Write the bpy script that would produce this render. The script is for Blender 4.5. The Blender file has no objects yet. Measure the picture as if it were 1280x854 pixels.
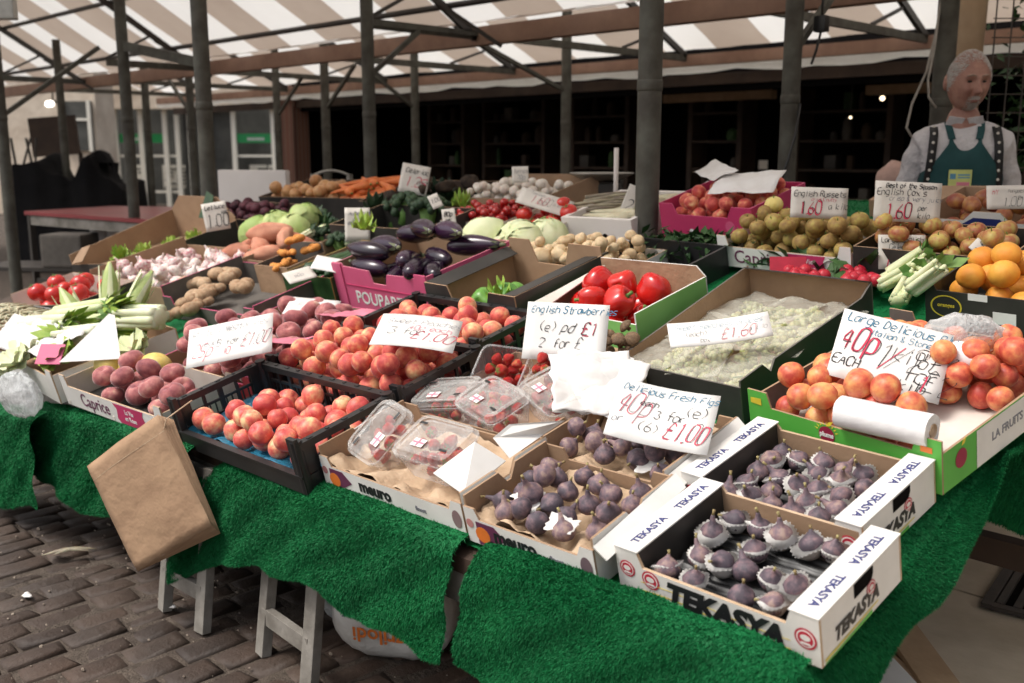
import bpy, bmesh, math, random
import numpy as np
from mathutils import Matrix, Vector, Euler, noise as mnoise
random.seed(7); rng = np.random.default_rng(7)
R = math.radians
scene = bpy.context.scene
COL = scene.collection
# ------------------------------------------------------------------ camera model (photo 1280x854, 35 mm lens)
CAM = Vector((0, 0, 1.30)); PITCH = math.atan((427-190)/1244.0); YAW = R(45); FPX = 1244.0
_c, _s = math.cos(PITCH), math.sin(PITCH)
FW = Vector((-math.sin(YAW)*_c, math.cos(YAW)*_c, -_s)); RT = Vector((math.cos(YAW), math.sin(YAW), 0)); UP = RT.cross(FW)
def ray(px, py): return FW + RT*((px-640)/FPX) + UP*((427-py)/FPX)
def at_depth(px, py, d): return CAM + ray(px, py)*d
def at_z(px, py, z):
    d = ray(px, py); return CAM + d*((z-CAM.z)/d.z)
def at_y(px, py, y):
    d = ray(px, py); return CAM + d*(y/d.y)
def at_x(px, py, x):
    d = ray(px, py); return CAM + d*(x/d.x)
TAN = math.tan(R(14)); Y0 = 1.30; Z0 = 0.51
def surf(y): return Z0 + (y-Y0)*TAN
def at_plane(px, py, P, N):
    d = ray(px, py); return CAM + d*((P-CAM).dot(N)/d.dot(N))
def at_surf(px, py, off=0): return at_plane(px, py, Vector((0, Y0, Z0+off)), Vector((0, -TAN, 1)))
def sframe(x, y, rot=0, off=0.0, tilt=14):
    """frame lying on the sloping display: x along the front, y up the slope"""
    return Matrix.Translation((x, y+.022, surf(y+.022)+off)) @ Matrix.Rotation(R(tilt), 4, 'X') @ Matrix.Rotation(R(rot), 4, 'Z')
# ------------------------------------------------------------------ materials
MATS = {}
def nodes(name):
    m = bpy.data.materials.new(name); m.use_nodes = True
    nt = m.node_tree; b = nt.nodes['Principled BSDF']; MATS[name] = m
    return m, nt, b
def N(nt, t, **kw):
    n = nt.nodes.new(t)
    for k, v in kw.items():
        if k in n.inputs.keys() if hasattr(n.inputs, 'keys') else False: n.inputs[k].default_value = v
        else: setattr(n, k, v)
    return n
def c4(c): return (c[0], c[1], c[2], 1)
def mixc(nt, fac, a, b, bt='MIX'):
    n = nt.nodes.new('ShaderNodeMix'); n.data_type = 'RGBA'; n.blend_type = bt
    for sock, v in ((n.inputs[0], fac), (n.inputs[6], a), (n.inputs[7], b)):
        if hasattr(v, 'links') or isinstance(v, bpy.types.NodeSocket): nt.links.new(v, sock)
        else: sock.default_value = v if not isinstance(v, tuple) or len(v) == 4 else c4(v)
    return n.outputs[2]
def ramp(nt, src, stops):
    r = nt.nodes.new('ShaderNodeValToRGB'); nt.links.new(src, r.inputs[0])
    el = r.color_ramp.elements
    while len(el) < len(stops): el.new(0.5)
    for e, (p, c) in zip(el, stops): e.position = p; e.color = c4(c)
    return r.outputs[0]
def coords(nt, kind='Object', rnd=True, scale=1.0):
    tc = nt.nodes.new('ShaderNodeTexCoord'); v = tc.outputs[kind]
    if rnd:
        oi = nt.nodes.new('ShaderNodeObjectInfo'); m = nt.nodes.new('ShaderNodeVectorMath'); m.operation = 'MULTIPLY_ADD'
        cb = nt.nodes.new('ShaderNodeCombineXYZ')
        for i in range(3): nt.links.new(oi.outputs['Random'], cb.inputs[i])
        nt.links.new(cb.outputs[0], m.inputs[0]); m.inputs[1].default_value = (17, 31, 23); nt.links.new(v, m.inputs[2]); v = m.outputs[0]
    return v
def tex(nt, v, scale, detail=4, rough=.6, typ='ShaderNodeTexNoise'):
    t = nt.nodes.new(typ); t.inputs['Scale'].default_value = scale
    if typ == 'ShaderNodeTexNoise': t.inputs['Detail'].default_value = detail; t.inputs['Roughness'].default_value = rough
    nt.links.new(v, t.inputs['Vector']); return t
def bump(nt, b, src, strength, dist=.01):
    n = nt.nodes.new('ShaderNodeBump'); n.inputs['Strength'].default_value = strength; n.inputs['Distance'].default_value = dist
    nt.links.new(src, n.inputs['Height']); nt.links.new(n.outputs[0], b.inputs['Normal'])
def pm(name, col, rough=.6, col2=None, scale=20, lo=.35, hi=.65, bmp=0, bscale=None, metal=0, spec=.5, sss=0, coat=0, rnd=True, bdist=.01, detail=4):
    """plain procedural surface: two tones mixed by noise, optional bump"""
    m, nt, b = nodes(name)
    b.inputs['Roughness'].default_value = rough; b.inputs['Metallic'].default_value = metal
    b.inputs['Specular IOR Level'].default_value = spec; b.inputs['Coat Weight'].default_value = coat
    if sss:
        b.inputs['Subsurface Weight'].default_value = sss; b.inputs['Subsurface Radius'].default_value = (1, .4, .25); b.inputs['Subsurface Scale'].default_value = .008
    col2 = col2 or tuple(x*.8 for x in col)
    v = coords(nt, rnd=rnd); t = tex(nt, v, scale, detail)
    nt.links.new(ramp(nt, t.outputs[0], [(lo, col2), (hi, col)]), b.inputs['Base Color'])
    if bmp:
        t2 = tex(nt, v, bscale or scale*3, 3); bump(nt, b, t2.outputs[0], bmp, bdist)
    return m
METRE = {'cabbage_leaf','pale_leaf','lettuce_leaf','husk_green','leek_white','stalk_green','leaf_dark','bean_skin','asparagus_skin','cucumber_skin'}
def fruit(name, stops, rough=.5, scale=14, speck=None, sss=.15, fuzz=0, bmp=.05, bscale=90, spec=.4, zmix=0):
    """fruit skin: several tones by large noise, different on every fruit, fine specks"""
    m, nt, b = nodes(name); un = 1 if name in METRE else 8.0; scale /= un; bscale /= un*.6
    b.inputs['Roughness'].default_value = rough; b.inputs['Specular IOR Level'].default_value = spec
    if sss: b.inputs['Subsurface Weight'].default_value = sss; b.inputs['Subsurface Radius'].default_value = (1, .35, .2); b.inputs['Subsurface Scale'].default_value = .006
    if fuzz: b.inputs['Sheen Weight'].default_value = fuzz; b.inputs['Sheen Roughness'].default_value = .4
    v = coords(nt); t = tex(nt, v, scale, 3, .55); src = t.outputs[0]
    oi = nt.nodes.new('ShaderNodeObjectInfo')
    a = nt.nodes.new('ShaderNodeMath'); a.operation = 'MULTIPLY_ADD'; nt.links.new(oi.outputs['Random'], a.inputs[0]); a.inputs[1].default_value = .22; nt.links.new(src, a.inputs[2])
    a2 = nt.nodes.new('ShaderNodeMath'); a2.operation = 'SUBTRACT'; nt.links.new(a.outputs[0], a2.inputs[0]); a2.inputs[1].default_value = .11
    c = ramp(nt, a2.outputs[0], stops)
    if speck:
        s = tex(nt, v, 150/un, 2, .5); f = nt.nodes.new('ShaderNodeMapRange'); f.inputs[1].default_value = .6; f.inputs[2].default_value = .7; f.inputs[4].default_value = .22
        nt.links.new(s.outputs[0], f.inputs[0]); c = mixc(nt, f.outputs[0], c, speck)
    nt.links.new(c, b.inputs['Base Color'])
    if bmp: t2 = tex(nt, v, bscale, 2); bump(nt, b, t2.outputs[0], bmp, .004)
    return m
# card, paper, plastic
pm('brown_card', (.36, .235, .145), .85, (.30, .19, .115), 9, bmp=.1, bscale=120)
pm('white_card', (.74, .72, .69), .6, (.64, .62, .585), 7, bmp=.06, bscale=20)
pm('white_liner', (.70, .64, .58), .8, (.62, .55, .48), 8)
pm('black_card', (.022, .020, .018), .5, (.040, .036, .032), 6, bmp=.05)
pm('grey_card', (.13, .115, .10), .75, (.09, .08, .07), 10)
pm('pink_card', (.62, .10, .22), .55, (.55, .08, .18), 6, bmp=.03)
pm('magenta_card', (.52, .035, .13), .5, (.45, .03, .11), 6)
pm('red_card', (.62, .07, .09), .55, (.55, .055, .07), 6)
pm('green_card', (.10, .42, .06), .5, (.085, .36, .05), 6)
pm('lime_card', (.26, .56, .16), .55, (.22, .50, .13), 5)
pm('yellow_print', (.80, .62, .05), .5); pm('maroon_print', (.30, .01, .05), .5); pm('red_print', (.50, .02, .05), .5)
pm('black_ink', (.012, .012, .014), .5, rnd=False); pm('navy_ink', (.02, .03, .16), .5); pm('blue_ink', (.015, .17, .30), .5); pm('red_ink', (.62, .035, .09), .5)
pm('pink_ink', (.72, .22, .30), .5); pm('white_ink', (.8, .8, .78), .5); pm('grey_ink', (.22, .22, .25), .6); pm('purple_ink', (.14, .03, .08), .5); pm('orange_print', (.75, .19, .03), .5); pm('teal_print', (.03, .42, .34), .5)
pm('sign_card', (.75, .735, .71), .6, (.68, .66, .63), 12, bmp=.06, bscale=30)
pm('sign_card_dull', (.66, .62, .56), .65, (.57, .53, .48), 12, bmp=.06, bscale=30)
pm('tissue', (.74, .72, .70), .7, (.66, .63, .60), 15, bmp=.35, bscale=25, bdist=.006)
pm('cup_paper', (.78, .76, .73), .8, (.70, .67, .63), 30, bmp=.2, bscale=100)
pm('kraft', (.43, .275, .165), .85, (.34, .21, .125), 9, bmp=.55, bscale=17, bdist=.01)
pm('kraft_light', (.55, .40, .27), .85, (.42, .29, .18), 18, bmp=.5, bscale=30, bdist=.01)
pm('black_plastic', (.012, .012, .013), .38, (.02, .02, .02), 8, bmp=.04)
pm('blue_liner', (.03, .20, .31), .3, (.02, .14, .24), 12, bmp=.7, bscale=18, bdist=.02)
pm('film_roll', (.78, .77, .76), .35, (.72, .70, .70), 30, bmp=.12, bscale=60)
def clear(name, col, fac, rough=.12, bmp=.0):
    m, nt, b = nodes(name); b.inputs['Base Color'].default_value = c4(col); b.inputs['Roughness'].default_value = rough
    tr = nt.nodes.new('ShaderNodeBsdfTransparent'); mx = nt.nodes.new('ShaderNodeMixShader')
    fr = nt.nodes.new('ShaderNodeLayerWeight'); fr.inputs[0].default_value = .35
    mr = nt.nodes.new('ShaderNodeMapRange'); mr.inputs[3].default_value = fac; mr.inputs[4].default_value = min(1, fac+.45)
    v = coords(nt); t = tex(nt, v, 18, 4, .7)
    mr2 = nt.nodes.new('ShaderNodeMath'); mr2.operation = 'MULTIPLY_ADD'; nt.links.new(t.outputs[0], mr2.inputs[0]); mr2.inputs[1].default_value = .5
    nt.links.new(fr.outputs['Facing'], mr.inputs[0]); sb = nt.nodes.new('ShaderNodeMath'); sb.operation = 'SUBTRACT'; nt.links.new(mr.outputs[0], sb.inputs[0]); sb.inputs[1].default_value = .25
    nt.links.new(sb.outputs[0], mr2.inputs[2]); mr2.use_clamp = True
    nt.links.new(mr2.outputs[0], mx.inputs[0]); nt.links.new(tr.outputs[0], mx.inputs[1]); nt.links.new(b.outputs[0], mx.inputs[2])
    nt.links.new(mx.outputs[0], nt.nodes['Material Output'].inputs[0])
    if bmp: bump(nt, b, t.outputs[0], bmp, .02)
    return m
clear('clear_plastic', (.8, .8, .8), .12, .1); clear('lid_plastic', (.70, .69, .66), .15, .14, .6); clear('film', (.66, .64, .55), .05, .12, .8); clear('bag_plastic', (.72, .74, .74), .32, .2, 1.0)
# fruit and vegetables
fruit('peach_skin', [(.34, (.46, .05, .05)), (.50, (.62, .12, .085)), (.62, (.74, .27, .14)), (.76, (.82, .52, .26))], .6, 9, (.74, .34, .2), fuzz=.2)
fruit('nectarine_skin', [(.34, (.52, .06, .06)), (.50, (.68, .13, .10)), (.62, (.78, .29, .17)), (.76, (.84, .58, .30))], .45, 9, (.78, .4, .24), fuzz=.1)
fruit('dusky_peach_skin', [(.30, (.22, .055, .065)), (.48, (.36, .11, .11)), (.62, (.50, .20, .18)), (.75, (.62, .38, .28))], .75, 10, (.5, .27, .24), fuzz=.4)
fruit('plum_skin', [(.32, (.46, .06, .042)), (.47, (.62, .15, .075)), (.60, (.70, .26, .10)), (.75, (.74, .40, .15))], .42, 10, (.7, .3, .12))
fruit('fig_skin', [(.34, (.070, .055, .070)), (.48, (.130, .090, .108)), (.60, (.215, .135, .145)), (.74, (.32, .225, .19))], .6, 12, (.24, .18, .18), bmp=.12, sss=.05)
fruit('fig_stem', [(.3, (.20, .13, .06)), (.7, (.38, .33, .14))], .7, 40, sss=0)
fruit('tomato_skin', [(.3, (.50, .015, .015)), (.7, (.62, .045, .025))], .22, 8, spec=.6)
fruit('cherry_skin', [(.3, (.30, .008, .010)), (.7, (.48, .02, .015))], .25, 8, spec=.6)
fruit('red_pepper_skin', [(.3, (.48, .008, .010)), (.7, (.62, .025, .016))], .18, 8, spec=.7, bmp=.03, bscale=25)
fruit('green_pepper_skin', [(.3, (.06, .20, .03)), (.7, (.16, .34, .06))], .3, 8, spec=.5)
fruit('stalk_green', [(.3, (.06, .16, .03)), (.7, (.18, .30, .07))], .6, 40, sss=0)
fruit('aubergine_skin', [(.3, (.010, .005, .012)), (.7, (.035, .012, .035))], .2, 5, spec=.6, sss=0, bmp=.03, bscale=20)
fruit('calyx_green', [(.3, (.06, .075, .035)), (.7, (.16, .17, .09))], .7, 30, sss=0)
fruit('garlic_skin', [(.34, (.52, .22, .24)), (.48, (.70, .58, .55)), (.7, (.78, .72, .66))], .6, 25)
fruit('turnip_skin', [(.3, (.62, .54, .46)), (.7, (.74, .68, .60))], .55, 12)
fruit('sweet_potato_skin', [(.3, (.42, .15, .09)), (.7, (.60, .29, .19))], .8, 16, (.35, .14, .09), bmp=.3, bscale=40)
fruit('ginger_skin', [(.3, (.30, .18, .10)), (.7, (.52, .37, .24))], .85, 30, bmp=.5, bscale=60)
fruit('turmeric_skin', [(.3, (.50, .17, .035)), (.7, (.68, .30, .07))], .8, 30, bmp=.4, bscale=60)
fruit('cabbage_leaf', [(.3, (.30, .42, .12)), (.7, (.52, .58, .26))], .6, 9, bmp=.4, bscale=22)
fruit('pale_leaf', [(.3, (.58, .64, .34)), (.7, (.76, .76, .56))], .6, 9, bmp=.3, bscale=25)
fruit('lettuce_leaf', [(.3, (.22, .38, .05)), (.7, (.45, .56, .12))], .5, 20, bmp=.3)
fruit('husk_green', [(.3, (.28, .38, .12)), (.7, (.46, .52, .22))], .7, 12, bmp=.3, bscale=60)
fruit('leek_white', [(.3, (.62, .66, .42)), (.7, (.76, .76, .60))], .5, 10)
fruit('dark_green_veg', [(.3, (.010, .030, .012)), (.7, (.035, .07, .028))], .6, 26, bmp=.6, bscale=60)
fruit('cucumber_skin', [(.3, (.012, .04, .012)), (.7, (.04, .09, .03))], .35, 20, bmp=.3, bscale=40)
fruit('beet_skin', [(.3, (.030, .008, .014)), (.7, (.11, .022, .035))], .7, 12, bmp=.3)
fruit('onion_skin', [(.3, (.42, .19, .07)), (.7, (.60, .33, .14))], .4, 12)
fruit('carrot_skin', [(.3, (.58, .12, .025)), (.7, (.70, .20, .05))], .55, 20, bmp=.2)
fruit('potato_skin', [(.3, (.52, .36, .20)), (.7, (.66, .52, .33))], .75, 12, bmp=.2)
fruit('yam_dark', [(.3, (.022, .014, .010)), (.7, (.07, .045, .028))], .9, 20, bmp=.6)
fruit('pear_skin', [(.3, (.24, .14, .045)), (.5, (.34, .22, .07)), (.72, (.44, .36, .09))], .65, 14, (.25, .16, .06))
fruit('apple_skin', [(.3, (.34, .075, .04)), (.5, (.42, .20, .07)), (.72, (.50, .40, .11))], .45, 12, (.45, .3, .12))
fruit('mango_skin', [(.3, (.24, .045, .035)), (.5, (.30, .10, .045)), (.72, (.48, .24, .06))], .4, 8)
fruit('orange_skin', [(.3, (.72, .26, .03)), (.7, (.80, .40, .06))], .45, 8, bmp=.3, bscale=140)
fruit('melon_skin', [(.3, (.66, .50, .12)), (.7, (.76, .62, .22))], .55, 10)
fruit('radish_skin', [(.3, (.40, .012, .03)), (.7, (.52, .03, .05))], .4, 8)
fruit('leaf_dark', [(.3, (.012, .045, .012)), (.7, (.05, .12, .03))], .55, 20, sss=0)
fruit('berry_skin', [(.3, (.42, .012, .015)), (.6, (.58, .035, .025)), (.78, (.62, .24, .10))], .35, 10, bmp=.7, bscale=220)
fruit('grape_skin', [(.3, (.36, .38, .15)), (.7, (.56, .56, .30))], .35, 20, sss=.3)
fruit('asparagus_skin', [(.3, (.20, .16, .12)), (.7, (.40, .36, .24))], .6, 20)
fruit('parsnip_skin', [(.3, (.56, .50, .34)), (.7, (.70, .66, .48))], .7, 20)
fruit('mushroom_skin', [(.3, (.10, .06, .035)), (.7, (.22, .14, .08))], .8, 30)
fruit('bean_skin', [(.3, (.38, .33, .22)), (.7, (.55, .52, .36))], .7, 30)
# setting
pm('green_metal', (.092, .092, .074), .65, (.048, .042, .032), 9, bmp=.08, bscale=30, rnd=False)
pm('dark_steel', (.030, .026, .022), .55, (.045, .038, .032), 6, rnd=False)
pm('rust_beam', (.36, .22, .155), .7, (.27, .16, .115), 5, bmp=.1, rnd=False)
pm('white_gutter', (.88, .86, .82), .6, (.62, .57, .5), 3, bmp=.3, bscale=5, rnd=False, bdist=.05)
_nt = MATS['white_gutter'].node_tree; _t = _nt.nodes.new('ShaderNodeBsdfTranslucent'); _t.inputs[0].default_value = (.88, .86, .82, 1); _a = _nt.nodes.new('ShaderNodeMixShader'); _a.inputs[0].default_value = .6
_nt.links.new(_nt.nodes['Principled BSDF'].outputs[0], _a.inputs[1]); _nt.links.new(_t.outputs[0], _a.inputs[2]); _nt.links.new(_a.outputs[0], _nt.nodes['Material Output'].inputs[0])
pm('grey_wood', (.27, .25, .22), .8, (.14, .125, .105), 9, bmp=.3, bscale=40)
pm('raw_wood', (.52, .36, .22), .8, (.38, .25, .145), 5, bmp=.3, bscale=40)
pm('dark_wood', (.060, .035, .022), .7, (.035, .02, .013), 4, bmp=.2)
pm('red_paint', (.30, .055, .060), .3, (.24, .045, .05), 2, bmp=.03)
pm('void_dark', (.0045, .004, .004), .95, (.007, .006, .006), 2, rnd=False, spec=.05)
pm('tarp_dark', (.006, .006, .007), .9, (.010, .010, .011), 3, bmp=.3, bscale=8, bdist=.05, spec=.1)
pm('stone', (.80, .69, .56), .85, (.62, .51, .40), 1.6, bmp=.3, bscale=6, rnd=False, bdist=.05)
pm('cream_paint', (.86, .82, .72), .5, (.80, .76, .66), 3)
pm('foam_white', (.76, .71, .67), .7, (.70, .65, .61), 3, bmp=.1, bscale=150)
pm('shop_green', (.02, .34, .10), .4); pm('shop_inside', (.10, .10, .09), .5, (.045, .045, .04), 1.5, rnd=False)
pm('shirt_cloth', (.56, .54, .55), .85, (.47, .45, .46), 6, bmp=.9, bscale=13, bdist=.03)
pm('apron_cloth', (.008, .055, .058), .85, (.006, .045, .048), 20); pm('trouser_cloth', (.03, .03, .035), .9)
pm('brace_cloth', (.010, .010, .011), .7); pm('skin', (.38, .205, .155), .6, (.27, .125, .095), 18, sss=.2, bmp=.1, bscale=60); pm('hair_white', (.58, .55, .52), .8, (.42, .39, .36), 60, bmp=.6, bscale=120)
pm('beard_grey', (.36, .27, .22), .9, (.28, .19, .15), 60, bmp=.6, bscale=120); pm('eye_dark', (.015, .012, .01), .2); pm('lip', (.30, .11, .085), .5); pm('badge_yellow', (.58, .62, .20), .5); pm('badge_blue', (.10, .28, .42), .5)
pm('trunk_wood', (.42, .31, .20), .7, (.30, .20, .12), 3, bmp=.3, bscale=9); pm('cable_black', (.012, .012, .012), .4); pm('cable_grey', (.36, .33, .29), .5)
pm('scale_metal', (.42, .40, .36), .35, metal=.6); pm('iron_grate', (.035, .030, .026), .6, (.06, .045, .035), 20)
pm('sack_white', (.66, .64, .60), .45, (.55, .53, .50), 8, bmp=.5, bscale=14, bdist=.02)
pm('pink_cloth', (.55, .36, .30), .8)
def emit(name, col, s):
    m, nt, b = nodes(name); b.inputs['Base Color'].default_value = c4(col); b.inputs['Emission Color'].default_value = c4(col); b.inputs['Emission Strength'].default_value = s
emit('bulb_glow', (1, .78, .5), 3); emit('shop_lamp', (1, .95, .85), 2.5)
# brick pier
m, nt, b = nodes('pier_brick'); v = coords(nt, rnd=False); br = nt.nodes.new('ShaderNodeTexBrick'); nt.links.new(v, br.inputs['Vector'])
br.inputs['Scale'].default_value = 4; br.inputs['Color1'].default_value = (.20, .09, .06, 1); br.inputs['Color2'].default_value = (.13, .06, .045, 1); br.inputs['Mortar'].default_value = (.22, .19, .16, 1)
nt.links.new(br.outputs[0], b.inputs['Base Color']); b.inputs['Roughness'].default_value = .9
# striped canvas, lets daylight through
m, nt, b = nodes('striped_canvas'); tc = nt.nodes.new('ShaderNodeTexCoord'); sx = nt.nodes.new('ShaderNodeSeparateXYZ'); nt.links.new(tc.outputs['Object'], sx.inputs[0])
md = nt.nodes.new('ShaderNodeMath'); md.operation = 'PINGPONG'; nt.links.new(sx.outputs[0], md.inputs[0]); md.inputs[1].default_value = .54
gt = nt.nodes.new('ShaderNodeMath'); gt.operation = 'GREATER_THAN'; nt.links.new(md.outputs[0], gt.inputs[0]); gt.inputs[1].default_value = .27
t = tex(nt, tc.outputs['Object'], 1.7, 5)
white = mixc(nt, t.outputs[0], (.90, .88, .84, 1), (.78, .74, .68, 1)); tan = mixc(nt, t.outputs[0], (.50, .41, .335, 1), (.36, .28, .22, 1))
cc = mixc(nt, gt.outputs[0], white, tan); trl = nt.nodes.new('ShaderNodeBsdfTranslucent'); mx = nt.nodes.new('ShaderNodeMixShader'); mx.inputs[0].default_value = .80
nt.links.new(cc, b.inputs['Base Color']); nt.links.new(cc, trl.inputs[0]); b.inputs['Roughness'].default_value = .8
nt.links.new(b.outputs[0], mx.inputs[1]); nt.links.new(trl.outputs[0], mx.inputs[2]); nt.links.new(mx.outputs[0], nt.nodes['Material Output'].inputs[0])
t9 = tex(nt, tc.outputs['Object'], 5, 6, .7); bump(nt, b, t9.outputs[0], .5, .05)
mc = MATS['shading_canvas'] = m.copy()
for n_ in mc.node_tree.nodes:
    if n_.type == 'MIX_SHADER': n_.inputs[0].default_value = .42  # less translucent copy, so the added canopy cuts more daylight
# artificial turf
m, nt, b = nodes('turf'); v = coords(nt); t = tex(nt, v, 5, 6, .7); t2 = tex(nt, v, 70, 3)
ca = ramp(nt, t.outputs[0], [(.32, (.004, .040, .014)), (.52, (.003, .085, .026)), (.72, (.012, .150, .042))]); cb = mixc(nt, t2.outputs[0], ca, (.010, .185, .055, 1))
nt.links.new(cb, b.inputs['Base Color']); b.inputs['Roughness'].default_value = .6; b.inputs['Specular IOR Level'].default_value = .15
# setts
m, nt, b = nodes('sett_stone'); v = coords(nt, rnd=False); at = nt.nodes.new('ShaderNodeAttribute'); at.attribute_name = 'sett'
t = tex(nt, v, 22, 6, .7); t3 = tex(nt, v, 2.2, 3)
base = ramp(nt, at.outputs['Fac'], [(0, (.042, .025, .018)), (.5, (.074, .045, .032)), (1, (.105, .070, .051))])
c1 = mixc(nt, t.outputs[0], base, (.045, .029, .020, 1)); r2 = ramp(nt, t3.outputs[0], [(.4, (.6, .6, .6)), (.65, (1.15, 1.1, 1.05))]); c1 = mixc(nt, 1.0, c1, r2, 'MULTIPLY')
nt.links.new(c1, b.inputs['Base Color']); rr = nt.nodes.new('ShaderNodeMapRange'); nt.links.new(t3.outputs[0], rr.inputs[0]); rr.inputs[3].default_value = .5; rr.inputs[4].default_value = .85
nt.links.new(rr.outputs[0], b.inputs['Roughness']); bump(nt, b, t.outputs[0], .6, .012)
pm('grout', (.050, .036, .026), .95, (.095, .072, .055), 30, bmp=.8, bscale=90, rnd=False)
pm('grit_stone', (.34, .28, .22), .9, (.12, .09, .07), 3); pm('flag_stone', (.58, .49, .37), .75, (.42, .345, .25), 3, bmp=.35, bscale=25, rnd=False)
# ------------------------------------------------------------------ mesh builder
def rot_to(d):
    return Vector(d).normalized().to_track_quat('Z', 'Y').to_matrix().to_4x4()
class MB:
    def __init__(self): self.v = []; self.f = []; self.m = []
    def add(self, vs, fs, mat=0, M=None):
        o = len(self.v)
        if M is not None: vs = [M @ Vector(p) for p in vs]
        self.v += [tuple(p) for p in vs]; self.f += [tuple(i+o for i in f) for f in fs]
        self.m += list(mat) if isinstance(mat, (list, tuple)) else [mat]*len(fs); return self
    def box(self, c, s, mat=0, M=None, bev=0):
        x, y, z = c; a, b_, d = s[0]/2, s[1]/2, s[2]/2
        if bev <= 0:
            vs = [(x+i*a, y+j*b_, z+k*d) for i in (-1, 1) for j in (-1, 1) for k in (-1, 1)]
            return self.add(vs, [(0, 1, 3, 2), (4, 6, 7, 5), (0, 4, 5, 1), (2, 3, 7, 6), (0, 2, 6, 4), (1, 5, 7, 3)], mat, M)
        bm = bmesh.new(); bmesh.ops.create_cube(bm, size=1, matrix=Matrix.Translation(c) @ Matrix.Diagonal((s[0], s[1], s[2], 1)))
        bmesh.ops.bevel(bm, geom=bm.edges[:], offset=bev, segments=2, affect='EDGES', profile=.7)
        return self.bm(bm, mat, M)
    def bm(self, bm, mat=0, M=None):
        bm.verts.ensure_lookup_table(); bm.verts.index_update()
        vs = [v.co.copy() for v in bm.verts]; fs = [[v.index for v in f.verts] for f in bm.faces]; bm.free()
        return self.add(vs, fs, mat, M)
    def beam(self, p, q, w, h, mat=0, bev=0):
        p, q = Vector(p), Vector(q); d = q-p; L = d.length
        M = Matrix.Translation((p+q)/2) @ rot_to(d) if abs(d.normalized().z) > .999 else None
        if M is None:
            z = d.normalized(); x = z.cross(Vector((0, 0, 1))).normalized(); y = x.cross(z)
            M = Matrix.Translation((p+q)/2) @ Matrix(((x.x, z.x, y.x, 0), (x.y, z.y, y.y, 0), (x.z, z.z, y.z, 0), (0, 0, 0, 1)))
            return self.box((0, 0, 0), (w, L, h), mat, M, bev)
        return self.box((0, 0, 0), (w, h, L), mat, M, bev)
    def tube(self, path, r, seg=8, mat=0, cap=True):
        path = [Vector(p) for p in path]; n = len(path); rr = r if isinstance(r, (list, tuple)) else [r]*n
        vs = []; fs = []; ref = None
        for i, p in enumerate(path):
            d = (path[min(i+1, n-1)]-path[max(i-1, 0)]).normalized()
            if ref is None: ref = d.orthogonal().normalized()
            u = (ref - d*ref.dot(d)).normalized(); w = d.cross(u); ref = u
            for k in range(seg):
                a = 2*math.pi*k/seg; vs.append(p+(u*math.cos(a)+w*math.sin(a))*rr[i])
        for i in range(n-1):
            for k in range(seg):
                k2 = (k+1) % seg; fs.append((i*seg+k, i*seg+k2, (i+1)*seg+k2, (i+1)*seg+k))
        if cap: fs += [tuple(range(seg))[::-1], tuple((n-1)*seg+k for k in range(seg))]
        return self.add(vs, fs, mat)
    def lathe(self, prof, seg=16, mat=0, M=None, fn=None):
        vs = []; fs = []; n = len(prof)
        for i, (r, z) in enumerate(prof):
            for k in range(seg):
                a = 2*math.pi*k/seg; p = Vector((r*math.cos(a), r*math.sin(a), z))
                if fn: p = Vector(fn(p, a, i/(n-1)))
                vs.append(p)
        for i in range(n-1):
            for k in range(seg):
                k2 = (k+1) % seg; fs.append((i*seg+k, i*seg+k2, (i+1)*seg+k2, (i+1)*seg+k))
        if prof[0][0] > 1e-5: fs.append(tuple(range(seg))[::-1])
        if prof[-1][0] > 1e-5: fs.append(tuple((n-1)*seg+k for k in range(seg)))
        return self.add(vs, fs, mat, M)
    def ball(self, c, r, seg=12, rings=8, mat=0, M=None, fn=None):
        rx, ry, rz = (r, r, r) if not isinstance(r, (tuple, list)) else r
        prof = [(math.sin(math.pi*i/rings) if 0 < i < rings else 1e-6, -math.cos(math.pi*i/rings)) for i in range(rings+1)]
        T = Matrix.Translation(c) @ Matrix.Diagonal((rx, ry, rz, 1))
        return self.lathe(prof, seg, mat, (M @ T) if M is not None else T, fn)
    def prism(self, poly, origin, U, V, th, mo=0, mi=None, me=None):
        """extrude a 2-D outline (u,v) by th along -W (W = UxV faces out): outer face mo, inner mi, edge me"""
        U, V, O = Vector(U), Vector(V), Vector(origin); W = U.cross(V).normalized(); n = len(poly)
        a = [O+U*u+V*v for u, v in poly]; b_ = [p-W*th for p in a]
        mi = mo if mi is None else mi; me = mi if me is None else me
        return self.add(a+b_, [tuple(range(n)), tuple(range(2*n-1, n-1, -1))]+[(i, i+n, (i+1) % n+n, (i+1) % n) for i in range(n)], [mo, mi]+[me]*n)
    def grid(self, fn, nu, nv, mat=0, M=None, closed=False):
        vs = [fn(i/(nu-1), j/(nv-1)) for j in range(nv) for i in range(nu)]
        fs = [(j*nu+i, j*nu+i+1, (j+1)*nu+i+1, (j+1)*nu+i) for j in range(nv-1) for i in range(nu-1)]
        return self.add(vs, fs, mat, M)
    def mesh(self, name, mats, smooth=True, angle=None):
        me = bpy.data.meshes.new(name); me.from_pydata(self.v, [], self.f); me.validate()
        for k in mats: me.materials.append(MATS[k])
        if len(me.polygons) == len(self.m): me.polygons.foreach_set('material_index', self.m)
        if smooth: me.polygons.foreach_set('use_smooth', [True]*len(me.polygons))
        if angle: me.set_sharp_from_angle(angle=R(angle))
        me.update(); return me
    def build(self, name, mats, parent=None, smooth=False, angle=None, M=None):
        mats = [mats] if isinstance(mats, str) else mats
        return link(name, self.mesh(name, mats, smooth or bool(angle), angle), parent, M)
def link(name, data, parent=None, M=None):
    o = bpy.data.objects.new(name, data); COL.objects.link(o)
    if parent is not None: o.parent = parent
    if M is not None: o.matrix_local = M
    return o
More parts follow.
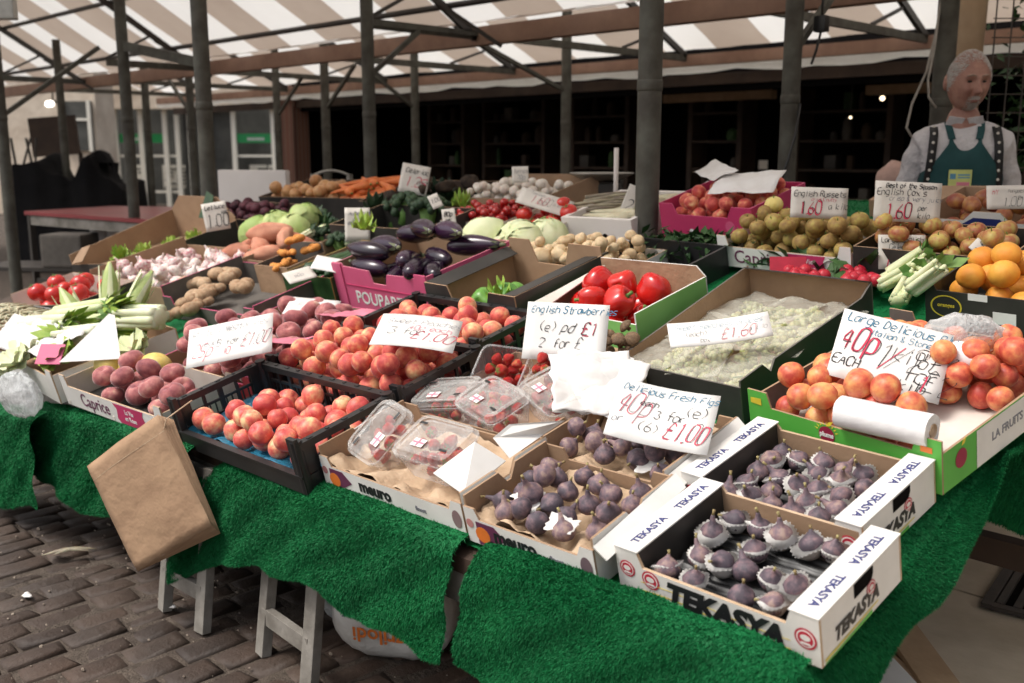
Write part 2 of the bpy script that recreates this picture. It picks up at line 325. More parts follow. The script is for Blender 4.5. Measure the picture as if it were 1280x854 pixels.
def tag(o, label, cat, group=None, kind=None):
    if label: o['label'] = label
    if cat: o['category'] = cat
    if group: o['group'] = group
    if kind: o['kind'] = kind
    return o
def thing(name, label, cat, M=None, group=None):
    o = bpy.data.objects.new(name, None); COL.objects.link(o); o.empty_display_size = .05
    if M is not None: o.matrix_world = M
    return tag(o, label, cat, group)
def structure(o): o['kind'] = 'structure'; return o
def solid(o, th, off=0):
    md = o.modifiers.new('thickness', 'SOLIDIFY'); md.thickness = th; md.offset = off; return o
def T(x, y, z): return Matrix.Translation((x, y, z))
def rr3(): return Euler((random.uniform(0, 6.3), random.uniform(0, 6.3), random.uniform(0, 6.3))).to_matrix().to_4x4()
# ------------------------------------------------------------------ lettering
G = {'A':'02 28 42/14 34','B':'02 08 38 47 46 35 05/35 44 43 32 02','C':'47 38 18 07 03 12 32 43','D':'02 08 28 46 44 22 02','E':'48 08 02 42/05 35','F':'48 08 02/05 35','G':'47 38 18 07 03 12 32 43 45 25','H':'08 02/48 42/05 45','I':'28 22','J':'48 43 32 12 03','K':'08 02/48 05 42','L':'08 02 42','M':'02 08 25 48 42','N':'02 08 42 48','O':'18 07 03 12 32 43 47 38 18','P':'02 08 38 47 46 35 05','Q':'18 07 03 12 32 43 47 38 18/24 42','R':'02 08 38 47 46 35 05/25 42','S':'47 38 18 07 06 15 35 44 43 32 12 03','T':'08 48/28 22','U':'08 03 12 32 43 48','V':'08 22 48','W':'08 12 25 32 48','X':'08 42/48 02','Y':'08 25 48/25 22','Z':'08 48 02 42',
'0':'18 07 03 12 32 43 47 38 18','1':'17 28 22','2':'07 18 38 47 46 02 42','3':'08 48 25 35 44 43 32 12 03','4':'32 38 04 44','5':'48 08 05 35 44 43 32 02','6':'38 05 03 12 32 43 44 35 05','7':'08 48 12','8':'25 06 07 18 38 47 46 25 04 03 12 32 43 44 25','9':'42 47 38 18 07 06 15 45','£':'47 38 28 17 14 02 42/05 35','.':'22 32','&':'42 06 07 18 27 26 03 12 22 44','/':'02 48',"'":'28 27','-':'15 35','(':'38 16 14 32',')':'18 36 34 12','%':'02 48/08 17/33 42',
'a':'46 16 05 03 12 32 46 42','b':'08 02 32 43 45 36 06','c':'46 16 05 03 12 42','d':'48 42 12 03 05 16 46','e':'04 44 45 36 16 05 03 12 42','f':'48 38 27 22/15 45','g':'46 16 05 03 12 42/46 41 30 10','h':'08 02/05 16 36 45 42','i':'26 22/28 27','k':'08 02/46 04 42','l':'28 22','m':'02 06/05 16 25 22/25 36 45 42','n':'02 06/05 16 36 45 42','o':'16 05 03 12 32 43 45 36 16','p':'00 06 36 45 43 32 02','r':'02 06/04 16 36','s':'46 16 05 14 34 43 32 02','t':'28 23 32 42/16 46','u':'06 03 12 32 43/46 42','v':'06 22 46','w':'06 12 25 32 46','x':'06 42/46 02','y':'06 23/46 10','z':'06 46 02 42','j':'36 31 20 00'}
def ribbon(mb, pts, w, z, mat):
    n = len(pts); vs = []
    for i, p in enumerate(pts):
        d = (pts[min(i+1, n-1)]-pts[max(i-1, 0)]); d = d.normalized() if d.length > 1e-9 else Vector((1, 0))
        q = Vector((-d.y, d.x))*w/2*(.5+.95*abs(d.x*.75-d.y*.66)); vs += [(p.x+q.x, p.y+q.y, z), (p.x-q.x, p.y-q.y, z)]
    mb.add(vs, [(2*i, 2*i+1, 2*i+3, 2*i+2) for i in range(n-1)], mat)
def chaikin(p):
    o = [p[0]]
    for a, b_ in zip(p, p[1:]): o += [a*.75+b_*.25, a*.25+b_*.75]
    return o+[p[-1]]
LZ = [0]
def write(mb, text, x, y, h, w, mat, slant=.2, wide=.62, ang=0, jit=.06, zbase=.0012, rnd=random):
    """hand lettering, one ribbon per pen stroke; h is the capital height, returns the end x"""
    u = h/6; ca, sa = math.cos(ang), math.sin(ang); cx = x
    for ch in text:
        if ch == ' ': cx += u*3; continue
        g = G.get(ch) or G.get(ch.upper())
        if not g: continue
        sc = rnd.uniform(.92, 1.1); dy = rnd.uniform(-jit, jit)*h
        for st in g.split('/'):
            pts = [Vector((int(a[0])+rnd.uniform(-.25, .25), int(a[1])-2+rnd.uniform(-.25, .25)))*u*sc for a in st.split()]
            if len(pts) > 2: pts = chaikin(pts)
            pts = [Vector((p.x*wide*1.25+p.y*slant, p.y)) for p in pts]
            P = [Vector((x+(p.x+cx-x)*ca-(p.y+dy)*sa, y+(p.x+cx-x)*sa+(p.y+dy)*ca)) for p in pts]
            LZ[0] = (LZ[0]+1) % 12; ribbon(mb, P, w*rnd.uniform(.8, 1.15), zbase+LZ[0]*.00003, mat)
        cx += u*(5.6*wide*1.15 if ch not in 'iIl1.\'' else 3.2*wide*1.3)
    return cx
def printed(text, size, name, mat, parent, M, bold=.0, width=1.0, shear=0):
    cu = bpy.data.curves.new('lettering_curve', 'FONT'); cu.body = text; cu.size = size; cu.offset = bold; cu.align_x = 'CENTER'; cu.align_y = 'CENTER'; cu.extrude = .0004; cu.shear = shear; cu.resolution_u = 3
    o = bpy.data.objects.new('tmp', cu); COL.objects.link(o); dg = bpy.context.evaluated_depsgraph_get()
    me = bpy.data.meshes.new_from_object(o.evaluated_get(dg)); bpy.data.objects.remove(o); bpy.data.curves.remove(cu)
    me.materials.clear(); me.materials.append(MATS[mat]); me.name = name
    if width != 1: me.transform(Matrix.Diagonal((width, 1, 1, 1)))
    return link(name, me, parent, M)
def faceM(o, U, V):
    """matrix whose x,y run along U,V (unit, orthogonal) at point o, z out of the face"""
    U, V = Vector(U).normalized(), Vector(V).normalized(); W = U.cross(V)
    return Matrix(((U.x, V.x, W.x, o[0]), (U.y, V.y, W.y, o[1]), (U.z, V.z, W.z, o[2]), (0, 0, 0, 1)))
# ------------------------------------------------------------------ price cards
def sign(name, px, label, lines, hb=.08, lean=20, yaw=None, base=None, mat='sign_card', curl=0, group=None, depth=None, frame=True):
    """px = TL,TR,BR,BL pixels in the photo; the card stands at its foot's place on the display, leaning back"""
    bc = ((px[2][0]+px[3][0])/2, (px[2][1]+px[3][1])/2)
    P = at_depth(bc[0], bc[1], depth) if depth else at_surf(bc[0], bc[1], hb)
    if yaw is None: h = Vector((CAM.x-P.x, CAM.y-P.y, 0)).normalized()
    else: h = Vector((math.sin(R(yaw)), -math.cos(R(yaw)), 0))
    n = (h*math.cos(R(lean)) + Vector((0, 0, 1))*math.sin(R(lean))).normalized()
    q = [at_plane(a, b_, P, n) for a, b_ in px]
    U = ((q[1]-q[0])+(q[2]-q[3])).normalized(); V0 = ((q[0]-q[3])+(q[1]-q[2])); V = (V0-U*V0.dot(U)).normalized()
    c = (q[0]+q[1]+q[2]+q[3])/4; W = ((q[1]-q[0]).length+(q[2]-q[3]).length)/2; H = V0.length/2
    M = faceM(c, U, V); t = thing(name, label, 'price sign', M, group)
    bend = lambda x, y: curl*(x/W*2)**2*W + curl*.4*math.sin(y/H*3)*H
    mb = MB(); mb.grid(lambda u, v: ((u-.5)*W, (v-.5)*H, bend((u-.5)*W, (v-.5)*H)), 9, 6)
    solid(mb.build('card', mat, t, smooth=True), .0016, -1)
    mb = MB(); rn = random.Random(name+str(px))
    for tx, x, y, h, colr, w, *ex in lines:
        kw = ex[0] if ex else {}
        k = {'k': 0, 'b': 1, 'r': 2, 'p': 3, 'g': 4}[colr]
        write(mb, tx, (x-.5)*W, (y-.5)*H, h*H, w*H, k, rnd=rn, **kw)
    mb.v = [(x, y, z+bend(x, y)) for x, y, z in mb.v]
    if mb.f: mb.build('lettering', ['black_ink', 'blue_ink', 'red_ink', 'pink_ink', 'grey_ink'], t)
    return t
# ================================================================== SETTING
# ---- ground: grout sheet to the horizon, setts and flags laid on it
mb = MB(); mb.grid(lambda u, v: (-80+160*u, -60+160*v, -.009), 9, 9); structure(mb.build('ground', 'grout'))
def setts(x0, x1, y0, y1, w=.092, l=.158, skip=None):
    vs = []; fs = []; att = []; i = 0; x = x0
    while x < x1:
        y = y0 + (l/2 if i % 2 else 0) + random.uniform(-.02, .02)
        ww = w*random.uniform(.90, 1.10)
        while y < y1:
            ll = l*random.uniform(.72, 1.22); h = random.uniform(-.007, .006); g = .010; e = .018
            if not (skip and skip(x, y)):
                o = len(vs); tx, ty = random.uniform(-.007, .007), random.uniform(-.007, .007); a = random.random()
                for (k, z, ins) in ((0, -.02, 0), (1, -.006, .001), (2, 0, e)):
                    for (sx, sy) in ((0, 0), (1, 0), (1, 1), (0, 1)):
                        px = x+g/2+ins + sx*(ww-g-2*ins)+random.uniform(-.007, .007); py = y+g/2+ins + sy*(ll-g-2*ins)+random.uniform(-.007, .007)
                        vs.append((px, py, z+h+(sx-.5)*tx+(sy-.5)*ty))
                cx_, cy_ = x+ww/2, y+ll/2; vs.append((cx_, cy_, .005+h))
                for r_ in range(2):
                    for q in range(4): fs.append((o+r_*4+q, o+r_*4+(q+1) % 4, o+r_*4+4+(q+1) % 4, o+r_*4+4+q))
                for q in range(4): fs.append((o+8+q, o+8+(q+1) % 4, o+12))
                att += [a]*13
            y += ll
        x += ww; i += 1
    me = bpy.data.meshes.new('setts'); me.from_pydata(vs, [], fs); me.materials.append(MATS['sett_stone'])
    at = me.attributes.new('sett', 'FLOAT', 'POINT'); at.data.foreach_set('value', att)
    me.polygons.foreach_set('use_smooth', [True]*len(fs)); return structure(link('paving', me))
setts(-7.5, -.62, -1.2, 4.2, skip=lambda x, y: x > -1.39 and y > 1.42)
mb = MB(); x = -1.34; k = 0
for wd in (.72, .62, .66, .58, .7, .6):
    y = (1.58 if k == 0 else -1.2+.3*(k % 2))
    while y < 5:
        ln = random.uniform(.55, .85); mb.box((x+wd/2, y+ln/2, -.012), (wd-.014, ln-.014, .03+random.uniform(0, .006)), 0, None, .006); y += ln
    x += wd; k += 1
structure(mb.build('pavement', 'flag_stone', angle=40))
g = at_z(1350, 752, .012); t = thing('drain_grate', 'black iron drain grate set in the flagstones at the right', 'drain', T(g.x, g.y, .012) @ Matrix.Rotation(R(8), 4, 'Z'))
mb = MB(); 
for i in range(9): mb.box((-.18+i*.045, 0, .006), (.02, .36, .012))
mb.build('grate_bars', 'iron_grate', t)
mb = MB()
for s in (-1, 1): mb.box((s*.21, 0, .006), (.03, .42, .014)); mb.box((0, s*.20, .0062), (.39, .03, .013))
mb.build('frame', 'iron_grate', t); mb = MB(); mb.box((0, 0, -.004), (.4, .4, .006)); mb.build('pit', 'void_dark', t)
# litter
t = thing('corn_husk', 'dry corn husk scraps lying on the setts under the left of the stall', 'husk', T(*at_z(88, 695, .01)))
for a, l in ((62, .17), (48, .14), (75, .11)):
    mb = MB(); mb.grid(lambda u, v: ((u-.5)*l, (v-.5)*.022*math.sin(math.pi*min(max(u, .03), .97)), .012+.02*math.sin(3*u)*(1-abs(v-.5))), 8, 4, 0, Matrix.Rotation(R(a), 4, 'Z')); solid(mb.build('husk_leaf', 'asparagus_skin', t, smooth=True), .001)
mb = MB(); rn = random.Random(88)
for _ in range(900):
    x, y = rn.uniform(-4.4, -1.2), rn.uniform(-.9, 1.9); s = rn.uniform(.002, .006)*(1 if rn.random() < .93 else 2); mb.ball((x, y, .002+s*.3), (s, s*rn.uniform(.5, 1), s*.6), 5, 4)
structure(mb.build('grit', 'grit_stone'))
for (px, py, nm) in ((34, 744, 'white petal scrap lying on the setts at the far left'), (213, 757, 'crumpled pale paper scrap lying by the trestle foot')):
    mb = MB(); p = at_z(px, py, .012); mb.ball((0, 0, 0), (.022, .012, .005), 10, 6, 0, None, lambda q, a, t_: q*(1+.2*math.sin(3*a))); tag(mb.build('litter_scrap', 'cup_paper', smooth=True, M=T(*p)), nm, 'litter')
# ---- the sloping market table and its higher second table
def table(name, label, x0, x1, y0, y1):
    t = thing(name, label, 'market table', T(0, 0, 0)); mb = MB(); th = .03
    A = lambda x, y, dz: (x, y, surf(y)+dz)
    mb.add([A(x0, y0, -.005), A(x1, y0, -.005), A(x1, y1, -.005), A(x0, y1, -.005), A(x0, y0, -.04), A(x1, y0, -.04), A(x1, y1, -.04), A(x0, y1, -.04)],
           [(0, 1, 2, 3), (7, 6, 5, 4), (0, 4, 5, 1), (1, 5, 6, 2), (2, 6, 7, 3), (3, 7, 4, 0)])
    mb.build('tabletop', 'dark_wood', t)
    mb = MB(); mb.box(((x0+x1)/2, y0+.024, surf(y0)-.075), (x1-x0-.02, .04, .066)); mb.build('edge_rail', 'grey_wood', t)
    mb = MB(); mb.box(((x0+x1)/2, y1-.05, surf(y1)-.085), (x1-x0-.02, .04, .066)); mb.build('edge_rail', 'grey_wood', t)
    for x in np.linspace(x0+.15, x1-.75, 3 if x1-x0 < 4 else 4):
        mb = MB(); mb.box((x, y1-.1, (surf(y1)-.06)/2), (.06, .05, surf(y1)-.066)); mb.build('leg', 'grey_wood', t)
    return t
tb1 = table('market_table', 'long low sloping front table carrying the fig, peach and pepper boxes', -5.18, -.70, 1.265, 2.46)
tb2 = table('market_table', 'raised rear table carrying the pear boxes and piled vegetables', -5.5, -.42, 2.475, 3.75)
mb = MB(); mb.box((-3.45, 2.40, .36), (3.4, .02, .70)); tag(mb.build('shade_sheet', 'tarp_dark'), 'dark sheet added to keep the space under the tables in shade', 'sheet')  # added sheet that blocks light so the space underneath stays dark
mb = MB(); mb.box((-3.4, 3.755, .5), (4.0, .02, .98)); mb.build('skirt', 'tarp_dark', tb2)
def trestle(f0, f1, label, ht=.455):
    a, b_ = at_z(f0[0], f0[1], 0), at_z(f1[0], f1[1], 0); t = thing('trestle', label, 'trestle', T(*((a+b_)/2))); c = (a+b_)/2
    d = (b_-a); lean = Vector((.0, .06, 0))
    for p in (a, b_): 
        q = p-c; mb = MB(); mb.beam(q, q+lean+Vector((0, 0, ht))-d*.03*(1 if p is b_ else -1), .042, .028, 0, .003); mb.build('leg', 'grey_wood', t)
    mb = MB(); mb.beam(a-c+lean*.2+Vector((0, 0, .11)), b_-c+lean*.2+Vector((0, 0, .11)), .022, .045, 0, .002); mb.build('rail', 'grey_wood', t)
    mb = MB(); mb.beam(a-c+lean+Vector((0, 0, ht-.03)), b_-c+lean+Vector((0, 0, ht-.03)), .02, .05, 0, .002); mb.build('rail', 'grey_wood', t)
trestle((206, 762), (253, 790), 'grey wooden trestle behind the brown paper bags')
trestle((329, 818), (386, 862), 'grey wooden trestle beside the white sack')
# ---- turf covers
def turf(name, label, P, ns, nt_, area, n_blades, ln=.0085, seed=1):
    """P(s,t) vectorised -> (n,3). Sheet plus a pile of short plastic blades, one mesh"""
    r_ = np.random.default_rng(seed)
    S, Tt = np.meshgrid(np.linspace(0, 1, ns), np.linspace(0, 1, nt_)); base = P(S.ravel(), Tt.ravel())
    f = [(j*ns+i, j*ns+i+1, (j+1)*ns+i+1, (j+1)*ns+i) for j in range(nt_-1) for i in range(ns-1)]
    s, t = r_.random(n_blades), r_.random(n_blades)
    t[:n_blades//18] = 1-r_.random(n_blades//18)*.012
    p = P(s, t); e = 1e-3; du = P(s+e, t)-p; dv = P(s, t+e)-p
    n = np.cross(du, dv); n /= np.linalg.norm(n, axis=1)[:, None]+1e-9
    if (n @ np.array([.5, -.6, .3])).mean() < 0: n = -n
    d = n*.62+np.array([0, 0, -.62])+r_.normal(0, .45, (n_blades, 3)); sw = p*np.array([7.0, 7.0, 9.0]); d += .34*np.stack([np.sin(sw[:, 0]+1.7*np.sin(sw[:, 2])), 0*s, np.sin(1.3*sw[:, 2]+1.1*np.sin(sw[:, 0]*1.4))], 1)
    d /= np.linalg.norm(d, axis=1)[:, None]
    L = ln*r_.uniform(.6, 1.25, n_blades)[:, None]; side = np.cross(d, r_.normal(0, 1, (n_blades, 3))); side /= np.linalg.norm(side, axis=1)[:, None]+1e-9; w = .0012
    v = np.concatenate([base, p+side*w, p-side*w, p+d*L+np.array([0, 0, -.002])]); o = len(base)
    nb = n_blades; me = bpy.data.meshes.new(name)
    tri = np.stack([o+np.arange(nb), o+nb+np.arange(nb), o+2*nb+np.arange(nb)], 1)
    loops = np.concatenate([np.array(f).ravel(), tri.ravel()]); tot = np.concatenate([np.full(len(f), 4), np.full(nb, 3)]); st = np.concatenate([[0], np.cumsum(tot)[:-1]])
    me.vertices.add(len(v)); me.vertices.foreach_set('co', v.astype(np.float32).ravel()); me.loops.add(len(loops)); me.loops.foreach_set('vertex_index', loops.astype(np.int32))
    me.polygons.add(len(tot)); me.polygons.foreach_set('loop_start', st.astype(np.int32)); me.polygons.foreach_set('loop_total', tot.astype(np.int32))
    me.polygons.foreach_set('use_smooth', np.ones(len(tot), bool)); me.update(); me.validate(); me.materials.append(MATS['turf'])
    return tag(link(name, me), label, 'turf cover', 'green turf covers draped over the table edges')
def interp(pts): 
    a = np.array(sorted(pts)); return lambda x: np.interp(x, a[:, 0], a[:, 1])
def drape_front(label, px_top, px_hem, y, lip, amp, freq, n, seed, ph=0, belly=.05, fall=None):
    top = interp([(at_y(*p, y).x, at_y(*p, y).z) for p in px_top]); hem = interp([(at_y(*p, y).x, at_y(*p, y).z) for p in px_hem])
    x0 = max(at_y(*px_top[0], y).x, -9); x1 = at_y(*px_top[-1], y).x; L = lip
    def P(s, t):
        x = x0+(x1-x0)*s; zt, zh = top(x)-.020, hem(x); tt = np.clip((t-.14)/.86, 0, None); a = np.clip(t/.14, 0, 1)
        ang = a*math.pi/2; rad = .025
        yy = y+.028 - rad*np.sin(ang) + (1-a)*L; zz = zt - rad*(1-np.cos(ang)) - tt*(zt-zh-rad) + (1-a)*L*TAN*.6
        fold = amp*(np.sin(freq*x+ph)+.5*np.sin(freq*2.3*x+1+ph)+.25*np.sin(freq*5.1*x+ph*2))*np.clip(tt, 0, 1)**.7
        xx = x + .008*np.sin(7*x+3*tt)*tt
        return np.stack([xx, yy - belly*np.clip(tt, 0, 1)**.6 + fold + .006*np.sin(31*x+11*tt), zz+.003*np.sin(23*x)*tt], 1)
    w = x1-x0; return turf('turf_cover', label, P, 90, 30, 0, n, seed=seed)
drape_front('green turf piece draped on the table edge below the black peach crate', [(222, 606), (240, 588), (262, 572), (285, 567), (340, 585), (430, 615), (500, 643), (562, 668)],
            [(222, 724), (250, 716), (290, 699), (330, 702), (352, 712), (395, 716), (420, 728), (445, 760), (500, 782), (540, 814), (566, 822)], 1.235, .03, .010, 8.0, 170000, 3, .6, .035)
drape_front('green turf piece draped below the figs at the right table corner', [(586, 676), (640, 690), (700, 712), (760, 736), (850, 770), (920, 797), (992, 828)],
            [(586, 818), (620, 850), (700, 885), (800, 920), (900, 955), (1000, 1000)], 1.235, .03, .010, 7, 190000, 5, 1.9, .03)
drape_front('green turf piece draped below the cardboard box lettered in purple', [(35, 500), (100, 512), (165, 530), (228, 552)],
            [(35, 585), (75, 605), (105, 640), (150, 646), (228, 660)], 1.19, .03, .012, 8, 95000, 7, .2, .015)
drape_front('green turf piece hanging at the far left end of the table', [(-40, 495), (0, 505), (36, 514)], [(-40, 612), (0, 628), (20, 634), (40, 630)], 1.11, .03, .014, 9, 28000, 9, 1.2, .02)
def drape_side(label, x, y0, y1, hem, n, seed, topf=surf):
    h = interp(hem)
    def P(s, t):
        y = y0+(y1-y0)*s; a = np.clip(t/.1, 0, 1); tt = np.clip((t-.1)/.9, 0, None); zt = topf(y)+.012; ang = a*math.pi/2; rad = .025
        return np.stack([x-.028+rad*np.sin(ang)-(1-a)*.03+.035*np.clip(tt, 0, 1)**.6+.010*(np.sin(8*y)+.6*np.sin(19*y))*tt, y+.02*np.sin(9*y)*tt, zt-rad*(1-np.cos(ang))-tt*(zt-rad-h(y))+.006*np.sin(29*y)*tt], 1)
    return turf('turf_cover', label, P, 70, 26, 0, n, seed=seed)
hem = []
for p in ((1235, 560), (1222, 600), (1205, 640), (1160, 700), (1110, 765), (1060, 845), (1020, 900)):
    q = at_x(*p, -.685); hem.append((q.y, q.z))
drape_side('green turf piece hanging down the right end of the front table', -.672, 1.20, 2.47, hem, 130000, 11)
def turf_flat(label, x0, x1, y0, y1, n, seed, dz=.004):
    P = lambda s, t: np.stack([x0+(x1-x0)*s, y0+(y1-y0)*t, surf(y0+(y1-y0)*t)+dz+.003*np.sin(9*s+7*t)], 1)
    return turf('turf_cover', label, P, 20, 20, 0, n, .010, seed)
turf_flat('green turf sheet lying over the rear table around the orange box', -1.95, -.45, 2.49, 3.7, 60000, 13)
turf_flat('green turf sheet lying under the front boxes', -4.55, -.70, 1.29, 2.455, 40000, 17)
q0, q1 = at_y(1218, 640, 2.47), at_y(1285, 668, 2.47)
def P(s, t):
    x = -1.36+.92*s; a = np.clip(t/.1, 0, 1); tt = np.clip((t-.1)/.9, 0, None); zt = surf(2.47)-.05; ang = a*math.pi/2
    return np.stack([x, 2.492-.03*np.sin(ang)+.02*np.sin(7*x+1)*tt-.02*tt, zt-.03*(1-np.cos(ang))-tt*(zt-.03-(q0.z+(q1.z-q0.z)*(x-q0.x)/(q1.x-q0.x)))], 1)
turf('turf_cover', 'green turf piece hanging from the rear table at the right edge', P, 40, 24, 0, 40000, seed=19)
# under the table at the right: timber and a lower beam
p = at_y(1245, 690, 2.6); mb = MB(); mb.beam((-1.7, 2.62, p.z), (-.45, 2.62, p.z), .05, .07); tag(mb.build('timber_rail', 'dark_wood'), 'dark timber rail running low under the rear table at the right', 'timber')
t = thing('timber_plank', 'sawn plank end sticking out from under the right table corner', 'plank', T(*at_z(1150, 822, .08)))
mb = MB(); mb.beam((-.30, .28, .04), (.13, -.13, -.02), .09, .035, 0, .002); mb.build('board', 'raw_wood', t)
t = thing('timber_plank', 'shorter sawn plank lying behind the white card under the table corner', 'plank', T(*at_z(1105, 838, .06)))
mb = MB(); mb.beam((-.34, .20, .03), (.10, -.05, .0), .08, .03, 0, .002); mb.build('board', 'raw_wood', t)
mb = MB(); mb.box((0, 0, 0), (.16, .10, .05), 0, None, .004); tag(mb.build('carton_piece', ['white_card'], M=T(*at_z(1098, 848, .16)) @ Euler((.3, .1, -.6)).to_matrix().to_4x4()), 'white carton piece lying on planks below the table corner', 'carton')
# sacks below the table
q = at_z(447, 846, .0)+Vector((-.02, .10, 0)); t = thing('produce_sack', 'white plastic sack with red lettering lying upside down beneath the table', 'sack', T(q.x, q.y, .0) @ Matrix.Rotation(R(28), 4, 'Z'))
mb = MB(); mb.ball((0, .08, .105), (.17, .11, .115), 24, 14, 0, None, lambda p, a, t_: Vector((math.copysign(abs(p.x)**.7, p.x), math.copysign(abs(p.y)**.7, p.y), math.copysign(abs(p.z)**.75, p.z)))*(1+.03*math.sin(7*a+9*t_)))
mb.build('sack_body', 'sack_white', t, smooth=True)
printed('Agrilodi', .058, 'lettering', 'orange_print', t, faceM((.02, -.0345, .082), (-1, 0, 0), (0, 0.12, -1)), .001)
mb = MB(); mb.tube([(-.10+.025*i, -.034, .125+.010*math.sin(i*.45)) for i in range(8)], .003, 5); mb.build('print_line', 'grey_ink', t)
q = at_z(362, 800, .0)+Vector((0, .08, 0)); mb = MB(); mb.ball((0, 0, .12), (.10, .09, .13), 20, 14, 0, None, lambda p, a, t_: p*(1+.08*math.sin(5*a+8*t_)+.04*math.sin(11*a)))
tag(mb.build('plastic_bag', 'bag_plastic', smooth=True, M=T(q.x+.0, q.y+.12, 0)), 'clear crumpled plastic bag standing beside the white sack under the table', 'plastic bag')
q = at_z(380, 812, .0); mb = MB(); mb.box((0, 0, .08), (.045, .03, .20), 0, None, .006); tag(mb.build('red_carton', 'red_card', M=T(q.x+.05, q.y+.14, .02)), 'narrow red carton standing between the plastic bag and white sack', 'carton')
q = at_z(590, 850, .0); mb = MB(); mb.box((0, 0, .15), (.30, .2, .30), 0, None, .004); tag(mb.build('cardboard_carton', 'brown_card', M=T(q.x+.02, q.y+.20, 0)), 'brown cardboard carton standing in the gap between two turf pieces', 'carton')
# ================================================================== POSTS AND ROOF
def post(px, d, ztop, label, r=.0425, sq=False, py=200):
    p = at_depth(px, py, d); t = thing('post', label, 'post', T(p.x, p.y, 0), 'green posts carrying the market roof'); mb = MB()
    mb.tube([(0, 0, 0), (0, 0, ztop)], r, 16); mb.build('shaft', 'green_metal', t, smooth=True, angle=40)
    mb = MB(); mb.box((0, 0, .008), (.2, .2, .016), 0, None, .003); mb.build('base_plate', 'green_metal', t)
    mb = MB(); mb.lathe([(r+.001, 1.52), (r+.003, 1.525), (r+.003, 1.555), (r+.001, 1.56)], 16); mb.build('collar', 'green_metal', t, smooth=True)
    return Vector((p.x, p.y, 0))
def roofz(y): return 2.17+(5.1-y)*.62 if 3.35 <= y < 5.1 else 3.255-(3.35-y)*.42 if y < 3.35 else (2.17+(y-5.1)*.47 if y < 6.4 else 2.17+(7.66-y)*.485)
rz = lambda px, d, py=200: roofz(at_depth(px, py, d).y)-.03
PO = {}
PO[810] = post(810, 3.72, roofz(3.02)-.05, 'thick green post standing behind the red pepper box', .045)
PO[258] = post(259, 5.35, roofz(2.7)-.05, 'green post standing at the end of the red topped table')
PO[988] = post(984, 4.70, rz(984, 4.7), 'green post with hanging cable beside the russet sign')
PO[462] = post(463, 6.60, rz(463, 6.6), 'green post rising behind the dark root vegetables')
PO[162] = post(163, 7.60, rz(163, 7.6)-.4, 'green post with curved top above the red topped table')
PO[707] = post(707, 8.5, rz(707, 8.5), 'thin green post farther back behind the white mushrooms')
PO[520] = post(520, 10.6, rz(520, 10.6), 'thin green post far back left of the mushroom pile')
PO[410] = post(409, 9.8, rz(409, 9.8), 'thin green post far back above the carrots')
PO[350] = post(349, 11.5, rz(349, 11.5), 'thin green post far back beside the brick pier')
PO[242] = post(242, 10.8, rz(242, 10.8), 'thin green post just left of the thick one by the foam box')
PO[187] = post(187, 11.5, rz(187, 11.5), 'thin green post in front of the shop windows')
PO[80] = post(82, 11.2, rz(82, 11.2), 'thin green post in front of the notice board')
PO[5] = post(6, 7.3, 2.3, 'green post at the left edge of the market hall')
PO[1170] = post(1171, 5.0, rz(1171, 5.0), 'dark post standing behind the trader', .05)
# canvas
def canvas(name, label, y0, y1, x0=-16, x1=3.5, mat='striped_canvas'):
    mb = MB(); mb.grid(lambda u, v: (x0+(x1-x0)*u, y0+(y1-y0)*v, roofz(y0+(y1-y0)*v*.9999+.00005)+.03-.035*math.sin(math.pi*v)*(.6+.4*math.sin(6*u*20))+.012*mnoise.noise(Vector((u*60, v*5, y0)))), 120, 8)
    o = mb.build(name, mat, smooth=True); return tag(o, label, 'canopy')
canvas('canopy', 'striped white and tan canvas canopy sloping over the near stalls', 3.36, 5.07); canvas('canopy', 'striped white and tan canvas canopy added out of view to darken the rear goods', 1.9, 3.34, mat='shading_canvas')  # second canopy is unseen, added to dim the rear of the display
canvas('canopy', 'striped white and tan canvas canopy rising behind the rust coloured beam', 5.14, 6.39)
canvas('canopy', 'striped white and tan canvas canopy sloping down to the far eave', 6.41, 7.66)
mb = MB(); mb.box((-6.2, 5.1, 2.115), (19, .09, .13), 0, None, .01); tag(mb.build('roof_beam', 'rust_beam', angle=30), 'long rust coloured beam in the valley between the canopies', 'beam')
mb = MB(); mb.box((-6.2, 7.62, 2.10), (19, .06, .10), 0, None, .01); tag(mb.build('roof_beam', 'rust_beam', angle=30), 'long rust coloured beam under the far white eave', 'beam')
mb = MB(); mb.tube([(-16+i*.25, 7.80+.015*math.sin(i*1.7), 2.07+.012*math.sin(i*.9)) for i in range(80)], [.070+.012*math.sin(i*2.1) for i in range(80)], 10); tag(mb.build('rolled_canvas', 'white_gutter', smooth=True), 'rolled white canvas strip along the far eave', 'canvas roll')
mb = MB(); mb.box((-6.2, 7.90, 1.95), (19, .05, .10)); tag(mb.build('eave_board', 'dark_wood'), 'dark board running just below the rolled white canvas', 'board')
mb = MB(); mb.box((-6.2, 3.35, 3.20), (19, .10, .10)); tag(mb.build('ridge_beam', 'dark_steel'), 'dark ridge beam above the near stalls', 'beam')
for y, nm in ((4.2, 'upper dark pipe running under the near canopy'), (4.8, 'lower dark pipe running under the near canopy'), (5.75, 'dark pipe running under the rear canopy'), (7.0, 'dark pipe running under the far canopy')):
    mb = MB(); mb.tube([(-15.5, y, roofz(y)-.06), (3.2, y, roofz(y)-.06)], .022, 8); tag(mb.build('purlin', 'dark_steel', smooth=True), nm, 'pipe', 'dark pipes under the canopies')
k = 0
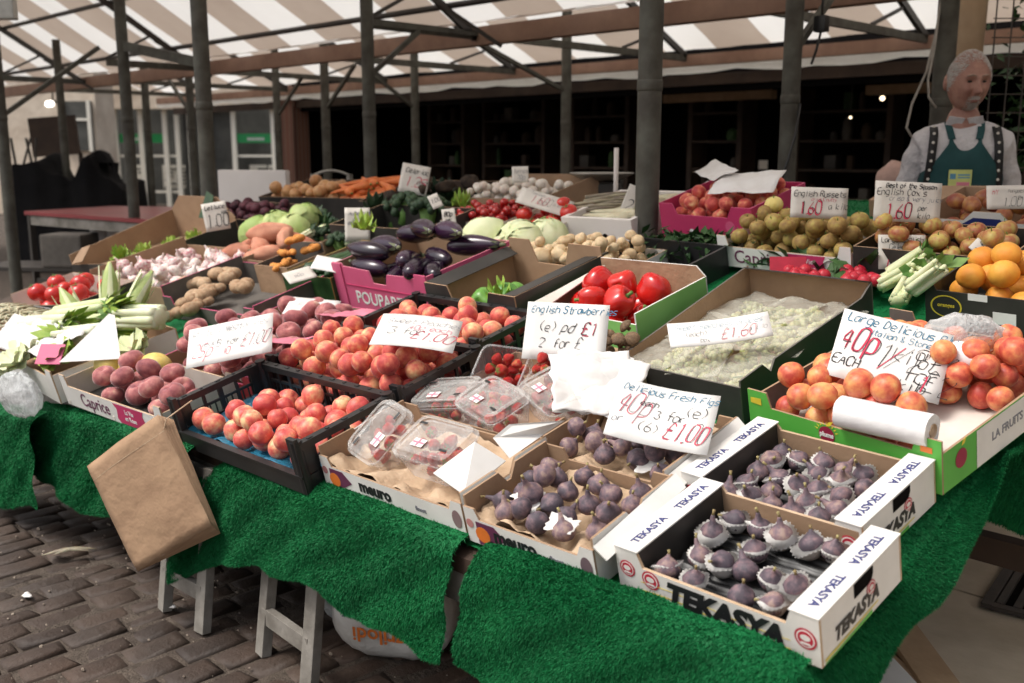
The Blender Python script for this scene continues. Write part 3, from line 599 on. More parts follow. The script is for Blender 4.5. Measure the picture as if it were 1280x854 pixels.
for px, py in ((105, 92), (248, 70), (594, 36)):
    x = at_y(px, py, 5.05).x; k += 1
    t = thing('roof_truss', ['dark steel truss at the left over the stone house', 'dark steel truss meeting the beam left of the thick post', 'dark steel truss meeting the beam near the middle'][k-1], 'truss', T(x, 0, 0), 'steel trusses under the near canopy')
    mb = MB(); mb.beam((0, 3.36, roofz(3.36)-.10), (0, 5.05, roofz(5.05)-.10), .035, .05); mb.build('rafter', 'dark_steel', t)
    mb = MB(); mb.beam((0, 4.12, 2.12), (0, 5.05, 2.12), .035, .06); mb.build('tie', 'green_metal', t)
    mb = MB(); mb.beam((0, 4.1, 2.15), (0, 4.55, roofz(4.55)-.125), .022, .022); mb.build('strut', 'dark_steel', t)
    mb = MB(); mb.beam((.3, 5.02, 2.02), (.0, 4.6, roofz(4.6)-.13), .025, .025); mb.build('strut', 'dark_steel', t)
for i in range(8):
    x = -14+i*2.15; t = thing('roof_truss', 'dark steel truss in the row under the rear canopy', 'truss', T(x, 0, 0), 'steel trusses under the rear canopy')
    mb = MB(); mb.beam((0, 6.42, roofz(6.42)-.09), (0, 7.58, roofz(7.58)-.07), .035, .05); mb.build('rafter', 'dark_steel', t)
    mb = MB(); mb.beam((0, 5.16, 2.12), (0, 7.58, 2.12), .035, .055); mb.build('tie', 'green_metal', t)
    mb = MB(); mb.beam((0, 6.7, 2.15), (0, 7.15, roofz(7.15)-.12), .022, .022); mb.build('strut', 'dark_steel', t)
def brace(key, dx, dy, z0, z1, label):
    p = PO[key]; mb = MB(); mb.beam(p+Vector((0, 0, z0)), p+Vector((dx, dy, z1)), .03, .03); tag(mb.build('brace', 'green_metal'), label, 'brace')
brace(462, .0, 1.0, 2.12, 2.125, 'green arm from the vegetable side post to the rust beam'); brace(462, .02, .42, 1.78, 2.1, 'green diagonal brace on the post behind the root vegetables')
brace(988, .01, .8, 2.11, 2.115, 'green arm from the cable post to the rust beam'); brace(988, .0, .38, 1.75, 2.07, 'green diagonal brace on the post beside the russet sign')
brace(707, .0, -1.0, 1.8, 2.12, 'green diagonal brace on the post behind the mushrooms'); brace(520, .0, -.6, 1.75, 2.1, 'green diagonal brace on the post left of the mushroom pile')
brace(410, .5, .0, 1.7, 2.1, 'green diagonal brace on the post above the carrots'); brace(350, .55, .0, 1.7, 2.12, 'green diagonal brace on the post by the brick pier')
brace(242, -.5, .0, 1.7, 2.12, 'green diagonal brace over the shop windows'); brace(5, -.1, .8, 1.55, 2.1, 'dark diagonal brace at the left edge post')
p = PO[162]; zt = rz(163, 7.6)-.4; mb = MB(); mb.tube([p+Vector((-.25*(1-math.cos(a)), -.25*(1-math.cos(a)), zt-.02+.55*math.sin(a))) for a in np.linspace(0, 1.45, 10)], .04, 10); tag(mb.build('curved_bracket', 'green_metal', smooth=True), 'curved green bracket on top of the post over the red table', 'bracket')
p = PO[162]; mb = MB(); mb.beam(p+Vector((0, 0, 2.08)), at_depth(252, 79, 7.1), .05, .07); tag(mb.build('tie_beam', 'green_metal'), 'green tie bar joining the curved post to the rust beam', 'beam')
mb = MB(); mb.box((0, 0, 0), (.17, .06, .12), 0, None, .01); tag(mb.build('flood_lamp', 'scale_metal', M=T(*at_depth(2, 12, 6.0)) @ Matrix.Rotation(R(45), 4, 'Z')), 'pale grey lamp housing at the top left corner', 'lamp')
# cables
t = thing('hanging_cable', 'black cable with a plug box hanging left of the trader', 'cable', T(*at_depth(1027, 30, 4.6)))
mb = MB(); mb.tube([(0, 0, .45), (0, 0, .1), (.0, 0, .02)], .006, 6); mb.tube([(0, 0, -.03), (-.015, -.01, -.12), (-.03, -.02, -.18)], .006, 6); mb.build('cord', 'cable_black', t, smooth=True)
mb = MB(); mb.box((0, 0, 0), (.06, .05, .075), 0, None, .012); mb.build('plug_box', 'cable_black', t, smooth=True, angle=40)
pts = [(1178, -5), (1170, 40), (1158, 90), (1140, 130), (1133, 160), (1142, 175)]
mb = MB(); mb.tube([at_depth(a, b_, 4.9) for a, b_ in pts], .006, 6); pts = [(1176, 0), (1168, 60), (1160, 100), (1161, 122), (1170, 135)]; mb.tube([at_depth(a, b_, 4.85) for a, b_ in pts], .006, 6)
tag(mb.build('grey_cable', 'cable_grey', smooth=True), 'pale grey cable looping down behind the trader', 'cable')
mb = MB(); mb.tube([at_depth(a, b_, 4.6) for a, b_ in ((1000, 130), (994, 170), (985, 200), (975, 232))], .007, 6); tag(mb.build('black_cable', 'cable_black', smooth=True), 'black cable running down beside the russet sign post', 'cable')
# pale carved trunk, mesh screen and dark climber at the right edge
q = at_depth(1217, 30, 5.2); t = thing('wooden_pillar', 'pale bare trunk rising behind the head of the trader', 'trunk', T(q.x, q.y, 0))
mb = MB(); mb.tube([(0.03*math.sin(z*2.2), 0, z) for z in np.linspace(0, 2.6, 16)], [.055+.06*max(0, (z-1.4))**1.1*(1 if z < 2 else .9) for z in np.linspace(0, 2.6, 16)], 14); mb.build('trunk', 'trunk_wood', t, smooth=True)
q = at_depth(1262, 90, 4.9); t = thing('mesh_screen', 'rusty wire mesh screen at the right edge behind the trader', 'screen', T(q.x, q.y, 0) @ Matrix.Rotation(R(45), 4, 'Z'))
mb = MB()
for i in range(7): mb.tube([(-.09+i*.08, 0, .9), (-.09+i*.08, 0, 2.5)], .004, 5)
for i in range(17): mb.tube([(-.1, .004, .95+i*.09), (.42, .004, .95+i*.09)], .003, 5)
mb.build('wire_mesh', 'iron_grate', t)
def leafy(name, label, M, box, n, ln, mat='leaf_dark', cat='plant', seed=0, stems=6):
    rn = random.Random(seed); t = thing(name, label, cat, M); mb = MB()
    for i in range(n):
        p = Vector((rn.gauss(0, box[0]/2.2), rn.gauss(0, box[1]/2.2), rn.uniform(0, box[2]))); L = ln*rn.uniform(.6, 1.3)
        Mx = T(*p) @ Euler((rn.uniform(-1, 1), rn.uniform(-1, 1), rn.uniform(0, 6.3))).to_matrix().to_4x4()
        mb.add([(0, 0, 0), (L*.45, L*.22, L*.06), (L, 0, -.05*L), (L*.45, -L*.22, L*.06)], [(0, 1, 2), (0, 2, 3)], 0, Mx)
    mb.build('foliage', mat, t, smooth=True); mb = MB()
    for i in range(stems): mb.tube([(rn.gauss(0, box[0]/4), rn.gauss(0, box[1]/4), 0), (rn.gauss(0, box[0]/3), rn.gauss(0, box[1]/3), box[2]*.9)], .006, 5)
    mb.build('stem', 'dark_wood', t); return t
q = at_depth(1272, 100, 5.1); leafy('climbing_plant', 'dark climbing plant on the wire mesh at the right edge', T(q.x+.12, q.y+.12, .9), (.26, .2, 1.7), 900, .07, seed=3)
# ================================================================== BACKGROUND
# dark shop behind the stalls, open in front
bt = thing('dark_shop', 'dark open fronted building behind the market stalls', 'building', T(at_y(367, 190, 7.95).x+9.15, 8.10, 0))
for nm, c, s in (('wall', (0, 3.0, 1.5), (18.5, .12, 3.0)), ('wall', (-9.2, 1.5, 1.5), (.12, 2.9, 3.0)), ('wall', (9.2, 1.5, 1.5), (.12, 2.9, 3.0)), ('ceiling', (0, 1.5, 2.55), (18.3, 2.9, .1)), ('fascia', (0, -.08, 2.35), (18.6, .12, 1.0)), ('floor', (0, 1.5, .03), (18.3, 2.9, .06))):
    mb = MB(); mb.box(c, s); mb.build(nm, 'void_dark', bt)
mb = MB()
q = at_y(367, 190, 7.95); mb.box((0, 0, 1.1), (.42, .26, 2.2)); tag(mb.build('brick_pier', 'pier_brick', M=T(q.x, q.y, 0)), 'red brick pier standing at the left end of the dark shop', 'pier')
for (px0, px1, py, y, lb) in ((832, 968, 121, 9.1, 'brown timber lintel above the dark doorway left of the cable post'), (1085, 1185, 111, 9.1, 'brown timber lintel in the dark behind the trader')):
    a, b_ = at_y(px0, py+3, y), at_y(px1, py-3, y); a.z = b_.z = (a.z+b_.z)/2; mb = MB(); mb.beam(a, b_, .1, .085); tag(mb.build('timber_lintel', 'raw_wood'), lb, 'lintel')
def shelf(px0, px1, y, z1, label, seed, cols):
    rn = random.Random(seed); a, b_ = at_y(px0, 200, y), at_y(px1, 200, y); w = b_.x-a.x; t = thing('shelf_unit', label, 'shelf', T((a.x+b_.x)/2, y, 0.06))
    for s in (-1, 1): mb = MB(); mb.box((s*(w/2-.03), 0, z1/2), (.06, .3, z1)); mb.build('upright', 'dark_wood', t)
    zs = np.arange(.75, z1, .3)
    for z in zs: mb = MB(); mb.box((0, 0, z), (w-.13, .28, .025)); mb.build('shelf_board', 'dark_wood', t)
    n = 0
    for z in zs:
        x = -w/2+.12
        while x < w/2-.12:
            s = rn.uniform(.06, .14); h = rn.uniform(.08, .24)
            if rn.random() < .5:
                mb = MB(); k = rn.random()
                if k < .5: mb.box((0, 0, h/2), (s, s, h), 0, None, .006)
                else: mb.lathe([(s*.4, 0), (s*.5, h*.3), (s*.42, h*.8), (s*.2, h*.95), (s*.22, h)], 10)
                o = mb.build('stored_pot' if k >= .5 else 'stored_box', rn.choice(cols), smooth=True, angle=35, M=T((a.x+b_.x)/2+x+s/2, y+rn.uniform(-.04, .04), .06+z+.013)); tag(o, 'small pot or box in the dark on the '+label.split(' holding')[0][:60], 'stored goods', 'goods on the '+label.split(' holding')[0]); n += 1
            x += s+rn.uniform(.03, .12)
cols = ['dark_wood', 'leaf_dark', 'dark_wood', 'yam_dark', 'grey_card', 'dark_steel']
shelf(545, 590, 9.6, 2.0, 'dark shelf left of the mushroom pile holding dim pots', 4, cols); shelf(612, 690, 9.8, 2.0, 'dark shelf behind the mushroom pile holding dim pots', 5, cols)
shelf(722, 795, 9.4, 2.0, 'dark shelf left of the thick post holding dim pots', 6, cols); shelf(868, 935, 9.5, 1.9, 'dark shelf right of the thick post holding dim pots', 8, cols); shelf(1000, 1120, 9.9, 1.9, 'dark shelf left of the trader holding dim pots', 9, cols)
for px, py, y, r_, lb in ((1103, 123, 9.3, .022, 'larger lit bulb in the dark shop beside the trader'), (1063, 147, 9.5, .012, 'small lit bulb in the dark shop')):
    t = thing('light_bulb', lb, 'bulb', T(*at_y(px, py, y))); mb = MB(); mb.ball((0, 0, 0), r_, 12, 8); mb.build('globe', 'bulb_glow', t, smooth=True); mb = MB(); mb.tube([(0, 0, r_), (0, 0, .45)], .006, 6); mb.build('flex', 'cable_black', t)
mb = MB(); mb.box((0, 0, 0), (.09, .01, .09)); tag(mb.build('wall_notice', 'sign_card_dull', M=T(*at_y(954, 206, 9.2)) @ Matrix.Rotation(R(30), 4, 'Z')), 'small pale square notice in the dark right of the thick post', 'notice')
# shop front far left
D = 24; o = at_depth(245, 200, D); ft = thing('shop_front', 'far shop front with cream window bars and a green fascia', 'building', T(o.x, o.y, 0) @ Matrix.Rotation(R(45), 4, 'Z'))
mpx = D/FPX; X = lambda px: (px-245)*mpx; ZZ = lambda py: at_depth(245, py, D).z
mb = MB(); mb.box((0, 1.4, 1.8), (8.5, .1, 5.2)); mb.build('wall', 'shop_inside', ft)
mb = MB(); mb.box((X(275), -.05, ZZ(120)), (7.0, .5, .65)); mb.build('cornice', 'stone', ft)
for px0, px1 in ((152, 208), (298, 345)):
    mb = MB(); mb.box((X((px0+px1)/2), .0, ZZ(173)), ((px1-px0)*mpx, .08, 11*mpx)); mb.build('fascia_sign', 'shop_green', ft)
    mb = MB()
    for j in range(9): mb.box((X((px0+px1)/2)+(j-4)*.055*(px1-px0)/56, -.045, ZZ(174)), (.035*(px1-px0)/56, .01, .07))
    mb.build('fascia_lettering', 'white_ink', ft)
for px in (148, 180, 210, 225, 295, 344):
    mb = MB(); mb.box((X(px), -.06, 1.6), (5.5*mpx, .1, 3.4)); mb.build('mullion', 'cream_paint', ft)
for py in (195, 240):
    mb = MB(); mb.box((X(186), -.03, ZZ(py)), (82*mpx, .07, 3*mpx)); mb.box((X(320), -.03, ZZ(py)), (55*mpx, .07, 3*mpx)); mb.build('glazing_bar', 'cream_paint', ft)
for px, w_ in ((165, 20), (197, 18), (217, 8), (312, 22), (332, 14)):
    mb = MB(); mb.box((X(px), .8, ZZ(222)), (w_*mpx, .02, 30*mpx)); mb.build('window_display', 'cream_paint', ft)
    mb = MB()
    for j in range(6): mb.box((X(px)+random.uniform(-.3, .3)*w_*mpx, .78, ZZ(212)-j*.09), (w_*mpx*random.uniform(.3, .7), .01, .04))
    mb.build('window_poster', 'shop_inside', ft)
mb = MB(); mb.box((X(260), .1, 1.5), (60*mpx, .1, 3.6)); mb.build('door_panel', 'shop_inside', ft)
for px in (240, 266): mb = MB(); mb.box((X(px), -.05, 1.5), (4*mpx, .1, 3.3)); mb.build('mullion', 'cream_paint', ft)
D2 = 21; o = at_depth(52, 200, D2); st = thing('stone_house', 'pale stone house wall at the far left', 'building', T(o.x, o.y, 0) @ Matrix.Rotation(R(45), 4, 'Z')); m2 = D2/FPX
mb = MB(); mb.box((.0, .5, 2.5), (145*m2, 1, 5)); mb.build('wall', 'stone', st)
Z2 = lambda py: at_depth(52, py, D2).z
mb = MB(); mb.box((50*m2, -.03, Z2(158)), (36*m2, .1, 60*m2)); mb.build('window', 'shop_inside', st)
mb = MB(); mb.box((34*m2, -.09, Z2(158)), (4*m2, .08, 62*m2)); mb.box((66*m2, -.09, Z2(158)), (4*m2, .08, 62*m2)); mb.box((50*m2, -.092, Z2(150)), (34*m2, .08, 3*m2)); mb.build('window_frame', 'cream_paint', st)
t = thing('twin_lamp', 'pair of lit white lamps above the notice board', 'lamp', T(*at_depth(62, 130, 14)))
for s in (-1, 1): mb = MB(); mb.ball((s*.05, 0, 0), .045, 12, 8); mb.build('globe', 'shop_lamp', t, smooth=True)
mb = MB(); mb.beam((-.08, .05, .03), (.08, .05, .03), .03, .04); mb.tube([(0, .05, .04), (0, .05, .5)], .012, 6); mb.build('bracket', 'dark_steel', t)
o = at_depth(78, 170, 12.5); t = thing('notice_board', 'dark brown notice board on two legs at the far left', 'board', T(o.x, o.y, 0) @ Matrix.Rotation(R(42), 4, 'Z'))
mb = MB(); mb.box((0, 0, o.z), (.60, .05, .48), 0, Matrix.Rotation(R(-4), 4, 'Y')); mb.build('panel', 'dark_wood', t)
for s in (-1, 1): mb = MB(); mb.beam((s*.2, .03, 0), (s*.2, .03, o.z-.2), .04, .04); mb.build('leg', 'dark_wood', t)
# dark covered stall, red table
o = at_depth(105, 240, 11.2); t = thing('covered_stall', 'covered stall under black sheets behind the red table', 'stall', T(o.x, o.y, 0) @ Matrix.Rotation(R(45), 4, 'Z'))
mb = MB(); mb.grid(lambda u, v: (-.75+1.35*u, -.4+1.0*v, (.95+.28*math.exp(-((u-.2)/.16)**2)+.30*math.exp(-((u-.65)/.10)**2)+.05*math.sin(17*u+5*v)+.03*math.sin(31*u))*(1 if .08 < v < .92 and .04 < u < .96 else .02)), 40, 14); mb.build('cover_sheet', 'tarp_dark', t, smooth=True)
mb = MB(); mb.grid(lambda u, v: (.02+.34*u, -.1+.3*v, 1.18+(.24*(1-abs(2*u-1)**1.6)-.1)*(1 if .2 < v < .8 else .0)), 13, 8); mb.build('peaked_sheet', 'tarp_dark', t, smooth=True)
o = at_depth(28, 215, 11); t = thing('folded_stand', 'dark folded metal stand leaning at the far left', 'stand', T(o.x, o.y, 0) @ Matrix.Rotation(R(45), 4, 'Z'))
mb = MB()
for a, b_ in ((-.15, .1), (-.02, -.12), (.1, .16), (.18, .05)): mb.beam((a, 0, .7), (b_, .05, 1.45), .02, .02)
mb.build('bars', 'dark_steel', t)
a, b_, c_ = at_depth(32, 264, 8.6), at_depth(252, 262, 7.4), at_depth(252, 287, 6.2)
zt = .80; P1 = at_z(32, 266, zt); P2 = at_z(150, 259, zt); P3 = at_z(248, 260, zt); P4 = at_z(236, 277, zt)
rt = thing('red_table', 'long table with glossy dull red top behind the lettuce box', 'table', T(0, 0, 0)); mb = MB()
for z in (0, -.03): pass
q1, q2, q3, q4 = (Vector((p.x, p.y, zt)) for p in (at_z(30, 264, zt), at_z(140, 257.5, zt), at_z(262, 259, zt), at_z(240, 278.5, zt)))
dn = Vector((0, 0, -.03)); mb.add([q1, q4, q3, q2, q1+dn, q4+dn, q3+dn, q2+dn], [(0, 1, 2, 3), (7, 6, 5, 4), (0, 4, 5, 1), (1, 5, 6, 2), (2, 6, 7, 3), (3, 7, 4, 0)]); mb.build('tabletop', 'red_paint', rt)
cc = (q1+q2+q3+q4)/4
for q in (q1, q2, q3, q4):
    q = q.lerp(cc, .06); mb = MB(); mb.box((q.x, q.y, .385), (.05, .05, .77)); mb.build('leg', 'dark_steel', rt)
mb = MB(); mb.beam(q1.lerp(cc, .05)+Vector((0, 0, -.075)), q4.lerp(cc, .05)+Vector((0, 0, -.075)), .03, .08); mb.build('apron', 'grey_wood', rt)
mb = MB(); mb.beam(q1.lerp(cc, .06)+Vector((0, 0, -.6)), q4.lerp(cc, .06)+Vector((0, 0, -.6)), .03, .05); mb.build('rail', 'dark_steel', rt)
for px, py, lb in ((125, 302, 'white jug shape standing below the red table'), (146, 304, 'second white jug standing at the right under the red table')):
    mb = MB(); mb.lathe([(.05, 0), (.075, .03), (.07, .14), (.03, .20), (.035, .22)], 14); tag(mb.build('white_jug', 'foam_white', smooth=True, M=T(*at_depth(px, py+6, 8.2))), lb, 'jug')
mb = MB(); p = at_depth(88, 312, 8.0); mb.box((0, 0, 0), (.34, .3, .26), 0, None, .02); tag(mb.build('storage_bin', 'grey_card', M=T(*p) @ Matrix.Rotation(R(40), 4, 'Z')), 'dull grey storage bin standing under the red table', 'bin')
p = at_depth(88, 312, 8.0); mb = MB(); mb.box((0, 0, 0), (1.6, .5, .03), 0, None); sh = tag(mb.build('low_shelf', 'dark_steel', M=T(at_depth(105, 312, 8.1).x, at_depth(105, 312, 8.1).y, min(p.z-.147, at_depth(143, 309, 8.2).z-.016)) @ Matrix.Rotation(R(40), 4, 'Z')), 'dark low shelf under the red table', 'shelf')
# ================================================================== BOXES AND GOODS
def rect(L, H): return [(0, 0), (L, 0), (L, H), (0, H)]
def notch(L, H, h, a, b_=None, s=.02):
    b_ = L-a if b_ is None else b_
    return [(0, 0), (L, 0), (L, H), (b_+s, H), (b_, h), (a, h), (a-s, H), (0, H)]
def tabs(L, H, h, c=.03): return [(0, 0), (L, 0), (L, H), (L-c, H), (L-c-.01, h), (c+.01, h), (c, H), (0, H)]
def slope(L, Ha, Hb): return [(0, 0), (L, 0), (L, Hb), (0, Ha)]
def tray(name, label, M, W, D, H, out, inn, front=None, back=None, left=None, right=None, cat='box', group=None, th=.005, edge='brown_card', liner=None):
    t = thing(name, label, cat, M, group); m3 = [out, inn, edge]
    for prof, L, o, U in ((front or rect(W, H), W, (0, 0, 0), (1, 0, 0)), (back or rect(W, H), W, (W, D, 0), (-1, 0, 0)),
                          (left or rect(D-2*th, H), D, (0, D-th, 0), (0, -1, 0)), (right or rect(D-2*th, H), D, (W, th, 0), (0, 1, 0))):
        mb = MB(); mb.prism(prof, o, U, (0, 0, 1), th, 0, 1, 2); mb.build('side_panel', m3, t)
    mb = MB(); mb.box((W/2, D/2, .006), (W-2*th-.001, D-2*th-.001, .006), 0); mb.build('base_panel', liner or inn, t)
    return t
def pack(n, r, W, D, x0=0, y0=0, z0=.012, var=.08, tries=160, bias=0, seed=1, old=None, spread=0):
    rn = random.Random(seed); S = list(old or []); out = []
    for _ in range(n):
        ri = r*rn.uniform(1-var, 1+var); best = None
        for _t in range(tries):
            x = x0+rn.uniform(ri, max(ri+1e-4, W-ri)); y = y0+rn.uniform(ri, max(ri+1e-4, D-ri)); z = z0+ri
            for (a, b_, c, rj) in S:
                d2 = (a-x)**2+(b_-y)**2; rs = (ri+rj)*.985
                if d2 < rs*rs: z = max(z, c+math.sqrt(rs*rs-d2))
            sc = z - bias*y
            if spread and S: sc -= spread*min(3.2*r, min(math.hypot(a-x, b_-y) for (a, b_, c, rj) in S))
            if best is None or sc < best[0]: best = (sc, x, y, z, ri)
        _, x, y, z, ri = best; S.append((x, y, z, ri)); out.append((x, y, z, ri))
    return out
PROTO = {}
def proto(key, fn, nvar=3):
    if key not in PROTO: PROTO[key] = [fn(i) for i in range(nvar)]
    return PROTO[key]
def put(name, parts, label, cat, group, M, mats=None):
    """parts = [(part name, mesh)...]; the first mesh is the thing itself, the rest its children"""
    o = link(name, parts[0][1]); o.matrix_world = M; tag(o, label, cat, group)
    for nm, me in parts[1:]: link(nm, me, o)
    return o
def upright(tilt=25):
    return Matrix.Rotation(random.uniform(0, 6.28), 4, 'Z') @ Matrix.Rotation(R(random.gauss(0, tilt)), 4, 'X')
# ---- fruit shapes, all about unit radius
def peach_shape(i, flat=1.0, cleft=.10, dimple=.16):
    rn = random.Random(i); mb = MB(); e = rn.uniform(.0, .05)
    def fn(p, a, t):
        q = Vector((p.x*(1+e), p.y, p.z*flat)); top = max(0, p.z)
        k = math.exp(-(math.atan2(p.y, p.x)/.28)**2)*max(0, 1-abs(p.z+.1)*.9)
        rad = math.hypot(p.x, p.y); q.z -= dimple*math.exp(-(rad/.28)**2)*(1 if p.z > 0 else .4)*(1 if p.z > 0 else -1)
        q *= 1-cleft*k+.02*math.sin(3*a+i)*math.sin(3*t); return q
    mb.ball((0, 0, 0), 1, 20, 14, 0, None, fn); return mb
def fruit_parts(key, matn, nvar=3, **kw):
    return [[('body', m)] for m in proto(key+matn, lambda i: peach_shape(i, **kw).mesh(key, [matn]), nvar)]
def fill(parts, name, label, cat, group, F, P, tilt=60, sq=1.0):
    os_ = []
    for (x, y, z, r) in P:
        M = F @ T(x, y, z) @ upright(tilt) @ Matrix.Diagonal((r*random.uniform(.95, 1.04), r*random.uniform(.95, 1.04), r*random.uniform(.93, 1.05), 1))
        os_.append(put(name, random.choice(parts), label, cat, group, M))
    return os_
def ball_fruit(key, matn, stem=True, flat=.92, dimple=.2, stem_mat='stalk_green', lobes=0, cal=False):
    def mk(i):
        b = peach_shape(i+3, flat, 0 if not lobes else .0, dimple)
        if lobes: b.v = [tuple(Vector(p)*(1+.05*math.cos(lobes*math.atan2(p[1], p[0])+i))) for p in b.v]
        return b.mesh(key, [matn])
    def st(i):
        mb = MB(); mb.tube([(0, 0, flat-dimple-.05), (.03, .02, flat+.02), (.08, .04, flat+.14)], [.05, .045, .055], 6)
        if cal:
            for k in range(5):
                a = k*1.257+i; mb.add([(0, 0, flat-dimple+.07), (.18*math.cos(a+.3), .18*math.sin(a+.3), flat-.02), (.52*math.cos(a), .52*math.sin(a), flat-.02+.05*(k % 3)), (.18*math.cos(a-.3), .18*math.sin(a-.3), flat-.02)], [(0, 1, 2, 3)])
        return mb.mesh('stem', [stem_mat])
    bs = proto(key+matn, mk); ss = proto(key+'stem'+stem_mat, st)
    return [[('body', b), ('stem', s)] if stem else [('body', b)] for b, s in zip(bs, ss)]
def fig_parts():
    def body(i):
        rn = random.Random(i); mb = MB(); n = rn.uniform(.9, 1.2)
        prof = [(.001, 0), (.30, .02), (.62, .14), (.88, .38), (1.0, .70), (.98, 1.0), (.80, 1.30), (.50, 1.56), (.28, 1.74), (.17, 1.92*n), (.13, 2.05*n)]
        bx, by = rn.uniform(-.14, .14), rn.uniform(-.14, .14)
        mb.lathe(prof, 20, 0, None, lambda p, a, t: Vector((p.x*(1+.035*math.sin(7*a+i)+.02*math.sin(13*a)*(t > .3)) + bx*t*t*1.2, p.y*(1+.035*math.sin(7*a+i)) + by*t*t*1.2, p.z-.9)))
        me = mb.mesh('fig', ['fig_skin']); s = MB(); s.tube([(bx*1.2, by*1.2, 2.02*n-.9), (bx*1.5, by*1.5, 2.2*n-.9), (bx*1.7+.06, by*1.8, 2.38*n-.9)], [.13, .10, .13], 8)
        return [('body', me), ('stem', s.mesh('stem', ['fig_stem']))]
    return proto('fig', body, 5)
def cup_mesh(i):
    mb = MB(); n = 48; vs = []; fs = []
    prof = [(.55, 0), (.62, .02), (.86, .45), (1.08, .86), (1.16, 1.0)]
    mb.lathe(prof, n, 0, None, lambda p, a, t: Vector((p.x*(1+.055*math.cos(24*a)*t)*(1+.06*math.sin(2*a+i)), p.y*(1+.055*math.cos(24*a)*t)*(1-.06*math.sin(2*a+i)), p.z*(1+.12*math.sin(3*a+2*i)*t))))
    return mb.mesh('paper_cup', ['cup_paper'])
def sheet(name, label, F, w, d, mat, amp=.01, seed=0, cat='liner', n=26, edge=0, parent=None, tear=0, freq=14, th=.0006):
    rn = random.Random(seed); o = Vector((rn.uniform(0, 50), rn.uniform(0, 50), 0)); mb = MB()
    def fn(u, v):
        x, y = (u-.5)*w, (v-.5)*d; p = Vector((x*freq, y*freq, 0))+o
        z = amp*mnoise.noise(p)*1.2+amp*.6*abs(mnoise.noise(p*2.3))+edge*max(0, max(abs(u-.5), abs(v-.5))-.36)*7
        k = 1+tear*mnoise.noise(o+Vector((5*math.atan2(y, x+1e-6), 0, 3)))
        return (x*k, y*k, z)
    mb.grid(fn, n, n); ob = mb.build(name, mat, parent, smooth=True, M=F if parent is not None else None)
    if parent is None: ob.matrix_world = F
    solid(ob, th)
    return tag(ob, label, cat) if label else ob
# ---- lettering on cardboard
FR = lambda x, z, y=-.0008: faceM((x, y, z), (1, 0, 0), (0, 0, 1))
def patch(parent, name, mat, M, poly, th=.0004, z=.0):
    mb = MB(); mb.prism(poly, (0, 0, th+z), (1, 0, 0), (0, 1, 0), th); return mb.build(name, mat, parent, M=M)
def disc(r, n=24): return [(r*math.cos(2*math.pi*k/n), r*math.sin(2*math.pi*k/n)) for k in range(n)]
def seal(parent, M, r):
    patch(parent, 'round_seal', 'red_print', M, disc(r), .0003); patch(parent, 'seal_ring', 'white_card', M, disc(r*.82), .0003, .0003); patch(parent, 'seal_core', 'red_print', M, disc(r*.70), .0003, .0006)
    patch(parent, 'seal_mark', 'white_card', M @ T(0, r*.1, 0), [(x*1.1, y*.7) for x, y in disc(r*.42)], .0003, .0009); patch(parent, 'seal_band', 'white_card', M @ T(0, -r*.45, 0), [(-r*.5, -r*.1), (r*.5, -r*.1), (r*.4, r*.1), (-r*.4, r*.1)], .0003, .0009)
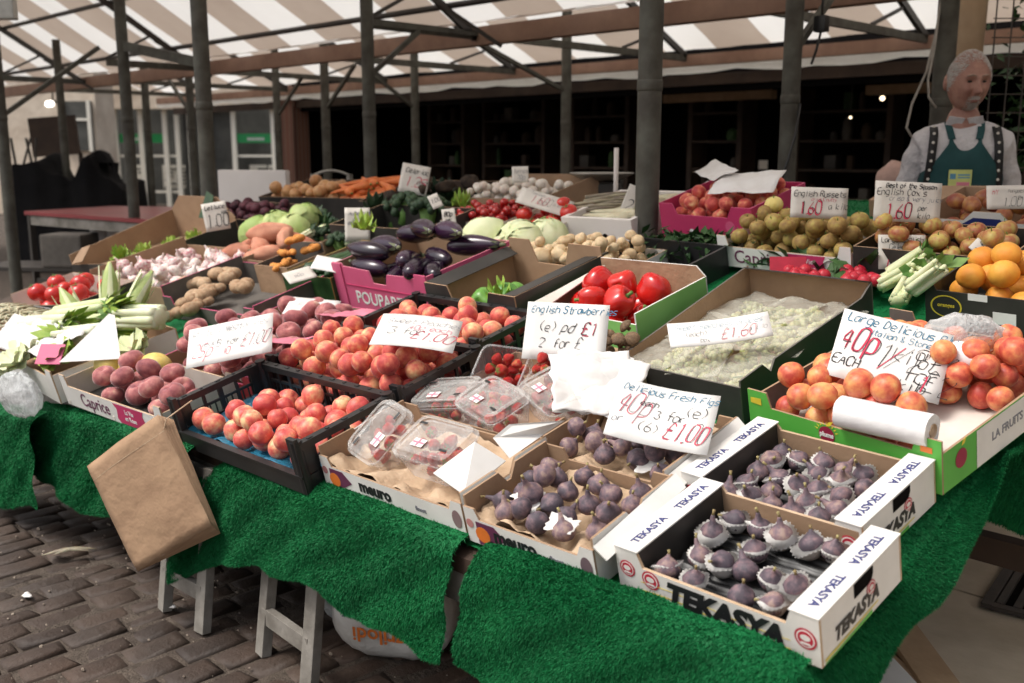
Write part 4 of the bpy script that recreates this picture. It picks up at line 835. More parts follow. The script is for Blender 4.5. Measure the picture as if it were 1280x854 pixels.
# ================= the two white fig trays at the table corner
def fig_tray(F, W, D, label, where, n, seed, big):
    H = .088; th = .006
    t = tray('fig_tray', label, F, W, D, H, 'white_card', 'brown_card', front=tabs(W, H, .060, .048), back=tabs(W, H, .074, .048), th=th, group=None, edge='kraft_light', liner='black_card', cat='fruit tray')
    for s in (0, 1):
        x0 = .0 if s == 0 else W-.05; mb = MB(); mb.box((x0+.025, D/2, H+.0015), (.052, D+.002, .003), 0, None, .001); lg = mb.build('ledge', 'white_card', t)
        mb = MB(); mb.box((.0485 if s == 0 else W-.0485, D/2, H*.5+.004), (.003, D-2*th-.002, H-.012)); mb.build('inner_panel', 'black_card' if s == 0 else 'brown_card', t)
        for yy in (.26, .74):
            U = (0, 1, 0) if s == 0 else (0, -1, 0); V = (-1, 0, 0) if s == 0 else (1, 0, 0)
            printed('TEKASYA', .021, 'ledge_lettering', 'navy_ink', t, faceM((x0+.026, yy*D, H+.0032), U, V), .0006, 1.05)
    # front wall print: red seal, green and yellow waves, bold name
    seal(t, FR(.074, .042), .0185); seal(t, FR(.024, .05), .0165); seal(t, FR(W-.024, .046), .019)
    wave = lambda z0, a, h: [(.051+i*(W-.102)/20, z0+a*math.sin(i*.32)) for i in range(21)]+[(.051+i*(W-.102)/20, z0+a*math.sin(i*.32)+h) for i in range(20, -1, -1)]
    patch(t, 'wave_print', 'green_card', FR(0, 0), [(.051, .001), (W-.051, .001)]+wave(.009, .004, 0)[20:21]+[p for p in wave(.009, .004, 0)[19::-1]] , .0003)
    patch(t, 'wave_print', 'yellow_print', FR(0, 0), wave(.0135, .004, .0018), .0003); patch(t, 'wave_print', 'yellow_print', FR(0, 0), wave(.031, .003, .0012), .0003)
    printed('TEKASYA', .054, 'lettering', 'black_ink', t, FR(W*.55, .030, -.0016), .0032, 1.0, .25)
    # right wall: dark hand hole, name, seal, waves
    Ms = lambda y, z: faceM((W+.0008, y, z), (0, 1, 0), (0, 0, 1))
    patch(t, 'hand_hole', 'void_dark', Ms(D*.52, H-.014), [(-.032, -.013), (.022, -.013), (.03, .0), (.03, .013), (-.032, .013)], .0003)
    printed('TEKASYA', .034, 'lettering', 'black_ink', t, Ms(D*.42, .032), .0016, 1.0, .25); seal(t, Ms(D*.60, .050), .014)
    patch(t, 'wave_print', 'yellow_print', Ms(0, 0), [(.01, .006), (.18, .012), (.18, .014), (.01, .010)], .0003); patch(t, 'wave_print', 'green_card', Ms(0, 0), [(.01, .001), (D*.6, .001), (D*.6, .008), (.1, .006), (.01, .003)], .0003, .0001)
    # dark ribbed insert
    mb = MB(); mb.grid(lambda u, v: (.055+(W-.11)*u, .012+(D-.024)*v, .020+.005*math.sin(v*60)+.001*math.sin(u*30)), 60, 50); mb.build('ribbed_insert', 'black_plastic', t, smooth=True)
    # figs in rows
    rn = random.Random(seed); figs = fig_parts(); cups = proto('cup', cup_mesh, 4)
    nx, ny = big; k = 0
    for j in range(ny):
        for i in range(nx):
            if rn.random() < .10: continue
            x = .085+(W-.17)*(i+.5*(j % 2)*.6)/(nx-.4)+rn.gauss(0, .005); y = .040+(D-.085)*j/(ny-1)+rn.gauss(0, .004); r = rn.uniform(.0205, .0240)
            if rn.random() < .68:
                put('paper_cup', [('cup', rn.choice(cups))], 'small fluted white paper cup under a fig in '+where, 'paper cup', 'fluted paper cups in '+where, F @ T(x, y, .027) @ Matrix.Rotation(rn.gauss(0, .18), 4, 'X') @ Matrix.Rotation(rn.gauss(0, .2), 4, 'Y') @ Matrix.Scale(r*1.10, 4))
            lay = rn.random(); M = F @ T(x, y, .028+r*.86) @ Matrix.Rotation(rn.uniform(0, 6.28), 4, 'Z') @ Matrix.Rotation(R(rn.gauss(10, 15) if lay < .7 else rn.uniform(50, 85)), 4, 'X') @ Matrix.Scale(r, 4)
            put('fig', rn.choice(figs), 'ripe purple fig lying in '+where, 'fig', 'purple figs in '+where, M)
    return t
F1 = sframe(-1.045, 1.300, -1, .016); fig_tray(F1, .395, .265, 'white fig tray with bold black lettering at the very corner of the table', 'the nearest white fig tray', 20, 3, (5, 4))
F2 = sframe(-1.095, 1.566, -3, .012); fig_tray(F2, .385, .265, 'white fig tray between the nearest tray and the green plum box', 'the second white fig tray', 20, 14, (5, 5))
# ================= green plum box
F = sframe(-1.130, 1.86, -8, .030); W, D, H = .45, .54, .10
t = tray('plum_box', 'bright green cardboard box of orange red plums with a big sign', F, W, D, H, 'green_card', 'grey_card', front=tabs(W, H+.012, .078, .05), back=tabs(W, H+.012, .085, .06), right=rect(D-.01, H-.015), left=rect(D-.01, H-.012), liner='white_liner', cat='fruit box')
mb = MB(); mb.box((W/2, D/2, .016), (W-.03, D-.03, .01)); mb.build('pad', 'white_liner', t)
M_ = FR(.20, .056); patch(t, 'plum_logo', 'maroon_print', M_, disc(.019), .0003); patch(t, 'logo_leaf', 'yellow_print', M_ @ T(.004, .020, 0), [(-.004, 0), (.006, .002), (.014, .014), (.002, .010)], .0003, .0002)
printed('plums', .014, 'logo_lettering', 'white_ink', t, M_ @ T(0, 0, .0006), .0006)
for k in range(9): patch(t, 'sun_ray', 'yellow_print', M_ @ Matrix.Rotation(R(20+k*17), 4, 'Z') @ T(.023, 0, 0), [(0, -.0015), (.008, 0), (0, .0015)], .0003)
printed('prunes', .020, 'lettering', 'white_ink', t, FR(.285, .040), .002); patch(t, 'corner_print', 'yellow_print', FR(.02, .088), [(-.012, -.006), (.016, -.008), (.016, .008), (-.012, .006)], .0003); patch(t, 'corner_print', 'orange_print', FR(W-.03, .088), [(-.012, -.006), (.012, -.006), (.012, .006), (-.012, .006)], .0003)
Ms = lambda y, z: faceM((W+.0008, y, z), (0, 1, 0), (0, 0, 1))
patch(t, 'side_band', 'white_card', Ms(0, 0), [(.12, .002), (D-.02, .002), (D-.02, .082), (.12, .082)], .0003); printed('LA FRUITS GOURMANDES', .026, 'lettering', 'grey_ink', t, Ms(.325, .045) @ T(0, 0, .0006), .0006, 1.0)
patch(t, 'plum_logo', 'maroon_print', Ms(.065, .05), disc(.020), .0003); patch(t, 'logo_leaf', 'yellow_print', Ms(.07, .075), [(-.004, 0), (.006, .002), (.014, .014), (.002, .010)], .0003)
pl = fruit_parts('plum', 'plum_skin', cleft=.06, dimple=.1)
P = pack(44, .0285, .21, D-.03, .012, .012, .022, .07, 60, seed=5)+pack(22, .0285, .18, .24, .25, .27, .022, .06, 60, seed=6)+pack(8, .028, .17, .07, .22, .012, .022, .06, 60, seed=8)+[(.225, .035, .085, .031)]
fill(pl, 'plum', 'ripe orange red plum lying in the bright green box', 'plum', 'plums in the bright green box', F, P)
def bag_roll(label, p, q, r):
    p, q = Vector(p), Vector(q); L = (q-p).length; t = thing('bag_roll', label, 'bag roll', T(*((p+q)/2)) @ rot_to(q-p)); mb = MB()
    prof = [(r*.45, -L/2), (r, -L/2+.001), (r*1.01, 0), (r, L/2-.001), (r*.45, L/2)]
    mb.lathe(prof, 28, 0, None, lambda v, a, t_: v*(1+.006*math.sin(5*a+7*t_))); mb.f.pop(); mb.f.pop(); mb.m = mb.m[:-2]
    mb.build('wound_bags', 'film_roll', t, smooth=True, angle=50)
    mb = MB(); mb.lathe([(r*.36, -L/2+.004), (r*.44, -L/2-.002), (r*.44, L/2+.002), (r*.36, L/2-.004)], 20); mb.lathe([(r*.35, L/2-.06), (r*.35, L/2-.002)], 16); mb.build('core', 'kraft_light', t, smooth=True, angle=50)
    return t
a, b_ = at_surf(1050, 514, .150), at_surf(1166, 539, .150); bag_roll('white roll of plastic bags lying across the plums in front', a, b_, .032)
a, b_ = at_surf(1140, 440, .15), at_surf(1222, 448, .15); bag_roll('white roll of plastic bags lying behind the plum sign', a, b_, .033)
q = at_surf(1205, 420, .17); mb = MB(); mb.ball((0, 0, 0), (.09, .05, .045), 24, 14, 0, None, lambda p, a, t_: p*(1+.22*mnoise.noise(p*2.3)+.08*math.sin(9*a+5*t_))); tag(mb.build('plastic_bag', 'bag_plastic', smooth=True, M=T(*q) @ Matrix.Rotation(R(40), 4, 'Z')), 'clear crumpled plastic bag lying on the roll behind the plum sign', 'plastic bag')
# ================= white and brown "meuro" boxes
def meuro(F, W, D, label, flaps=True, H=.085):
    t = tray('printed_box', label, F, W, D, H, 'white_card', 'brown_card', front=tabs(W, H-.004, .058, .03), back=tabs(W, H+.010, .070, .05), left=notch(D-.01, H+.018, H-.012, .12), right=notch(D-.01, H+.018, H-.012, .12), liner='kraft_light', cat='fruit box')
    patch(t, 'print_band', 'purple_ink', FR(0, 0), [(.03, .002), (.055, .002), (.11, .030), (.08, .054), (.03, .054)], .0003)
    mb = MB(); patch(t, 'fruit_print', 'orange_print', FR(.045, .026), [(x, y*.9) for x, y in disc(.020)], .0003, .0002); patch(t, 'fruit_print', 'dusky_peach_skin', FR(.012, .045), disc(.010), .0003)
    printed('meuro', .042, 'lettering', 'black_ink', t, FR(W*.40, .034, -.0012), .0016); printed("finest", .016, 'small_lettering', 'grey_ink', t, FR(W*.72, .030), .0003)
    patch(t, 'fruit_print', 'fig_skin', FR(W-.020, .04), [(x, y*1.5) for x, y in disc(.014)], .0003)
    return t
FM1 = sframe(-1.905, 1.262, 1, .018); m1 = meuro(FM1, .485, .275, 'white box lined with brown paper holding two lidded strawberry punnets')
FM2 = sframe(-1.410, 1.268, 1, .018); m2 = meuro(FM2, .335, .262, 'white box lined with brown paper holding figs below the folded white flaps')
FM3 = sframe(-1.452, 1.545, -1, .006); m3 = meuro(FM3, .335, .27, 'white box of figs standing under the fig price sign')
def flap(parent, pts, name='flap', mat='white_card'):
    mb = MB(); mb.add(pts, [tuple(range(len(pts)))]); o = mb.build(name, mat, parent); solid(o, .003); return o
flap(m1, [(.478, .02, .089), (.476, .15, .101), (.425, .12, .150), (.392, .02, .118)]); flap(m1, [(.478, .16, .103), (.478, .27, .106), (.52, .30, .135), (.43, .22, .145), (.415, .18, .128)])
flap(m1, [(.002, .02, .09), (.002, .20, .104), (-.03, .22, .06), (-.028, .0, .05)]); flap(m3, [(.338, .0, .09), (.338, .26, .105), (.37, .25, .085), (.368, .0, .07)]); flap(m2, [(.338, .0, .09), (.338, .26, .105), (.366, .25, .085), (.366, .0, .07)])
for Fm, W_, D_, pr, s in ((FM1, .485, .275, m1, 1), (FM2, .335, .262, m2, 2), (FM3, .335, .27, m3, 3)):
    sheet('paper_lining', None, T(W_/2, D_/2, .026) , W_*.94, D_*.92, 'kraft_light', .030, s, edge=.02, parent=pr, n=36, freq=17)
figs = fig_parts(); rn = random.Random(21)
def loose_figs(F, W, D, n, where, seed, hold=None):
    P = pack(n, .0245, W-.03, D-.03, .015, .015, .044, .10, 300, seed=seed, spread=.5)
    for (x, y, z, r) in P:
        M = F @ T(x, y, z) @ Matrix.Rotation(rn.uniform(0, 6.28), 4, 'Z') @ Matrix.Rotation(R(rn.choice([10, 25, 60, 85])+rn.gauss(0, 10)), 4, 'X') @ Matrix.Scale(r*.98, 4)
        put('fig', rn.choice(figs), 'purple fig lying on brown paper in '+where, 'fig', 'purple figs in '+where, M)
loose_figs(FM2, .335, .262, 22, 'the paper lined box beside the nearest white tray', 4); loose_figs(FM3, .335, .16, 14, 'the paper lined box under the fig price sign', 9)
for i, (Fm, x, y, rz_) in enumerate(((FM2, .11, .06, 20), (FM2, .085, .10, 70), (FM2, .22, .05, 10), (FM3, .25, .06, 40))):
    sheet('paper_leaf', 'torn white paper leaf lying among the figs in the paper lined boxes', Fm @ T(x, y, .072) @ Matrix.Rotation(R(rz_), 4, 'Z') @ Matrix.Rotation(R(12), 4, 'X'), .060, .042, 'cup_paper', .010, i+30, 'paper', 10, tear=.3)['group'] = 'torn white papers among the figs'
# ================= strawberry punnets
def berry(i):
    mb = MB(); mb.lathe([(.001, -1.2), (.35, -1.02), (.72, -.5), (.95, .1), (.86, .5), (.5, .72), (.001, .76)], 12, 0, None, lambda p, a, t: p*(1+.04*math.sin(3*a+i))); return mb.mesh('strawberry', ['berry_skin'])
def berry_cap(i):
    mb = MB()
    for k in range(6):
        a = k*1.05+i; mb.add([(0, 0, .76), (.3*math.cos(a+.4), .3*math.sin(a+.4), .80), (.85*math.cos(a), .85*math.sin(a), .70), (.3*math.cos(a-.4), .3*math.sin(a-.4), .80)], [(0, 1, 2, 3)])
    return mb.mesh('leaf_cap', ['stalk_green'])
BER = [[('body', b), ('leaf_cap', c)] for b, c in zip(proto('berry', berry), proto('bcap', berry_cap))]
def punnet(M, label, where, lid=True, n=16, seed=0, W=.150, D=.108, H=.066, sticker=True):
    t = thing('strawberry_punnet', label, 'punnet', M); mb = MB(); a = .80
    def ring(s, z): 
        out = []; r = .022*s; w, d = W/2*s, D/2*s
        for cx_, cy_, a0 in ((w-r, d-r, 0), (-w+r, d-r, 90), (-w+r, -d+r, 180), (w-r, -d+r, 270)):
            out += [(cx_+r*math.cos(R(a0+k*30)), cy_+r*math.sin(R(a0+k*30)), z) for k in range(4)]
        return out
    rings = [ring(a, 0), ring(a+.04, .012), ring(.94, H*.7), ring(.97, H), ring(1.05, H+.001), ring(1.05, H-.004)]; n_ = 16; vs = sum(rings, [])
    fs = [(i*n_+k, i*n_+(k+1) % n_, (i+1)*n_+(k+1) % n_, (i+1)*n_+k) for i in range(len(rings)-1) for k in range(n_)]+[tuple(range(n_))[::-1]]
    mb.add(vs, fs); mb.build('tub', 'clear_plastic', t, smooth=True, angle=50)
    if lid:
        mb = MB(); rings = [ring(1.06, H+.002), ring(1.06, H+.008), ring(1.0, H+.010), ring(.96, H+.020), ring(.82, H+.021), ring(.79, H+.017), ring(.4, H+.018)]; vs = sum(rings, [])
        fs = [(i*n_+k, i*n_+(k+1) % n_, (i+1)*n_+(k+1) % n_, (i+1)*n_+k) for i in range(len(rings)-1) for k in range(n_)]+[tuple((len(rings)-1)*n_+k for k in range(n_))]
        mb.add(vs, fs); mb.build('lid', 'lid_plastic', t, smooth=True, angle=50)
        for sx in (-1, 1): mb = MB(); mb.box((sx*W*.33, -sx*D*.25, H+.0225), (.02, .006, .001)); mb.build('vent_slot', 'black_plastic', t)
        if sticker:
            mb = MB(); mb.box((-.02, -.028, H+.0218), (.034, .024, .0006), 0); s = mb.build('sticker', 'white_ink', t)
            mb = MB(); mb.box((-.02, -.028, H+.0224), (.032, .005, .0005), 0); mb.box((-.02, -.028, H+.0226), (.005, .022, .0005), 0); mb.build('red_cross_print', 'pink_ink', s)
    for (x, y, z, r) in pack(n, .0165, W*.84, D*.84, -W*.42, -D*.42, .004, .12, 20, seed=seed):
        if lid and z+r > H+.016: continue
        put('strawberry', random.choice(BER), 'red strawberry inside '+where, 'strawberry', 'strawberries inside '+where, M @ T(x, y, z) @ rr3() @ Matrix.Scale(r*.92, 4))
    return t
punnet(FM1 @ T(.105, .145, .052) @ Euler((R(10), R(-30), R(78))).to_matrix().to_4x4(), 'lidded strawberry punnet tipped up at the left of the paper lined box', 'the tipped lidded punnet', n=16, seed=1)
punnet(FM1 @ T(.300, .125, .058) @ Euler((R(12), R(3), R(4))).to_matrix().to_4x4(), 'lidded strawberry punnet lying flat in the paper lined box', 'the flat lidded punnet in the paper lined box', n=18, seed=2, W=.165, D=.125)
FS = sframe(-1.925, 1.553, 1, .006); fs = tray('strawberry_box', 'low brown cardboard box holding the back strawberry punnets', FS, .455, .40, .07, 'brown_card', 'brown_card', right=notch(.39, .10, .07, .1), cat='fruit box')
punnet(FS @ T(.085, .075, .03) @ Euler((R(6), R(-6), R(14))).to_matrix().to_4x4(), 'lidded strawberry punnet beside the black crate corner', 'the lidded punnet beside the black crate', n=18, seed=3, W=.17, D=.125)
punnet(FS @ T(.245, .075, .045) @ Euler((R(10), R(4), R(-12))).to_matrix().to_4x4(), 'lidded strawberry punnet in the middle behind the folded white flaps', 'the middle lidded punnet', n=18, seed=4, W=.165, D=.125)
punnet(FS @ T(.370, .16, .055) @ Euler((R(8), R(8), R(-18))).to_matrix().to_4x4(), 'lidded strawberry punnet below the white tissue bags', 'the lidded punnet below the tissue bags', n=18, seed=5, W=.165, D=.12)
punnet(FS @ T(.130, .25, .055) @ Euler((R(38), R(2), R(8))).to_matrix().to_4x4(), 'open strawberry punnet tilted up left of the strawberry sign', 'the open tilted punnet', lid=False, n=20, seed=6, W=.15, D=.13, H=.085)
punnet(FS @ T(.300, .27, .050) @ Euler((R(24), R(0), R(-3))).to_matrix().to_4x4(), 'open strawberry punnet standing in front of the strawberry sign', 'the open punnet at the strawberry sign', lid=False, n=22, seed=7, W=.15, D=.11, H=.075)
# ================= tissue paper bags
for i in range(4):
    q = at_surf(752-4*i, 482-2*i, .145+.004*i); M = T(*q) @ Matrix.Rotation(R(38+3*i), 4, 'Z') @ Matrix.Rotation(R(46), 4, 'X') @ Matrix.Rotation(R(-14+5*i), 4, 'Z')
    sheet('tissue_bag', 'crumpled white tissue bag in the stack leaning behind the fig sign', M, .19, .16, 'tissue', .014, 40+i, 'paper bag', 26, tear=.10, freq=9)['group'] = 'white tissue bags behind the fig sign'
# ================= black plastic peach crates
def peach_crate(F, W, D, label, H=.13, front_low=True):
    t = thing('plastic_crate', label, 'crate', F); th = .012
    def wall(o, U, L, low, name='side_panel'):
        mb = MB(); Mx = faceM(o, U, (0, 0, 1)); h = .052 if low else H
        mb.box((L/2, .022, -th/2), (L, .044, th), 0, Mx)
        if not low:
            mb.box((L/2, H-.009, -th/2-.002), (L, .018, th+.010), 0, Mx); mb.box((L/2, .078, -th/2), (L-.04, .008, th*.5), 0, Mx)
            n = max(3, int(L/.055)); xs = np.linspace(.035, L-.035, n)
            for i, x in enumerate(xs): mb.box((x, .082, -th/2), (.008 if i % 2 else .014, .10, th*.7), 0, Mx)
            for i in range(int(L/.018)): mb.box((.02+i*.018, .058, -th/2), (.003, .03, th*.4), 0, Mx)
            for a_, b_ in ((0, .042),): mb.box((.021, .088, -th/2-.001), (.042, H-.05, th+.002), 0, Mx); mb.box((L-.021, .088, -th/2-.001), (.042, H-.05, th+.002), 0, Mx)
        else:
            for x in (.016, L-.016): mb.prism([(-.016, .0), (.016, .0), (.016, H-.03), (-.016, H-.03)], Mx @ Vector((x, .044, 0)), U, (0, 0, 1), th)
            mb.box((L/2, .046, -th/2), (L, .006, th+.006), 0, Mx)
        mb.build(name, 'black_plastic', t)
    wall((0, 0, 0), (1, 0, 0), W, front_low); wall((W, D, 0), (-1, 0, 0), W, False); wall((0, D-th, 0), (0, -1, 0), D-2*th, False); wall((W, th, 0), (0, 1, 0), D-2*th, False)
    mb = MB(); mb.box((W/2, D/2, .006), (W-.026, D-.026, .008)); mb.build('base_panel', 'black_plastic', t)
    for x in (.012, W-.012):
        for y in (.012, D-.012): mb = MB(); mb.tube([(x, y, .002), (x, y, H+.006)], .015, 10); mb.build('corner_post', 'black_plastic', t, smooth=True, angle=50)
    return t
FC1 = sframe(-2.52, 1.205, 1, .012); c1 = peach_crate(FC1, .605, .305, 'black plastic crate with blue liner and half a layer of peaches in front')
sheet('blue_liner', None, T(.3025, .1525, .020), .57, .27, 'blue_liner', .020, 3, edge=.016, parent=c1, n=40, freq=12)
FC2 = sframe(-2.53, 1.518, 1, .008); c2 = peach_crate(FC2, .605, .305, 'black plastic crate heaped with peaches behind the front crate', front_low=True)
sheet('blue_liner', None, T(.3025, .1525, .020), .57, .27, 'blue_liner', .02, 4, edge=.016, parent=c2, n=30)
FC3 = sframe(-2.52, 1.832, 0, .008); c3 = peach_crate(FC3, .56, .26, 'rearmost black plastic crate of nectarines under a white sign')
ne = fruit_parts('nect', 'nectarine_skin', cleft=.10); pe = fruit_parts('peach', 'peach_skin', cleft=.08)
P = pack(38, .0295, .44, .275, .15, .015, .026, .08, 300, seed=11)+[(.055, .060, .065, .031), (.115, .055, .063, .032), (.11, .13, .063, .031)]
fill(ne, 'nectarine', 'pale red and yellow nectarine in the front black crate', 'nectarine', 'nectarines in the front black crate', FC1, P)
fill(pe, 'peach', 'round red and yellow peach heaped in the second black crate', 'peach', 'peaches in the second black crate', FC2, pack(74, .0308, .57, .275, .015, .015, .024, .07, 50, bias=-.10, seed=12))
fill(pe, 'peach', 'orange peach in the rearmost black crate', 'peach', 'peaches in the rearmost black crate', FC3, pack(40, .031, .525, .23, .015, .015, .030, .06, 40, seed=13))
# ================= cardboard box lettered in purple (flat peaches) and left end vegetables
def slat_box(F, W, D, H, label, big, small):
    t = tray('peach_box', label, F, W, D, H, 'white_card', 'white_liner', front=tabs(W, H+.02, H-.016, .035), back=tabs(W, H+.02, H, .035), edge='kraft_light', cat='fruit box', liner='black_card')
    printed(big, .062, 'lettering', 'purple_ink', t, FR(W*.33, H*.42), .0002); L = W*.29
    patch(t, 'purple_label', 'magenta_card', FR(W*.68, H*.42), [(-L/2, .03), (-L*.4, .012), (-L*.46, -.02), (-L*.38, -.032), (L*.40, -.032), (L*.5, -.012), (L*.44, .016), (L*.5, .032)], .0003)
    printed(small, .022, 'label_lettering', 'white_ink', t, FR(W*.68, H*.42, -.0014), .0002)
    for x in (.02, W*.5, W-.02): mb = MB(); mb.box((x, -.0007, .01), (.012, .001, .012)); mb.build('staple_tab', 'white_liner', t)
    return t
FCP = sframe(-3.255, 1.185, 2, .006); slat_box(FCP, .66, .245, .085, 'white card box lettered in purple with dusky flat peaches', 'Caprice', 'La Vie\nen Rose')
fp = fruit_parts('flatpeach', 'dusky_peach_skin', flat=.80, cleft=.10, dimple=.28)
fill(fp, 'flat_peach', 'dusky pink peach in the white box lettered in purple', 'peach', 'dusky peaches in the purple lettered box', FCP, pack(17, .038, .50, .18, .15, .012, .014, .05, 200, seed=15, spread=.3), 40)
ml = ball_fruit('melon', 'melon_skin', False, 1.15, .04)
for x, y, r in ((.075, .14, .062), (.17, .175, .058), (.275, .195, .062)):
    put('yellow_melon', ml[0], ['pale yellow melon at the left end of the purple lettered box', 'small yellow melon second from the left behind the dusky peaches', 'bright yellow melon behind the middle of the dusky peaches'][[.075, .17, .275].index(x)], 'melon', None, FCP @ T(x, y, .085) @ Matrix.Rotation(R(80), 4, 'Y') @ Matrix.Scale(r*.82, 4))
# box of dusky peaches behind
FR1 = sframe(-3.06, 1.44, 3, .006); W, D, H = .50, .55, .09
rb = tray('peach_box', 'red edged card box of dusky peaches with a leaning white sign', FR1, W, D, H, 'red_card', 'brown_card', front=tabs(W, H, .06, .03), edge='pink_card', cat='fruit box')
fill(fp, 'flat_peach', 'dusky red peach in the red edged box', 'peach', 'dusky peaches in the red edged box', FR1, pack(64, .0365, W-.03, D-.03, .015, .015, .020, .05, 80, bias=-.10, seed=16), 40)
for i, (x, y, a) in enumerate(((.475, .20, -4), (.475, .43, -6))):
    sheet('pink_tissue', ['pink tissue leaf along the right rim of the dusky peach box', 'pink tissue leaf farther up the right rim of the dusky peach box', 'pale pink tissue at the back left of the dusky peach box'][i], FR1 @ T(x, y, .125) @ Matrix.Rotation(R(70+a), 4, 'Z') @ Matrix.Rotation(R(14), 4, 'Y'), .22, .05, ['pink_ink', 'pink_ink', 'tissue'][i], .012, 60+i, 'paper', 14)
# left end: open wooden box with celery, sweetcorn and leeks
FV = sframe(-3.97, 1.205, -3, .006); tray('vegetable_box', 'pale wooden box of celery and sweetcorn at the left end', FV, .69, .44, .10, 'white_card', 'kraft', front=tabs(.69, .115, .09, .05), edge='raw_wood', cat='vegetable box')
def leek(F, p, q, label, r=.030, leaf='leek_white', top='stalk_green', flare=1.5, cat='celery', name='celery', grp=None):
    p, q = Vector(p), Vector(q); d = q-p; L = d.length; t = thing(name, label, cat, F @ T(*p) @ rot_to(d), grp); mb = MB()
    rn = random.Random(label+str(q)); mb.lathe([(.001, -.002), (r*.62, 0), (r*.80, .012), (r*.72, .03), (r*.3, .05)], 14)
    for k in range(9):
        a = k*2.4; rr_ = r*(.62 if k < 6 else .25); fl = flare*rn.uniform(.9, 1.25); Lk = L*rn.uniform(.70, .88)
        mb.tube([(rr_*math.cos(a)*(1+(fl-1)*u+.05*math.sin(5*u+k)), rr_*math.sin(a)*(1+(fl-1)*u), .006+Lk*u) for u in np.linspace(0, 1, 9)], [r*.40*(1-.45*u**1.5) for u in np.linspace(0, 1, 9)], 9)
    mb.build('stalks', leaf, t, smooth=True)
    mb = MB(); rn = random.Random(label)
    for k in range(70 if L > .2 else 7):
        a = rn.uniform(0, 6.28); b0 = Vector((r*flare*.6*math.cos(a)*rn.random(), r*flare*.6*math.sin(a)*rn.random(), L*.72)); e = b0+Vector((math.cos(a)*rn.uniform(.01, .05), math.sin(a)*rn.uniform(.01, .05), L*rn.uniform(.12, .34)))
        w = Vector((-math.sin(a), math.cos(a), 0))*rn.uniform(.008, .016); m_ = b0.lerp(e, .6); mb.add([b0, m_+w, e, m_-w], [(0, 1, 2, 3)])
    mb.build('leaves', top, t, smooth=True); return t
leek(FV, (.06, .10, .13), (.50, .20, .17), 'long pale celery wrapped in white paper at the front left', .05, 'leek_white', 'lettuce_leaf', 1.2)
leek(FV, (.10, .22, .13), (.56, .36, .19), 'long pale green celery head lying behind the wrapped one', .052, 'pale_leaf', 'lettuce_leaf', 1.2)
leek(FV, (.62, .22, .15), (.40, .10, .14), 'white celery butt with leafy end beside the red edged box', .045, 'leek_white', 'lettuce_leaf', 1.2)
leek(FV, (.70, .40, .16), (.46, .30, .16), 'thick white leek butt near the dusky peaches', .045, 'leek_white', 'stalk_green', 1.2)
for i, (px, py, off, mt, r) in enumerate(((75, 448, .13, 'lettuce_leaf', .05), (170, 418, .10, 'lettuce_leaf', .05), (40, 440, .12, 'pale_leaf', .06), (165, 440, .10, 'pale_leaf', .055), (20, 455, .12, 'pale_leaf', .05))):
    rn = random.Random(i); q = at_surf(px, py, off); mb = MB()
    for k in range(14):
        a = k*2.4; mb.grid(lambda u, v, a=a, k=k: (r*(.2+1.1*v)*math.cos(a+(u-.5)*1.2), r*(.2+1.1*v)*math.sin(a+(u-.5)*1.2), r*(.9*v*(k/14)+.18*math.sin(9*u+k)*v)), 8, 5)
    o = mb.build('salad_leaves', mt, smooth=True); o.matrix_world = T(*q) @ Matrix.Rotation(R(35), 4, 'X'); tag(o, ['bright green leaf tuft beside the pink card tag', 'bright green leaf tuft right of the white paper point', 'pale leafy clump at the far left of the celery', 'pale leafy clump below the leaning sweetcorn', 'pale leafy clump in the front left corner of the celery box'][i], 'leaves')
def corn(M, label):
    t = thing('sweetcorn', label, 'sweetcorn', M); mb = MB(); mb.lathe([(.014, 0), (.026, .02), (.036, .08), (.034, .15), (.022, .21), (.006, .26)], 16, 0, None, lambda v, a, t_: Vector((v.x*(1+.08*math.sin(5*a)), v.y*(1+.08*math.sin(5*a)), v.z))); mb.build('husk', 'husk_green', t, smooth=True)
    mb = MB()
    for k in range(5): a = k*1.3; mb.grid(lambda u, v: ((.036+.006*u)*math.cos(a+(v-.5)*.9*(1-u*.8)), (.036+.006*u)*math.sin(a+(v-.5)*.9*(1-u*.8)), .02+.22*u), 7, 5)
    mb.build('husk_leaf', 'pale_leaf', t, smooth=True); mb = MB(); mb.tube([(0, 0, -.03), (0, 0, .005)], .012, 8); mb.build('stalk', 'leek_white', t); return t
for (px, py, off, ax, ay, lb) in ((137, 405, .06, -8, 8, 'upright green sweetcorn cob behind the white paper point'), (150, 412, .06, 24, 28, 'green sweetcorn cob leaning right beside the garlic box'), (112, 425, .06, -40, -10, 'pale sweetcorn cob leaning left of the white paper point')):
    q = at_surf(px, py, off); corn(T(*q) @ Matrix.Rotation(R(45), 4, 'Z') @ Matrix.Rotation(R(ax), 4, 'Y') @ Matrix.Rotation(R(-28), 4, 'X'), lb)
q = at_surf(116, 436, .17); mb = MB(); mb.prism([(-.10, -.05), (.10, -.035), (.045, .125), (.025, .13)], (0, 0, 0), (1, 0, 0), (0, 1, 0), .001); tag(mb.build('paper_point', 'sign_card', M=T(*q) @ Matrix.Rotation(R(42), 4, 'Z') @ Matrix.Rotation(R(52), 4, 'X')), 'blank white paper pointing up over the celery', 'paper')
q = at_surf(63, 443, .165); mb = MB(); mb.box((0, 0, 0), (.085, .004, .075), 0, None, .001); tag(mb.build('pink_card_tag', 'pink_card', M=T(*q) @ Matrix.Rotation(R(40), 4, 'Z') @ Matrix.Rotation(R(-40), 4, 'X')), 'blank pink card tag lying on the white celery', 'card')
